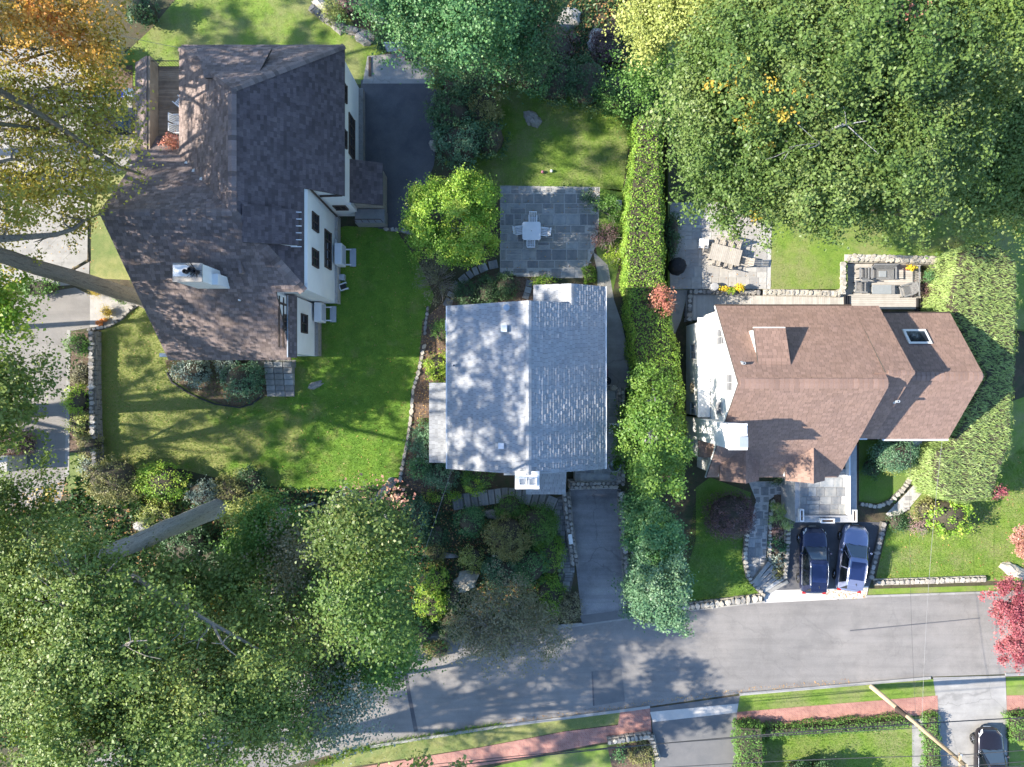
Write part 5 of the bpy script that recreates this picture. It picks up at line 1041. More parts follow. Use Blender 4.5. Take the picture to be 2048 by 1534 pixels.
# right garden
S(1460, 1030, 50, 2.6, 'leaf_purple', 'large dark purple dome shrub on the dark front lawn', leaf=.09, ry=50, lumpy=.08, dens=.9)
S(1565, 1030, 26, 1.2, 'leaf_blade', 'arching ornamental grass in the planting bed', leaf=.55, width=.05, core=False, dens=.7, cat='grass clump', name='ornamental_grass')
S(1556, 1092, 16, .6, 'leaf_spruce', 'green perennial in the planting bed', leaf=.14); S(1558, 1120, 16, .5, 'leaf_grey', 'grey green perennial in the planting bed', leaf=.14); S(1560, 1145, 13, .4, 'leaf_olive', 'olive perennial at the end of the planting bed', leaf=.12)
S(1555, 1070, 12, .5, 'leaf_brownred', 'brown perennial under the ornamental grass', leaf=.1)
S(1788, 908, 43, 3.2, 'leaf_teal', 'round blue green clipped shrub under the eaves', leaf=.09, ry=33, lumpy=.06); S(1745, 935, 22, 1.0, 'leaf_dark', 'dark low shrub left of the round blue green one', leaf=.09)
S(1781, 938, 13, 1.0, 'leaf_sun', 'small pale cushion plant below the round shrub', leaf=.07, ry=8, lumpy=.05)
S(1898, 1030, 44, 2.6, 'leaf_lime2', 'yellow green layered shrub below the shaggy hedge', leaf=.17, ry=40, lumpy=.3, dens=.8); S(1852, 1020, 24, 1.6, 'leaf_olive', 'small green shrub beside the curved walk', leaf=.13)
S(1838, 1048, 20, .6, 'leaf_brownred', 'brown dried plant at the end of the curved walk', leaf=.1, dens=.5, core=False, twigs=6); S(1795, 1045, 18, .6, 'leaf_dark', 'low dark plant beside the white stone edging', leaf=.1)
S(1902, 530, 24, 1.4, 'leaf_spruce', 'clipped round shrub nearest the wall end', leaf=.08, ry=16, lumpy=.05); S(1865, 556, 19, 1.2, 'leaf_spruce', 'clipped round shrub beside the deck railing', leaf=.08, ry=14, lumpy=.05)
S(1898, 560, 20, 1.2, 'leaf_brownred', 'brown leaved shrub right of the clipped ones', leaf=.1, ry=20); S(1878, 583, 22, 1.0, 'leaf_brownred', 'second brown leaved shrub nearest the deck steps', leaf=.1, ry=17); S(1845, 578, 14, .8, 'leaf_purple', 'dark shrub right behind the deck railing', leaf=.09)
S(1316, 606, 26, 4.9, 'leaf_red', 'red leaved creeper growing through the long hedge', leaf=.13, ry=32, shell=.8, core=False, dens=.8); S(1978, 980, 17, 3.6, 'leaf_maroon', 'red maple sprig poking through the shaggy hedge', leaf=.12, ry=14, core=False, dens=.6)
S(1555, 962, 10, 1.0, 'leaf_dark', 'small dark plant before the front door dormer', leaf=.09, ry=5)
S(1345, 470, 14, 1.8, 'leaf_dark', 'thin dark plant between hedge and right patio', leaf=.12, dens=.6, ry=50, z0=0)
S(1285, 1510, 26, .8, 'leaf_olive', 'small green rock plants beside the white corner wall', leaf=.1, ry=22); S(1240, 1505, 14, .7, 'leaf_spruce', 'spiky plant by the white corner wall', leaf=.12)
S(1598, 1556, 30, 2.6, 'leaf_dark', 'dark shrub at the bottom edge of the small lawn', leaf=.13); S(1650, 1560, 34, 3.0, 'leaf_dark', 'bigger dark shrub at the bottom edge of the small lawn', leaf=.13)
S(1500, 5, 40, 1.0, 'leaf_dark', 'dark undergrowth beneath the great oak', leaf=.14)

# ================================================================== TREES
YEL = [(1473, 130, 19, .35, 160), (1425, 172, 18, .3, 110), (1465, 164, 18.5, .35, 120), (1540, 168, 19.5, .3, 120), (1602, 180, 19.8, .4, 150), (1568, 232, 19, .35, 170), (1492, 243, 18, .4, 180), (1536, 292, 17.5, .25, 90), (1510, 432, 14, .3, 120), (1500, 205, 18.8, .35, 100)]
RED = [(1815, 12, 20, .7, 320), (1862, 72, 20, .4, 160), (1622, 378, 16, .25, 40), (1850, 402, 14, .3, 40)]
tree((18.5, 16.5), [(1570, 190, 15.5, 190, 165, 4.2), (1475, 300, 13, 98, 105, 3.4), (1432, 170, 12, 55, 70, 3), (1740, 130, 15.5, 190, 150, 4.5), (1690, 310, 14, 180, 120, 3.8), (1550, 50, 14, 130, 80, 3.5), (1820, 300, 14, 130, 120, 3.4), (1600, 385, 12, 105, 45, 2.4), (1740, 380, 12, 105, 52, 2.4), (1475, 385, 10.5, 62, 40, 2)],
     .55, 10, 'leaf_oak', 'great spreading green oak filling the upper right corner', 250000, .165, tone=3, cl=.30, per=75, extra=[('leaf_yellow', YEL), ('leaf_red', RED[:2])], limbs=12, lumpy=.34, br=.85, shell=.35)
tree((30.5, 19.5), [(1960, 60, 15, 170, 110, 4), (2010, 240, 9, 110, 100, 2.6), (2090, 330, 8.5, 130, 120, 2.5)], .5, 8, 'leaf_oak2', 'green oak behind the great oak at the right edge', 90000, .165, tone=4, limbs=7, cl=.36, per=50)
tree((29, 12.5), [(1930, 360, 8, 110, 70, 2.6), (2000, 400, 8, 80, 60, 2.4)], .25, 6, 'leaf_oak2', 'lower shaded tree under the right oak by the shaggy hedge', 15000, .18, limbs=5)
tree((12.5, 24.5), [(1320, 25, 10, 75, 75, 2.6), (1400, 10, 11, 75, 85, 3), (1290, 75, 8.5, 40, 55, 1.8), (1395, 75, 9, 40, 40, 1.6)], .25, 8, 'leaf_sun', 'yellow green feathery tree at the top left of the oak', 26000, .15, limbs=6, cl=.3, lumpy=.3, br=.35)
tree((11.0, 20.5), [(1295, 155, 6, 45, 55, 1.8), (1330, 190, 6, 40, 45, 1.6)], .15, 5, 'leaf_mid', 'small shaded tree at the top end of the hedge', 7000, .15, limbs=4)
tree((-6.0, 26.0), [(830, 25, 9, 95, 62, 3), (800, -10, 9, 80, 60, 3), (880, 85, 7, 62, 45, 2.2)], .25, 8, 'leaf_spruce', 'bright green conifer above the basketball hoop', 30000, .15, name='conifer_tree', limbs=6, cl=.3, lumpy=.3)
tree((-2.5, 26.5), [(945, 25, 10, 70, 75, 3.2), (990, 60, 8, 55, 55, 2.5)], .25, 8, 'leaf_spruce', 'second green conifer right of the one over the hoop', 24000, .15, name='conifer_tree', limbs=6, cl=.3, lumpy=.3)
tree((1.2, 25), [(1045, 30, 7, 60, 55, 2.2), (1030, 95, 6, 50, 45, 1.8)], .2, 5, 'leaf_dark', 'dark leafy tree between conifers and shaded boulders', 14000, .15, limbs=5)
tree((-4.6, 11.6), [(900, 440, 4.2, 88, 80, 2.0), (935, 395, 4.6, 55, 48, 1.7), (860, 420, 4.2, 52, 55, 1.7), (950, 470, 3.8, 46, 50, 1.5), (880, 490, 3.6, 62, 36, 1.3)], .16, 3.5, 'leaf_lime2', 'round lime green tree beside the back patio', 42000, .13, limbs=7, cl=.2, shell=.72, per=30, lumpy=.14, minz=-.3, name='garden_tree', br=.16)
# orange and golden maples at the upper left
m1 = tree((-26.4, 6.0), [(None, -33, 5, 21, 6.2, 6, 4.5), (None, -34, 11, 19, 5.5, 5, 4), (45, 455, 13, 80, 55, 1.6), (60, 350, 14, 60, 60, 1.5), (180, 430, 11, 55, 80, 1.6), (20, 420, 15, 60, 60, 1.6)],
     .56, 19, 'leaf_gold', 'golden leaved maple with a stout trunk leaning out at the left', 30000, .18, top=(-.5, .9, 19.5), cl=.36, per=60, limbs=9, tone=6, bark='bark_warm', lumpy=.3, flat=.45, low=9)
for i, (pts, r) in enumerate([([P(-60, 150, 16.5), P(60, 215, 15.5), P(150, 275, 14.5), P(240, 335, 13.5), P(290, 350, 13)], [.18, .15, .12, .09, .05]), ([P(-60, 240, 16), P(20, 250, 15), P(90, 258, 14.5), P(160, 285, 14)], [.12, .1, .07, .04]), ([P(110, 560, 6), P(178, 520, 9), P(178, 440, 10), P(165, 380, 10.5)], [.08, .1, .07, .04])]):
    o = MB().tube([(x+26.4, y-6.0, z) for x, y, z in pts], r, 8, .08).build('limb', 'bark_dark', m1, smooth=True)
m2 = tree((-38.5, 21), [(50, 30, 16, 100, 60, 2.4), (150, 45, 15.5, 90, 60, 2.2), (215, 90, 14.5, 42, 40, 1.4), (None, -33, 24, 18, 6, 5, 4), (90, 120, 14, 90, 36, 1.4)],
     .45, 12, 'leaf_orange', 'orange leaved maple in the upper left corner', 26000, .17, cl=.34, per=34, limbs=8, tone=7, bark='bark_dark', lumpy=.28, flat=.5)
m3 = tree((-39, 14), [(60, 200, 14, 95, 55, 1.6), (170, 160, 13.5, 70, 50, 1.5), (200, 215, 13, 60, 40, 1.3), (110, 270, 14, 90, 28, 1.1), (200, 305, 13.3, 90, 34, 1.1), (80, 320, 14, 80, 40, 1.3), (120, 380, 13, 80, 44, 1.3)],
     .4, 12, 'leaf_gold', 'thin golden maple spreading bare limbs over the forecourt', 14500, .165, cl=.36, per=22, limbs=9, tone=8, bark='bark_dark', lumpy=.3, bare=2, flat=.4)
tree((-37, 15), [(None, -35, 16, 20, 6, 6, 4), (None, -33.5, 20, 18, 5, 4, 3), (None, -40, 5, 19, 5, 4.5, 3.5), (None, -41, 11, 19, 5, 4, 3.5), (None, -46, 26, 18, 6, 4, 4)], .4, 12, 'leaf_gold', 'tall maple just beyond the left edge above the forecourt', 21000, .25, limbs=6, cl=.30, per=85, br=0)
tree((-34, 20), [(None, -28.5, 18.5, 23, 4.5, 4.5, 3.5), (None, -30, 12.5, 23, 4, 3.5, 3)], .35, 17, 'leaf_gold', 'slim golden maple beyond the frame above the roof deck', 5500, .25, limbs=6, cl=.30, per=90, br=0)
tree((-50, 16), [(None, -49, 13, 19, 6, 5, 4), (None, -49, 21, 18, 6, 5, 4)], .4, 12, 'leaf_gold', 'golden maple further beyond the upper left edge', 9000, .26, limbs=7, cl=.36, per=110, br=0)
tree((-49, -3), [(None, -49, 1, 17, 6, 5, 4), (None, -48, -6, 17, 6, 5, 4), (None, -43, -2, 16, 4, 5, 3)], .4, 12, 'leaf_oak', 'leafy tree further beyond the left edge across the lane', 13000, .24, limbs=9, cl=.27, per=62, br=0)
tree((-28, -27), [(None, -22, -25.3, 16, 7, 5, 3.5), (None, -13, -23.6, 14, 5, 3.8, 3), (None, -31, -22.5, 17, 6, 5, 4), (None, -5, -24, 11, 4, 3, 2.4)], .45, 10, 'leaf_oak2', 'oak whose crown hangs just below the bottom edge by the road', 23000, .26, limbs=10, cl=.38, per=110, br=0)
tree((-38, -6), [(30, 775, 11, 48, 60, 2), (10, 830, 10, 55, 50, 2), (-40, 800, 12, 70, 90, 2.5)], .2, 8, 'leaf_oak2', 'green tree reaching over the lane from the left edge', 12000, .2, limbs=6, cl=.32)
tree((-38.5, 4), [(10, 625, 10, 50, 45, 2), (-40, 600, 11, 70, 60, 2.4)], .2, 8, 'leaf_lime2', 'yellow green tree poking in below the leaning trunk', 9000, .2, limbs=4, cl=.3)
tree((-36, -2), [(None, -29, 0.3, 24.5, 6, 4.5, 4.2), (None, -27.5, -5.5, 23, 5, 4, 3.5)], .45, 17, 'leaf_oak', 'tall leafy tree just outside the left edge beside the lane', 25000, .22, limbs=8, cl=.24, per=52, br=0)
# great oak lower left
OY = [(120, 1100, 17, .5, 120), (40, 1235, 18, .4, 130), (300, 1330, 18, .3, 80), (350, 1375, 18, .35, 150), (290, 1400, 18, .3, 90), (500, 1295, 16, .3, 60), (430, 1205, 15, .3, 60), (90, 1480, 18, .5, 140), (95, 990, 15.5, .4, 130)]
OO = [(265, 1315, 18, .2, 40), (340, 1260, 18, .25, 40), (435, 1330, 16, .25, 40), (60, 1490, 18, .3, 40)]
lo = tree((-21.0, -8.9), [(80, 1140, 15.5, 110, 85, 2.6), (240, 1270, 17, 150, 95, 2.8), (120, 1340, 17, 170, 130, 3), (360, 1400, 16, 180, 120, 3), (520, 1310, 15, 100, 90, 2.6), (560, 1450, 14, 75, 60, 2.2), (60, 1010, 13.5, 95, 55, 2), (165, 1115, 17, 62, 52, 2.2), (215, 1185, 17.5, 60, 40, 2.0), (-60, 1200, 16, 120, 200, 3), (240, 1500, 17, 200, 90, 3)],
     .68, 17, 'leaf_oak2', 'huge green oak with a thick grey trunk at the lower left', 150000, .155, top=(-.2, -.1, 16.8), tone=9, cl=.34, per=55, low=9, lr_=.26, limbs=9, lumpy=.3, bare=1, extra=[('leaf_yellow', OY), ('leaf_red', OO)], shell=.5)
tree((-13.5, -13.5), [(430, 1200, 11, 90, 70, 2.2), (520, 1240, 10, 70, 50, 1.8), (350, 1180, 11, 60, 45, 1.8)], .2, 8, 'leaf_oak', 'green young oak between the grey trunk and the pale rocks', 15000, .19, limbs=5, cl=.3)
tree((-16.2, -9.6), [(540, 1065, 8, 62, 55, 2.6), (500, 1110, 7, 50, 42, 2), (580, 1095, 7, 50, 46, 2)], .2, 6, 'leaf_mid', 'mid green tree right of the grey trunk', 22000, .16, limbs=6, cl=.28, br=.35)
tree((-14.5, -8.8), [(510, 1010, 6, 50, 26, 1.6), (480, 1040, 5, 26, 30, 1.4)], .12, 4, 'leaf_sun', 'sunlit yellow green sapling at the top of the grey trunk', 5000, .14, limbs=4, cl=.25, br=.2)
tree((-8.8, -7.2), [(725, 1035, 19, 52, 42, 2.4), (690, 1075, 17, 50, 40, 2.4), (765, 1075, 16, 45, 45, 2.4), (735, 1060, 12, 62, 50, 2.4)], .28, 13, 'leaf_oak3', 'tall green tree standing over the front lawn corner', 17000, .15, limbs=8, cl=.34, lumpy=.34, per=34, shell=.35, br=.5, extra=[('leaf_pink', [(720, 985, 17, .6, 300), (780, 985, 17, .6, 350), (800, 1000, 15, .5, 200)])])
tree((-9.8, -13), [(740, 1180, 18, 62, 60, 2.6), (690, 1230, 15, 58, 52, 2.4), (780, 1245, 14, 45, 50, 2.4), (780, 1130, 14, 45, 50, 2.4), (745, 1270, 19.5, 50, 36, 2.0), (650, 1180, 12, 50, 50, 2)], .26, 13, 'leaf_mid2', 'tall yellow green tree in the middle of the wooded slope', 21000, .15, limbs=9, cl=.38, tone=4, lumpy=.38, per=32, shell=.35, br=.5)
tree((-13, -12), [(640, 1150, 11, 75, 60, 2.2), (600, 1100, 9, 45, 50, 2), (650, 1290, 11, 75, 60, 2.2)], .2, 8, 'leaf_twiggy', 'thin leaved grey green tree left of the tall ones', 16000, .15, limbs=7, cl=.35, bare=4)
tree((-9, -18), [(700, 1320, 10, 80, 50, 2.2), (770, 1310, 8, 50, 45, 1.8)], .18, 7, 'leaf_mid', 'green tree at the road corner', 16000, .16, limbs=6, cl=.28)
tree((-13, -22), [(640, 1430, 12, 90, 60, 2), (690, 1370, 11, 50, 40, 1.8)], .16, 8, 'leaf_grey', 'half bare grey tree over the lower road', 6000, .16, limbs=10, cl=.4, bare=6)
tree((-1.0, -17), [(1000, 1230, 4.2, 95, 65, 1.6), (1060, 1265, 3.8, 60, 45, 1.3), (950, 1260, 4, 60, 45, 1.4)], .14, 2.5, 'leaf_twiggy', 'brown green small leaved tree hanging over the road edge', 17000, .12, limbs=12, cl=.28, bare=5, name='garden_tree', lumpy=.15)
# red trees on the right
tree((37, -17.5), [(2010, 1195, 3.6, 50, 42, 1.2), (2035, 1245, 3.8, 52, 50, 1.2), (2030, 1300, 3.2, 44, 32, 1.0), (2080, 1240, 4, 60, 70, 1.4)], .12, 3, 'leaf_maroon', 'red Japanese maple at the right edge over the road', 26000, .12, limbs=7, cl=.16, name='maple_tree', minz=-.2, br=.18, shell=.6)
tree((37.5, -11), [(2042, 1070, 3.0, 24, 34, 1.0), (2048, 1110, 2.6, 20, 24, .8), (2080, 1080, 3.2, 40, 50, 1.2)], .1, 2.5, 'leaf_pink', 'pale pink leaved shrub tree above the red maple', 9000, .12, limbs=4, cl=.16, name='maple_tree', minz=-.2, br=.12)
# ================================================================== GRASS AND FALLEN LEAVES
grass('short green grass of the shaded front lawn', lawn_a, 420, 'blade_lawn', z=.015, length=.09)
grass('long grass blades along the sunlit lower verge', [(690, 1500), (820, 1474), (1000, 1447), (1010, 1456), (820, 1484), (700, 1512), (660, 1530), (600, 1545)], 260, 'blade_lawn', z=.03, length=.38, width=.1, lean=(.05, .9, .8))
grass('short grass of the upper lawn', lawn_b, 220, 'blade_dry', z=.015)
grass('short grass of the back lawn', lawn_c, 400, 'blade_lawn', z=.015, length=.09)
grass('bright grass of the terrace lawn', [(1545, 415), (1960, 420), (1960, 520), (1690, 512), (1678, 576), (1545, 576)], 260, 'blade_lawn', z=TZ)
grass('bright grass of the right lawn', [(1752, 1162), (1776, 1050), (1900, 1020), (2060, 880), (2060, 1155)], 420, 'blade_lawn', z=.015, length=.09)
grass('grass on the verge by the brick pavement', [(1480, 1391), (1863, 1358), (1874, 1392), (1474, 1424)], 300, 'blade_lawn', z=.03)
grass('grass of the lower lawns', [(1478, 1478), (1826, 1464), (1830, 1600), (1480, 1600)], 400, 'blade_lawn', z=.015, length=.09)
grass('grass of the dark front lawn', [(1350, 1220), (1395, 980), (1500, 990), (1490, 1150), (1525, 1194)], 420, 'blade_lawn', z=.015, length=.09)
grass('grass of the lower verge', [(700, 1534), (820, 1484), (1000, 1458), (1238, 1426), (1236, 1448), (960, 1494)], 300, 'blade_dry', z=.03)
grass('ground cover plants under the wooded slope', [(150, 950), (800, 985), (880, 1270), (620, 1340), (200, 1480), (-50, 1500), (-50, 1050), (140, 1000)], 60, 'leaf_dark', z=.03, length=.35, width=.5, name='undergrowth')
grass('ground cover in the shady top border', [(780, -50), (1450, -50), (1340, 230), (1240, 180), (1020, 175), (870, 130)], 60, 'leaf_dark', z=.03, length=.3, width=.5, name='undergrowth')
grass('ground cover in the front garden', [(800, 985), (900, 1010), (1105, 1010), (1120, 1250), (880, 1275)], 70, 'leaf_dark', z=.03, length=.25, width=.5, name='undergrowth')
def litter(label, pts, n, z, size=.09, m='litter'):
    poly = polyw(pts, z); xs = [p[0] for p in poly]; ys = [p[1] for p in poly]; x = np.random.uniform(min(xs), max(xs), n); y = np.random.uniform(min(ys), max(ys), n); k = inpoly(x, y, poly); x, y = x[k], y[k]
    pos = np.stack([x, y, np.full(len(x), z+.015)], 1); nn = np.random.normal(size=(len(x), 3))*.25+np.array([0, 0, 1.0])
    link('fallen_leaves', leaf_mesh('fallen_leaves', pos, nn, size, .8, m, np.random.rand(len(x))), kind='stuff', label=label)
litter('brown fallen leaves under the wooded slope', [(140, 960), (820, 985), (900, 1270), (600, 1340), (0, 1500), (0, 1000)], 16000, .03, .14)
litter('brown fallen leaves in the shady top border', [(780, 0), (1450, 0), (1340, 240), (1240, 180), (1020, 175), (870, 130)], 9000, .03, .14)
litter('fallen leaves in the garden strip beside the middle house', [(845, 640), (893, 600), (893, 765), (858, 770), (858, 925), (900, 960), (860, 1000), (800, 950), (815, 860)], 1800, .03, .09)
litter('fallen leaves in the front garden', [(800, 985), (900, 1010), (1105, 1010), (1120, 1250), (880, 1275)], 5000, .03, .11)
litter('fallen leaves scattered over the front lawn', lawn_a, 1600, .05, .07)
litter('fallen leaves along the lower road kerb', [(1000, 1440), (1250, 1408), (1480, 1376), (1700, 1356), (1700, 1366), (1480, 1386), (1250, 1419), (1000, 1451)], 4200, .022, .07)
litter('fallen leaves on the road by the driveway apron', [(1650, 1180), (1735, 1176), (1733, 1196), (1650, 1200)], 160, .035, .09)
litter('sparse fallen leaves on the back patio', patio_m, 130, .08, .08); litter('fallen leaves on the right patio', patio_r, 120, TZ+.05, .08)
litter('fallen leaves on the forecourt', [(0, 100), (262, 185), (180, 555), (0, 560)], 500, .03, .1)
litter('fallen leaves dotted on the bright lawns', [(1752, 1162), (1776, 1050), (2060, 880), (2060, 1155)], 400, .05, .08)

print('LEAVES', TOTAL)
# ================================================================== CARS
def car(label, loc, rz, paint, roofm, L=4.75, W=1.9, Ht=1.7, name='parked_suv', rails=True, dark_rear=False):
    t = thing(name, label, 'car', loc, rz)
    # lower body: stations along y (front +)
    hl = L/2
    st_ = [(hl, .62, .55, .45), (hl-.12, .80, .78, .3), (hl-.45, .90, .93, .26), (hl-.95, .945, 1.0, .26), (hl-1.35, .95, 1.04, .26), (.2, .95, 1.06, .26), (-1.0, .95, 1.08, .26), (-hl+.6, .94, 1.08, .26), (-hl+.15, .88, 1.02, .3), (-hl, .74, .9, .42)]
    vs = []; fs = []; k = W/1.9
    for (y, w_, zt, zb) in st_:
        w_ *= k
        ring = [(-w_*.93, zb), (-w_, zb+.2), (-w_*1.0, zt-.22), (-w_*.955, zt-.06), (-w_*.80, zt), (-w_*.4, zt+.035), (0, zt+.045), (w_*.4, zt+.035), (w_*.80, zt), (w_*.955, zt-.06), (w_*1.0, zt-.22), (w_, zb+.2), (w_*.93, zb)]
        vs += [(x, y, z) for x, z in ring]
    n = 13
    for i in range(len(st_)-1):
        for j in range(n): fs.append((i*n+j, (i+1)*n+j, (i+1)*n+(j+1) % n, i*n+(j+1) % n))
    fs += [tuple(range(n)), tuple(range(len(vs)-1, len(vs)-n-1, -1))]
    body = MB().add(vs, fs).build('body', paint, t, smooth=True, subd=1)
    # cabin
    zb = 1.02; zt = Ht; ring0 = [(.80*k, hl-1.30), (.88*k, hl-1.7), (.90*k, -.6), (.88*k, -hl+.55), (.80*k, -hl+.2)]; ring1 = [(.55*k, hl-2.12), (.66*k, hl-2.3), (.68*k, -.6), (.66*k, -hl+.85), (.58*k, -hl+.62)]
    def rr(r, z): return [(x, y, z) for x, y in r]+[(-x, y, z) for x, y in reversed(r)]
    A = rr(ring0, zb); B = rr(ring1, zt-.05); C_ = [(x*.93, y*.985-.0, zt+.005) for x, y, z in B]; m = len(A)
    cab = MB().add(A+B+C_, [(i, (i+1) % m, m+(i+1) % m, m+i) for i in range(m)]+[(m+i, m+(i+1) % m, 2*m+(i+1) % m, 2*m+i) for i in range(m)]+[tuple(range(2*m, 3*m))]); cab.build('cabin', paint, t, bevel=.03)
    def pane(name, q, m_, off=.012, mid=None):
        q = [Vector(p) for p in q]; nn = (q[1]-q[0]).cross(q[3]-q[0]).normalized(); c = sum(q, Vector())/4
        if (c-Vector((0, 0, .9))).dot(nn) < 0: nn = -nn
        q = [c+(p-c)*.93+nn*off for p in q]; return MB().add([tuple(p) for p in q]+[tuple(p-nn*.01) for p in q], [(0, 1, 2, 3), (4, 5, 1, 0), (5, 6, 2, 1), (6, 7, 3, 2), (7, 4, 0, 3)]).build(name, m_, t)
    a0, a1 = A[0], A[-1]; b0, b1 = B[0], B[-1]
    pane('windshield', [a0, a1, b1, b0], 'windshield', .014); pane('rear_window', [A[4], A[5], B[5], B[4]], 'glass_car', .014)
    for s in (0, 1):
        idx = [0, 1, 2, 3, 4] if s == 0 else [9, 8, 7, 6, 5]
        for j in (1, 2): pane('side_window', [A[idx[j]], A[idx[j+1]], B[idx[j+1]], B[idx[j]]], 'glass_car')
        pane('quarter_window', [A[idx[0]], A[idx[1]], B[idx[1]], B[idx[0]]], 'glass_car', .008)
    MB().box(-.50*k, .50*k, -hl+1.05, hl-2.42, zt, zt+.018).build('roof_panel', roofm, t, bevel=.01)
    MB().box(-.56*k, .56*k, -hl+.36, -hl+.68, zt-.06, zt-.02).build('spoiler', paint, t, bevel=.015)
    if rails:
        for s in (-1, 1): MB().tube([(s*.60*k, hl-2.35, zt-.02), (s*.62*k, hl-2.6, zt+.05), (s*.63*k, -.6, zt+.06), (s*.60*k, -hl+1.0, zt+.05), (s*.58*k, -hl+.8, zt-.02)], .022, 6).build('roof_rail', 'steel', t, smooth=True)
    MB().tube([(0, -hl+.8, zt+.01), (.02, -hl+.62, zt+.05)], [.03, .01], 5).build('antenna', 'black', t)
    for s in (-1, 1):
        MB().tube([(s*.90*k, hl-1.75, 1.1), (s*1.02*k, hl-1.78, 1.13)], .03, 6).build('mirror_arm', 'black', t)
        MB().lathe([(0, -.11), (.08, -.09), (.1, 0), (.07, .09), (0, .1)], (s*1.07*k, hl-1.78, 1.15), 10).build('mirror', paint, t, smooth=True)
        MB().add([(s*.50*k, hl-.02, .72), (s*.82*k, hl-.30, .76), (s*.84*k, hl-.50, .93), (s*.60*k, hl-.18, .92)], [(0, 1, 2, 3)]).build('headlight', 'lamp_clear', t)
        MB().box(s*.72*k-.12, s*.72*k+.12, -hl-.0, -hl+.16, .82, .96).build('tail_light', 'lamp_red', t, bevel=.02)
        MB().tube([(s*.95*k, hl-1.4, 1.03), (s*.955*k, -hl+.7, 1.06)], .014, 5).build('window_trim', 'steel', t)
        for y in (hl-.95, -hl+.95):
            w_ = MB(); prof = [(.20, -.11), (.33, -.11), (.36, -.07), (.36, .07), (.33, .11), (.20, .11)]
            ns = 20; vv = []; ff = []
            for r, x in prof:
                for q in range(ns): a = 2*math.pi*q/ns; vv.append((s*(W/2-.1)+x*s, y+r*math.cos(a), .36+r*math.sin(a)))
            for i in range(len(prof)-1):
                for q in range(ns): ff.append((i*ns+q, i*ns+(q+1) % ns, (i+1)*ns+(q+1) % ns, (i+1)*ns+q))
            ww = w_.add(vv, ff).build('wheel', 'tyre', t, smooth=False)
            rm = MB()
            for q in range(5): a = 2*math.pi*q/5; rm.tube([(s*(W/2-.02), y, .36), (s*(W/2-.01), y+.22*math.cos(a), .36+.22*math.sin(a))], .035, 5)
            rm.tube([(s*(W/2-.12), y, .36), (s*(W/2+.0), y, .36)], .06, 8); rm.build('rim', 'rim_metal', ww)
    MB().box(-.42*k, .42*k, hl-.06, hl+.03, .5, .72).build('grille', 'black', t, bevel=.01); MB().box(-.25, .25, hl+.03, hl+.045, .42, .52).build('number_plate', 'white_trim', t)
    mb = MB(); mb.tube([(-.55*k, hl-1.30, 1.06), (-.1, hl-1.38, 1.11)], .012, 4).tube([(.1, hl-1.30, 1.08), (.5*k, hl-1.38, 1.09)], .012, 4); mb.build('wiper', 'black', t)
    return t
car('dark navy SUV parked on the left below the garage terrace', (21.75, -12.75, .02), R(-1), 'paint_navy', 'roof_glass_blue')
car('silver lilac SUV with dark panoramic roof on the right of the pair', (24.55, -12.6, .02), R(-8), 'paint_silver', 'roof_glass_blue')
car('near black SUV parked on the concrete drive at the bottom right', (34.4, -27.35, .03), R(-1), 'paint_maroon', 'paint_maroon', L=4.9)
car('charcoal SUV half hidden under golden leaves by the tudor house', (-28.3, 18.7, .02), R(-91), 'paint_charcoal', 'paint_charcoal', L=4.7)

# ================================================================== BASKETBALL HOOP
X, Y, _ = P(799, 112, 3.05); t = thing('basketball_hoop', 'portable basketball hoop with red rim on the sunny drive pad', 'basketball hoop', (X, Y, 0))
MB().tube([(.15, 1.55, .25), (.1, 1.35, 1.8), (.0, .75, 3.2)], .06, 8).build('pole', 'black', t)
MB().prism([(-.1, 1.1, 0), (.85, 1.0, 0), (1.0, 2.0, 0), (0, 2.1, 0)], (0, 0, .3)).build('base', 'black', t, bevel=.05)
bb = MB().box(-.9, .9, .42, .46, 2.9, 3.97).build('backboard', 'white_plastic', t)
mb = MB(); mb.box(-.93, .93, .38, .48, 3.97, 4.02).box(-.93, .93, .38, .48, 2.85, 2.9).box(-.93, -.9, .38, .48, 2.9, 3.97).box(.9, .93, .38, .48, 2.9, 3.97); mb.build('backboard_frame', 'steel', bb)
mb = MB()
for z0_, r_ in ((3.05, .0),):
    mb.tube([(.24*math.cos(a), .1+.24*math.sin(a)-.0, 3.05) for a in [2*math.pi*i/24 for i in range(25)]], .016, 6); mb.box(-.08, .08, .32, .42, 3.0, 3.08)
mb.build('rim', 'orange_rim', t)
mb = MB()
for i in range(12):
    a = 2*math.pi*i/12; b = a+2*math.pi/12; mb.tube([(.235*math.cos(a), .1+.235*math.sin(a), 3.04), (.18*math.cos(b), .1+.18*math.sin(b), 2.85), (.13*math.cos(a), .1+.13*math.sin(a), 2.65)], .006, 3); mb.tube([(.235*math.cos(b), .1+.235*math.sin(b), 3.04), (.18*math.cos(a), .1+.18*math.sin(a), 2.85), (.13*math.cos(b), .1+.13*math.sin(b), 2.65)], .006, 3)
mb.build('net', 'white_plastic', t)
o = MB().box(-.09, .09, -.7, .7, 0, .12).build('timber_post', 'timber'); o.location = P(740, 134); retag(o, 'dark timber sleeper lying at the edge of the sunny pad', 'beam')

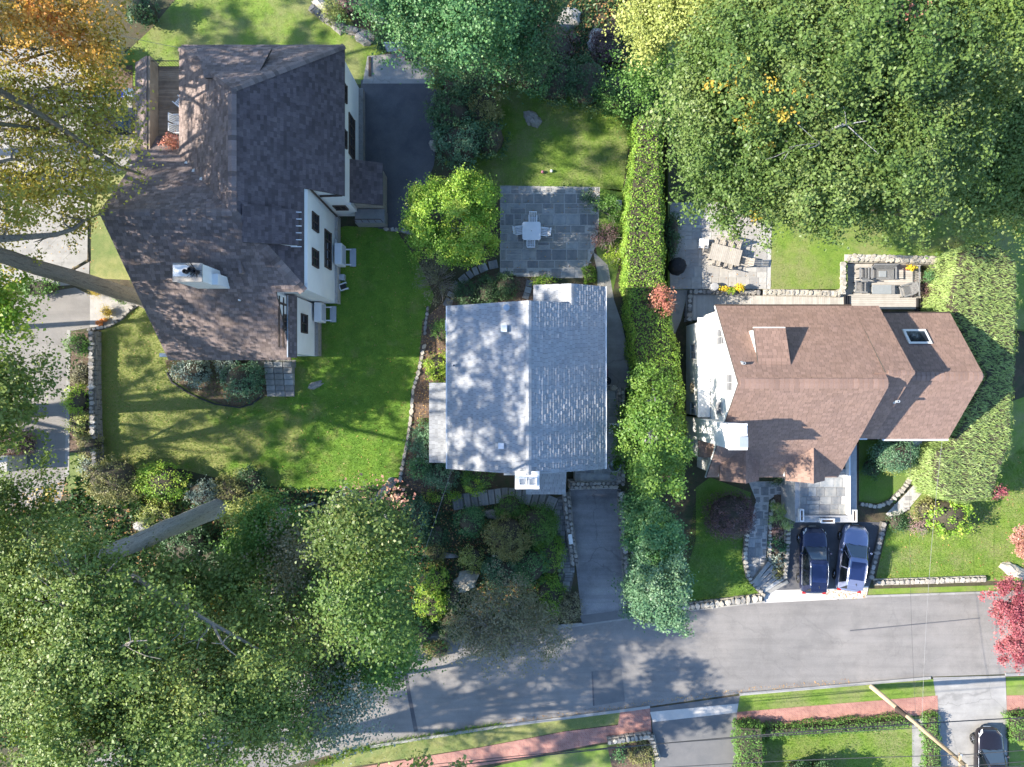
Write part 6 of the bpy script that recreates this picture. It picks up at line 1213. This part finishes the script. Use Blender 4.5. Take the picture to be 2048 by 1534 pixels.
# ================================================================== PATIO FURNITURE
def slat_chair(label, X, Y, rz, m='white_plastic', z=0.06, group=None, w=.56, arms=True, name='garden_chair', curve=.1, proto={}):
    t = thing(name, label, 'chair', (X, Y, z), rz, group)
    mb = MB()
    for i in range(5): x = -w/2+.04+i*(w-.08)/4; mb.box(x-.04, x+.04, -.24, .26, .40, .425)
    mb.box(-w/2, w/2, .2, .24, .37, .40).box(-w/2, w/2, -.2, -.16, .37, .40); mb.build('seat', m, t)
    mb = MB()
    for i in range(5): x = -w/2+.04+i*(w-.08)/4; mb.add([(x-.038, -.24, .42), (x+.038, -.24, .42), (x+.038, -.46, .95), (x-.038, -.46, .95), (x-.038, -.27, .42), (x+.038, -.27, .42), (x+.038, -.49, .95), (x-.038, -.49, .95)], [(0, 1, 2, 3), (7, 6, 5, 4), (0, 4, 5, 1), (3, 2, 6, 7), (0, 3, 7, 4), (1, 5, 6, 2)])
    mb.box(-w/2, w/2, -.5, -.44, .93, .98); mb.build('backrest', m, t)
    for sx in (-1, 1):
        for sy in (-1, 1): MB().box(sx*(w/2-.01)-.025, sx*(w/2-.01)+.025, sy*.22-.025, sy*.22+.025, 0, .38 if not arms else (.62 if sy > 0 else .62)).build('leg', m, t)
        if arms: MB().box(sx*(w/2)-.035, sx*(w/2)+.035, -.32, .3, .62, .65).build('armrest', m, t)
    return t
X, Y, _ = P(1063, 462, .75); t = thing('garden_table', 'square white plastic table in the middle of the back patio', 'table', (X, Y, .07))
MB().add([(x*a, y*b, z) for z in (.68, .73) for (x, y, a, b) in [(-.66, -.56, 1, 1), (-.56, -.66, 1, 1), (.56, -.66, 1, 1), (.66, -.56, 1, 1), (.66, .56, 1, 1), (.56, .66, 1, 1), (-.56, .66, 1, 1), (-.66, .56, 1, 1)]], [tuple(range(7, -1, -1)), tuple(range(8, 16))]+[(i, (i+1) % 8, 8+(i+1) % 8, 8+i) for i in range(8)]).build('tabletop', 'white_plastic', t, bevel=.01)
for sx in (-1, 1):
    for sy in (-1, 1): MB().tube([(sx*.58, sy*.58, 0), (sx*.5, sy*.5, .68)], .035, 6).build('leg', 'white_plastic', t)
MB().lathe([(.03, .73), (.03, .735), (0, .736)], n=8).build('umbrella_hole', 'black', t)
gp = 'white chairs round the back patio table'
slat_chair('white slatted chair on the house roof side of the patio table', X-.05, Y-.75, R(0+0), group=gp); slat_chair('white slatted chair on the lawn side of the patio table', X+.1, Y+.85, R(180), group=gp)
slat_chair('white slatted chair on the green tree side of the patio table', X-.85, Y+.08, R(-82), group=gp); slat_chair('white slatted chair on the hedge side of the patio table', X+.9, Y-.02, R(82), group=gp)
# teak dining set on the right patio
a_ = R(-14.5); X, Y, _ = P(1451, 509, TZ+.75); t = thing('dining_table', 'long weathered teak table on the right patio', 'table', (X, Y, TZ+.05), a_)
for i in range(17): MB().box(-1.1+i*.13, -1.1+i*.13+.12, -.58, .58, .70, .74).build('plank', 'furniture_teak', t)
for sx in (-1, 1):
    MB().box(-1.1, 1.1, sx*.5-.03, sx*.5+.03, .62, .70).build('apron', 'furniture_teak', t)
    for sy in (-1, 1): MB().box(sx*1.0-.045, sx*1.0+.045, sy*.5-.045+.0, sy*.5+.045, 0, .62).build('leg', 'furniture_teak', t)
def around(dx, dy, rz, label): 
    c, s = math.cos(a_), math.sin(a_); return slat_chair(label, X+c*dx-s*dy, Y+s*dx+c*dy, a_+rz, 'furniture_teak', TZ+.05, 'teak chairs round the long table', w=.55)
around(-.62, .72, R(180), 'teak chair left on the oak side of the long table'); around(.0, .74, R(180), 'teak chair middle on the oak side of the long table'); around(.62, .72, R(180), 'teak chair right on the oak side of the long table')
around(-.5, -.62, 0, 'teak chair left on the roof side of the long table'); around(.4, -.62, 0, 'teak chair right on the roof side of the long table'); around(-1.2, 0, R(-90), 'teak chair at the shaded end of the long table'); around(1.55, -.1, R(92), 'teak chair at the sunny end of the long table')
X, Y, _ = P(1408, 487, TZ+.5); t = thing('side_table', 'small square white side table in the shade by the teak table', 'table', (X, Y, TZ+.05), R(-5)); MB().box(-.34, .34, -.34, .34, .42, .47).build('tabletop', 'white_plastic', t, bevel=.04)
for sx in (-1, 1):
    for sy in (-1, 1): MB().box(sx*.27-.03, sx*.27+.03, sy*.27-.03, sy*.27+.03, 0, .42).build('leg', 'white_plastic', t)
X, Y, _ = P(1357, 531, TZ+.7); t = thing('covered_grill', 'round grill under a black cover beside the long hedge', 'grill', (X, Y, TZ+.04)); vs = []; fs = []; nn_ = 24
for i, (r, z) in enumerate([(.62, 0), (.60, .3), (.56, .7), (.50, .88), (.3, .98), (.02, 1.02)]):
    for k in range(nn_): a = 2*math.pi*k/nn_; q = r*(1+.05*math.sin(k*2.1+i)*(1 if i < 4 else .3)); vs.append((q*math.cos(a), q*math.sin(a), z))
for i in range(5):
    for k in range(nn_): fs.append((i*nn_+k, i*nn_+(k+1) % nn_, (i+1)*nn_+(k+1) % nn_, (i+1)*nn_+k))
MB().add(vs, fs).build('cover', 'black_cloth', t, smooth=True); MB().lathe([(.06, 1.0), (.06, 1.06), (0, 1.07)], n=8).build('handle', 'black', t)
X, Y, _ = P(1430, 573, TZ+.5); o = MB().lathe([(0, 0), (.26, 0), (.30, .1), (.30, .42), (.26, .5), (0, .52)], n=24).build('garden_stool', 'bench_grey', smooth=False, bevel=.01); o.location = (X, Y, TZ+.05); retag(o, 'round grey drum stool beside the orange flowers', 'stool')
def flower_pot(u, v, z0, r, h, m, label, fn=420, pot='terracotta', spread=.3, fm='flower'):
    X, Y, _ = P(u, v, z0+h); t = thing('flower_pot', label, 'flower pot', (X, Y, z0)); MB().lathe([(0, 0), (r*.7, 0), (r, h), (r*1.1, h), (r*1.1, h+.04), (r*.85, h+.04), (r*.8, h-.02), (0, h-.02)], n=18).build('pot', pot, t)
    q = np.random.normal(size=(fn, 3))*np.array([spread, spread*.7, .1])+np.array([0, 0, h+.2]); link('flowers', leaf_mesh('flowers', q, np.random.normal(size=q.shape)*.5+np.array([0, 0, 1.]), .12, .8, fm, np.random.rand(fn)), t, kind='stuff')
    return t
flower_pot(1447, 578, TZ+.05, .16, .3, 'flower', 'pot of orange yellow flowers next to the drum stool', spread=.14, fn=200); flower_pot(1462, 581, TZ+.05, .16, .28, 'flower', 'pot of lime coloured leaves between the orange flowers', spread=.14, fn=200, fm='leaf_lime')
flower_pot(1478, 576, TZ+.05, .2, .5, 'flower', 'tall terracotta pot of orange flowers at the patio steps', spread=.16, fn=260, fm='flower'); flower_pot(1820, 536, .12, .17, .4, 'flower', 'pot of orange flowers on the deck beside the sofa', spread=.13, fn=220)
flower_pot(1512, 434, TZ+.05, .18, .3, 'flower', 'yellow flowers under the edge of the great oak', spread=.16, fn=160)
# deck furniture
def wicker(label, u, v, rz, wd, kind, name='outdoor_armchair', cat='armchair', cushion=False):
    X, Y, _ = P(u, v, .6); t = thing(name, label, cat, (X, Y, .12), rz); m = 'grey_weave'; dp = .72
    mb = MB(); n = int(wd/.085)
    for i in range(n): x = -wd/2+.06+i*(wd-.12)/(n-1); mb.box(x-.025, x+.025, -dp/2+.05, dp/2, .36, .39)
    mb.build('seat', m, t); mb = MB()
    for i in range(n): x = -wd/2+.06+i*(wd-.12)/(n-1); mb.add([(x-.025, -dp/2+.05, .38), (x+.025, -dp/2+.05, .38), (x+.025, -dp/2-.22, .9), (x-.025, -dp/2-.22, .9), (x-.025, -dp/2+.02, .38), (x+.025, -dp/2+.02, .38), (x+.025, -dp/2-.25, .9), (x-.025, -dp/2-.25, .9)], [(0, 1, 2, 3), (7, 6, 5, 4), (0, 3, 7, 4), (1, 5, 6, 2), (3, 2, 6, 7)])
    mb.box(-wd/2, wd/2, -dp/2-.27, -dp/2-.2, .88, .94); mb.build('backrest', m, t)
    MB().box(-wd/2, wd/2, dp/2-.02, dp/2+.04, .3, .4).build('front_rail', m, t)
    for s in (-1, 1):
        MB().box(s*wd/2-.05, s*wd/2+.05, -dp/2-.15, dp/2+.05, .60, .64).build('armrest', m, t)
        for y in (-dp/2+.02, dp/2-.02): MB().box(s*(wd/2-.02)-.03, s*(wd/2-.02)+.03, y-.03, y+.03, 0, .6).build('leg', 'black', t)
    if cushion: MB().box(-.28, .28, -.2, .25, .395, .45).build('cushion', 'grey_cushion', t, bevel=.03)
    return t
wicker('grey woven two seat sofa along the stone wall of the deck', 1766, 547, R(180), 1.75, 0, 'outdoor_sofa', 'sofa', True)
wicker('small dark woven armchair on the left of the deck', 1722, 574, R(-92), .78, 0); wicker('tilted woven armchair facing left on the right of the deck', 1814, 580, R(107), .80, 0)
wicker('square woven chair squeezed in beside the sofa', 1727, 546, R(0), .6, 0, 'outdoor_chair', 'chair')
X, Y, _ = P(1767, 579, .45); t = thing('coffee_table', 'grey rectangular coffee table between the deck armchairs', 'table', (X, Y, .12)); MB().box(-.85, .55, -.33, .33, .34, .39).build('tabletop', 'grey_cushion', t, bevel=.01); MB().box(.56, .8, -.33, .33, .33, .38).build('end_panel', 'grey_weave', t)
for sx in (-.78, .72):
    for sy in (-.28, .28): MB().box(sx-.03, sx+.03, sy-.03, sy+.03, 0, .34).build('leg', 'black', t)
X, Y, _ = P(1770, 530, .7); o = MB().prism([(-.75, -.18, 0), (.8, -.18, 0), (.7, .2, 0), (-.6, .2, 0)], (0, 0, .55)).build('covered_bench', 'black_cloth', bevel=.08); o.location = (X, Y, .12); retag(o, 'long dark covered bench between the sofa and the stone wall', 'bench')
t = thing('deck_railing', 'slatted dark railing on the right edge of the sunken deck', 'railing', (PX(1838, 1), PY(592, 1), .1)); ln = PY(532, 1)-PY(592, 1)
MB().box(-.03, .03, 0, ln, .92, .98).build('handrail', 'grey_weave', t); MB().box(-.02, .02, 0, ln, .1, .14).build('bottom_rail', 'grey_weave', t)
for k in range(17): MB().box(-.015, .015, .05+k*ln/17, .08+k*ln/17, .14, .92).build('baluster', 'black', t)
# side patio things
X, Y, _ = P(1228, 857, SZ+.5); t = thing('side_table', 'pale grey square table on the narrow side patio', 'table', (X, Y, SZ+.03)); MB().box(-.37, .37, -.37, .37, .42, .47).build('tabletop', 'planter_white', t, bevel=.04)
for sx in (-1, 1):
    for sy in (-1, 1): MB().box(sx*.3-.03, sx*.3+.03, sy*.3-.03, sy*.3+.03, 0, .42).build('leg', 'planter_white', t)
X, Y, _ = P(1228, 930, SZ+.5); t = thing('tub_chair', 'round pale tub chair near the corner of the side patio', 'chair', (X, Y, SZ+.03), R(20)); MB().lathe([(0, .36), (.3, .36), (.32, .4), (.1, .42), (0, .42)], n=16).build('seat', 'metal_grey', t, smooth=True)
mb = MB(); n_ = 12
for i in range(n_):
    a, b = R(150+i*200/n_), R(150+(i+1)*200/n_); mb.add([(.32*math.cos(a), .32*math.sin(a), .38), (.32*math.cos(b), .32*math.sin(b), .38), (.42*math.cos(b), .42*math.sin(b), .8), (.42*math.cos(a), .42*math.sin(a), .8), (.35*math.cos(a), .35*math.sin(a), .38), (.35*math.cos(b), .35*math.sin(b), .38), (.45*math.cos(b), .45*math.sin(b), .8), (.45*math.cos(a), .45*math.sin(a), .8)], [(0, 3, 2, 1), (4, 5, 6, 7), (3, 7, 6, 2)])
mb.build('backrest', 'metal_grey', t)
for k in range(4): a = R(45+90*k); MB().tube([(.32*math.cos(a), .32*math.sin(a), 0), (.25*math.cos(a), .25*math.sin(a), .37)], .02, 5).build('leg', 'metal_grey', t)
X, Y, _ = P(1212, 745, .5); t = thing('toy_car', 'pink ride on toy beside the wall of the grey roofed house', 'toy', (X, Y, .02)); MB().box(-.16, .16, -.28, .28, .1, .3).build('body', 'pink_plastic', t, bevel=.06); MB().box(-.12, .12, -.2, .0, .3, .42).build('seat', 'pink_plastic', t, bevel=.04)
for sx in (-1, 1):
    for sy in (-.18, .18): MB().tube([(sx*.14, sy, .09), (sx*.2, sy, .09)], .09, 10).build('wheel', 'tyre', t)
X, Y, _ = P(1214, 762, .5); o = MB().lathe([(0, 0), (.24, 0), (.28, .5), (.3, .5), (.3, .55), (.22, .55), (.2, .4), (0, .4)], n=18).build('plant_tub', 'black'); o.location = (X, Y, .02); retag(o, 'dark round tub behind the pink toy', 'tub')
# striped canvas umbrella by the right house
X, Y, _ = P(1396, 776, 2.1); t = thing('patio_umbrella', 'tan striped round umbrella against the white west wall', 'umbrella', (X, Y, 0)); MB().tube([(0, 0, 0), (0, 0, 2.2)], .03, 6).build('pole', 'timber', t)
for k in range(10):
    a, b = 2*math.pi*k/10, 2*math.pi*(k+1)/10; MB().add([(0, 0, 2.3), (.34*math.cos(a), .34*math.sin(a), 2.22), (.34*math.cos(b), .34*math.sin(b), 2.22), (.56*math.cos(a), .56*math.sin(a), 2.0), (.56*math.cos(b), .56*math.sin(b), 2.0), (.56*math.cos(a), .56*math.sin(a), 1.9), (.56*math.cos(b), .56*math.sin(b), 1.9)], [(0, 1, 2), (1, 3, 4, 2), (3, 5, 6, 4)]).build('canopy_panel', 'canvas_tan' if k % 2 else 'canvas_dark', t)
# equipment boxes
X, Y, _ = P(1836, 897, 1.0); t = thing('generator', 'pale grey generator cabinet right of the round clipped shrub', 'generator', (X, Y, 0)); MB().box(-.32, .32, -.6, .6, .05, 1.0).build('cabinet', 'planter_white', t, bevel=.05); MB().box(-.4, .5, -.8, .7, 0, .05).build('slab', 'concrete', t)
o = MB().lathe([(0, 0), (.2, 0), (.12, .25), (.26, .5), (.3, .6), (.22, .6), (.2, .5), (0, .5)], n=18).build('stone_urn', 'bench_grey'); o.location = P(1771, 925, .3)[:2]+(0,); retag(o, 'grey urn in front of the round blue green shrub', 'urn')
def heat_pump(label, x0, v0, v1):
    y0, y1 = PY(v1, .9), PY(v0, .9); t = thing('heat_pump', label, 'heat pump', (x0, (y0+y1)/2, 0), 0, 'white heat pumps against the tudor house'); h = (y1-y0)/2
    MB().box(.12, .62, -h, h, .35, 1.65).build('casing', 'white_plastic', t, bevel=.03); mb = MB()
    for k in range(7): mb.box(.62, .635, -h+.12, h-.12, .55+k*.14, .60+k*.14)
    mb.build('vent_grille', 'metal_grey', t); MB().box(.85, 1.3, -h+.1, h-.1, .06, .12).build('base_pad', 'metal_grey', t)
    for s in (-1, 1):
        MB().box(.1, 1.0, s*(h-.2)-.04, s*(h-.2)+.04, .22, .34).build('bracket', 'white_plastic', t)
        for x in (.2, .92): MB().box(x-.04, x+.04, s*(h-.2)-.05, s*(h-.2)+.05, 0, .22).build('foot', 'metal_grey', t)
    MB().tube([(.2, h*.8, 1.5), (.15, h+.25, 1.3), (0, h+.4, .9)], .03, 6).build('pipe', 'white_plastic', t)
heat_pump('white wall heat pump between the long window and the upper lawn', -12.7, 490, 532); heat_pump('white wall heat pump by the lower bay of the tudor house', -14.15, 607, 645)
o = MB().box(-.25, .25, -.22, .22, 0, .5).build('metal_box', 'metal_grey', bevel=.03); o.location = P(683, 555, .3)[:2]+(0,); retag(o, 'small grey green metal box against the tudor wall', 'box')
X, Y, _ = P(687, 573, .4); t = thing('folding_stool', 'black and white folding stool on the grass by the tudor wall', 'stool', (X, Y, .02), R(20)); MB().box(-.2, .2, -.16, .16, .38, .41).build('seat', 'black', t)
for s in (-1, 1): MB().box(-.3, .3, s*.22-.035, s*.22+.035, .36, .42).build('rail', 'white_plastic', t); MB().tube([(-.25, s*.22, 0), (.25, s*.22, .36)], .02, 5).build('leg', 'steel', t); MB().tube([(.25, s*.22, 0), (-.25, s*.22, .36)], .02, 5).build('leg', 'steel', t)
MB().box(-.32, -.25, -.22, .22, .37, .41).build('rail', 'white_plastic', t)
t = thing('recycling_bin', 'blue recycling bin by the charcoal car', 'bin', P(240, 188, .6)[:2]+(.02,), R(-12)); MB().box(-.3, .3, -.2, .2, 0, .6).build('body', 'blue_bin', t, bevel=.03); MB().box(-.32, .32, -.24, .22, .6, .66).build('lid', 'blue_bin', t, bevel=.02)
t = thing('storage_bin', 'pale grey storage bin beside the blue bin', 'bin', P(258, 187, .6)[:2]+(.02,), 0); MB().box(-.32, .32, -.3, .3, 0, .7).build('body', 'bench_grey', t, bevel=.03); MB().box(-.34, .34, -.33, .33, .7, .76).build('lid', 'planter_white', t, bevel=.02)
for i, (u, v) in enumerate([(198, 646), (206, 642), (213, 640), (204, 649)]):
    vs = []; fs = []
    for a_i in range(7):
        ph = math.pi*a_i/6
        for k in range(16): th = 2*math.pi*k/16; r = .17*(1+.08*math.cos(th*8)); vs.append((r*math.sin(ph)*math.cos(th), r*math.sin(ph)*math.sin(th), .13+.13*math.cos(ph)*-1))
    for a_i in range(6):
        for k in range(16): fs.append((a_i*16+k, a_i*16+(k+1) % 16, (a_i+1)*16+(k+1) % 16, (a_i+1)*16+k))
    t = thing('pumpkin', ['orange pumpkin at the lane end of the row', 'orange pumpkin touching the lane end one', 'orange pumpkin at the house end of the row', 'orange pumpkin in front of the row'][i], 'pumpkin', P(u, v)[:2]+(.04,), 0, 'pumpkins in the entrance court'); MB().add(vs, fs).build('fruit', 'pumpkin', t, smooth=True); MB().tube([(0, 0, .25), (.02, 0, .33)], .02, 5).build('stalk', 'timber', t)
# chairs on the roof deck
slat_chair('white lounge chair tilted on the brown roof deck', PX(358, 3.6), PY(203, 3.6), R(50), z=3.06, group=None); slat_chair('white chair standing in the middle of the brown roof deck', PX(357, 3.6), PY(238, 3.6), R(-90), z=3.06)
slat_chair('white chair at the lower end of the brown roof deck', PX(357, 3.6), PY(258, 3.6), R(-90), z=3.06)
# stone steps below the left house
t = thing('stone_steps', 'flight of shaded stone steps below the tudor house', 'steps')
for k in range(6):
    x0, x1 = PX(535), PX(590); y1 = PY(724+k*11.5)
    for j in range(3): q0 = x0+(x1-x0)*j/3; link('flagstone', flag_mesh('flagstone'), t, (q0+(x1-x0)/6, y1-.21, .02), (0, 0, 0), ((x1-x0)/3-.02, .41, .75-.12*k))
sheet('landing', [(500, 720), (592, 720), (592, 735), (500, 735)], .03, 'flagstone')
# purple and pink balls
for u, v, m, lb, ct in ((1085, 345, 'pink_plastic', 'small pink ball on the back lawn', 'ball'), (1103, 343, 'white_plastic', 'small white ball on the back lawn', 'ball')):
    o = MB().lathe([(0, 0), (.08, .03), (.12, .12), (.08, .21), (0, .24)], n=12).build('play_ball', m, smooth=True); o.location = P(u, v)[:2]+(.02,); retag(o, lb, ct)
o = MB().box(-.2, .2, -.35, .35, 0, .35).build('grey_chest', 'metal_grey', bevel=.03); o.location = P(1238, 410, .3)[:2]+(.02,); retag(o, 'small grey chest against the hedge by the back patio', 'chest')
# lane gate post and pole
o = MB().box(-.3, .3, -.6, .6, 0, 2.0).build('gate_post', 'stone', bevel=.05); o.location = P(27, 925, 1)[:2]+(0,); retag(o, 'square stone gate post at the left end of the lane', 'gate post')
# ================================================================== UTILITY POLE AND WIRES
bx, by, _ = P(1742, 1373); t = thing('utility_pole', 'tall pale wooden utility pole on the verge by the brick pavement', 'utility pole', (bx, by, 0))
MB().tube([(0, 0, -.2), (.05, .0, 3), (.02, .03, 6), (.05, 0, 10.4)], [.17, .16, .14, .12], 12, .03).build('pole', 'brass_pole', t, smooth=True)
MB().lathe([(.18, 3.4), (.18, 4.6)], n=10).build('band', 'timber', t); MB().box(-.06, .06, -.5, .5, 9.9, 9.98).build('crossarm', 'brass_pole', t)
for z_ in (5.2, 5.8): MB().box(.1, .3, -.1, .1, z_, z_+.3).build('bracket', 'black', t)
for s in (-.45, 0, .45): MB().lathe([(.03, 9.98), (.06, 10.0), (.06, 10.1), (.02, 10.12)], (0, s, 0), 8).build('insulator', 'metal_grey', t)
def wire(label, a, b, sag, r=.022, m='wire', group=None, name='overhead_wire'):
    A = Vector(a); B = Vector(b); pts = [tuple(A.lerp(B, i/16)+Vector((0, 0, -sag*4*(i/16)*(1-i/16)))) for i in range(17)]; o = MB().tube(pts, r, 5).build(name, m); return retag(o, label, 'wire', group)
gw = 'wires strung along the lower road'
for k, (dy, z_, lb) in enumerate([(-.45, 10.05, 'lowest of the high wires crossing the bottom edge'), (0, 10.4, 'middle high wire crossing the bottom edge'), (.45, 10.05, 'upper high wire crossing the bottom edge')]):
    wire(lb, (bx, by+dy, z_), (bx-38, by+dy-2.6, z_), .8, group=gw); wire(lb.replace('crossing the bottom edge', 'right of the pole'), (bx, by+dy, z_), (bx+30, by+dy+1.2, z_), .5, group=gw)
wire('thick lower cable left of the pole over the driveway', (bx, by, 5.5), (bx-40, by-3.6, 6.2), .7, .035, group=gw); wire('thick lower cable right of the pole over the brick pavement', (bx, by, 5.5), (bx+30, by+.9, 5.5), .5, .035, group=gw)
wire('thin second cable left of the pole over the driveway', (bx, by, 6.0), (bx-40, by-3.0, 6.6), .7, .02, group=gw)
wire('pale service wire from the pole to the brown roofed house', (bx, by, 6.2), (28.5, -3.6, 4.8), .35, .009, 'wire_pale'); wire('dark service wire left of the pale one over the right lawn', (bx, by, 5.6), (26.4, -3.7, 4.8), .35, .009)
wire('pale service wire over the front garden of the middle house', (PX(905, 5.8), PY(935, 5.8), 5.8), (PX(842, 5), PY(1125, 5), 5), .1, .012, 'wire_pale'); wire('pale wire from the corner of the tudor roof into the orange maple', (PX(371, 6.5), PY(97, 6.5), 6.5), (PX(200, 8), PY(60, 8), 8), .2, .012, 'wire_pale')
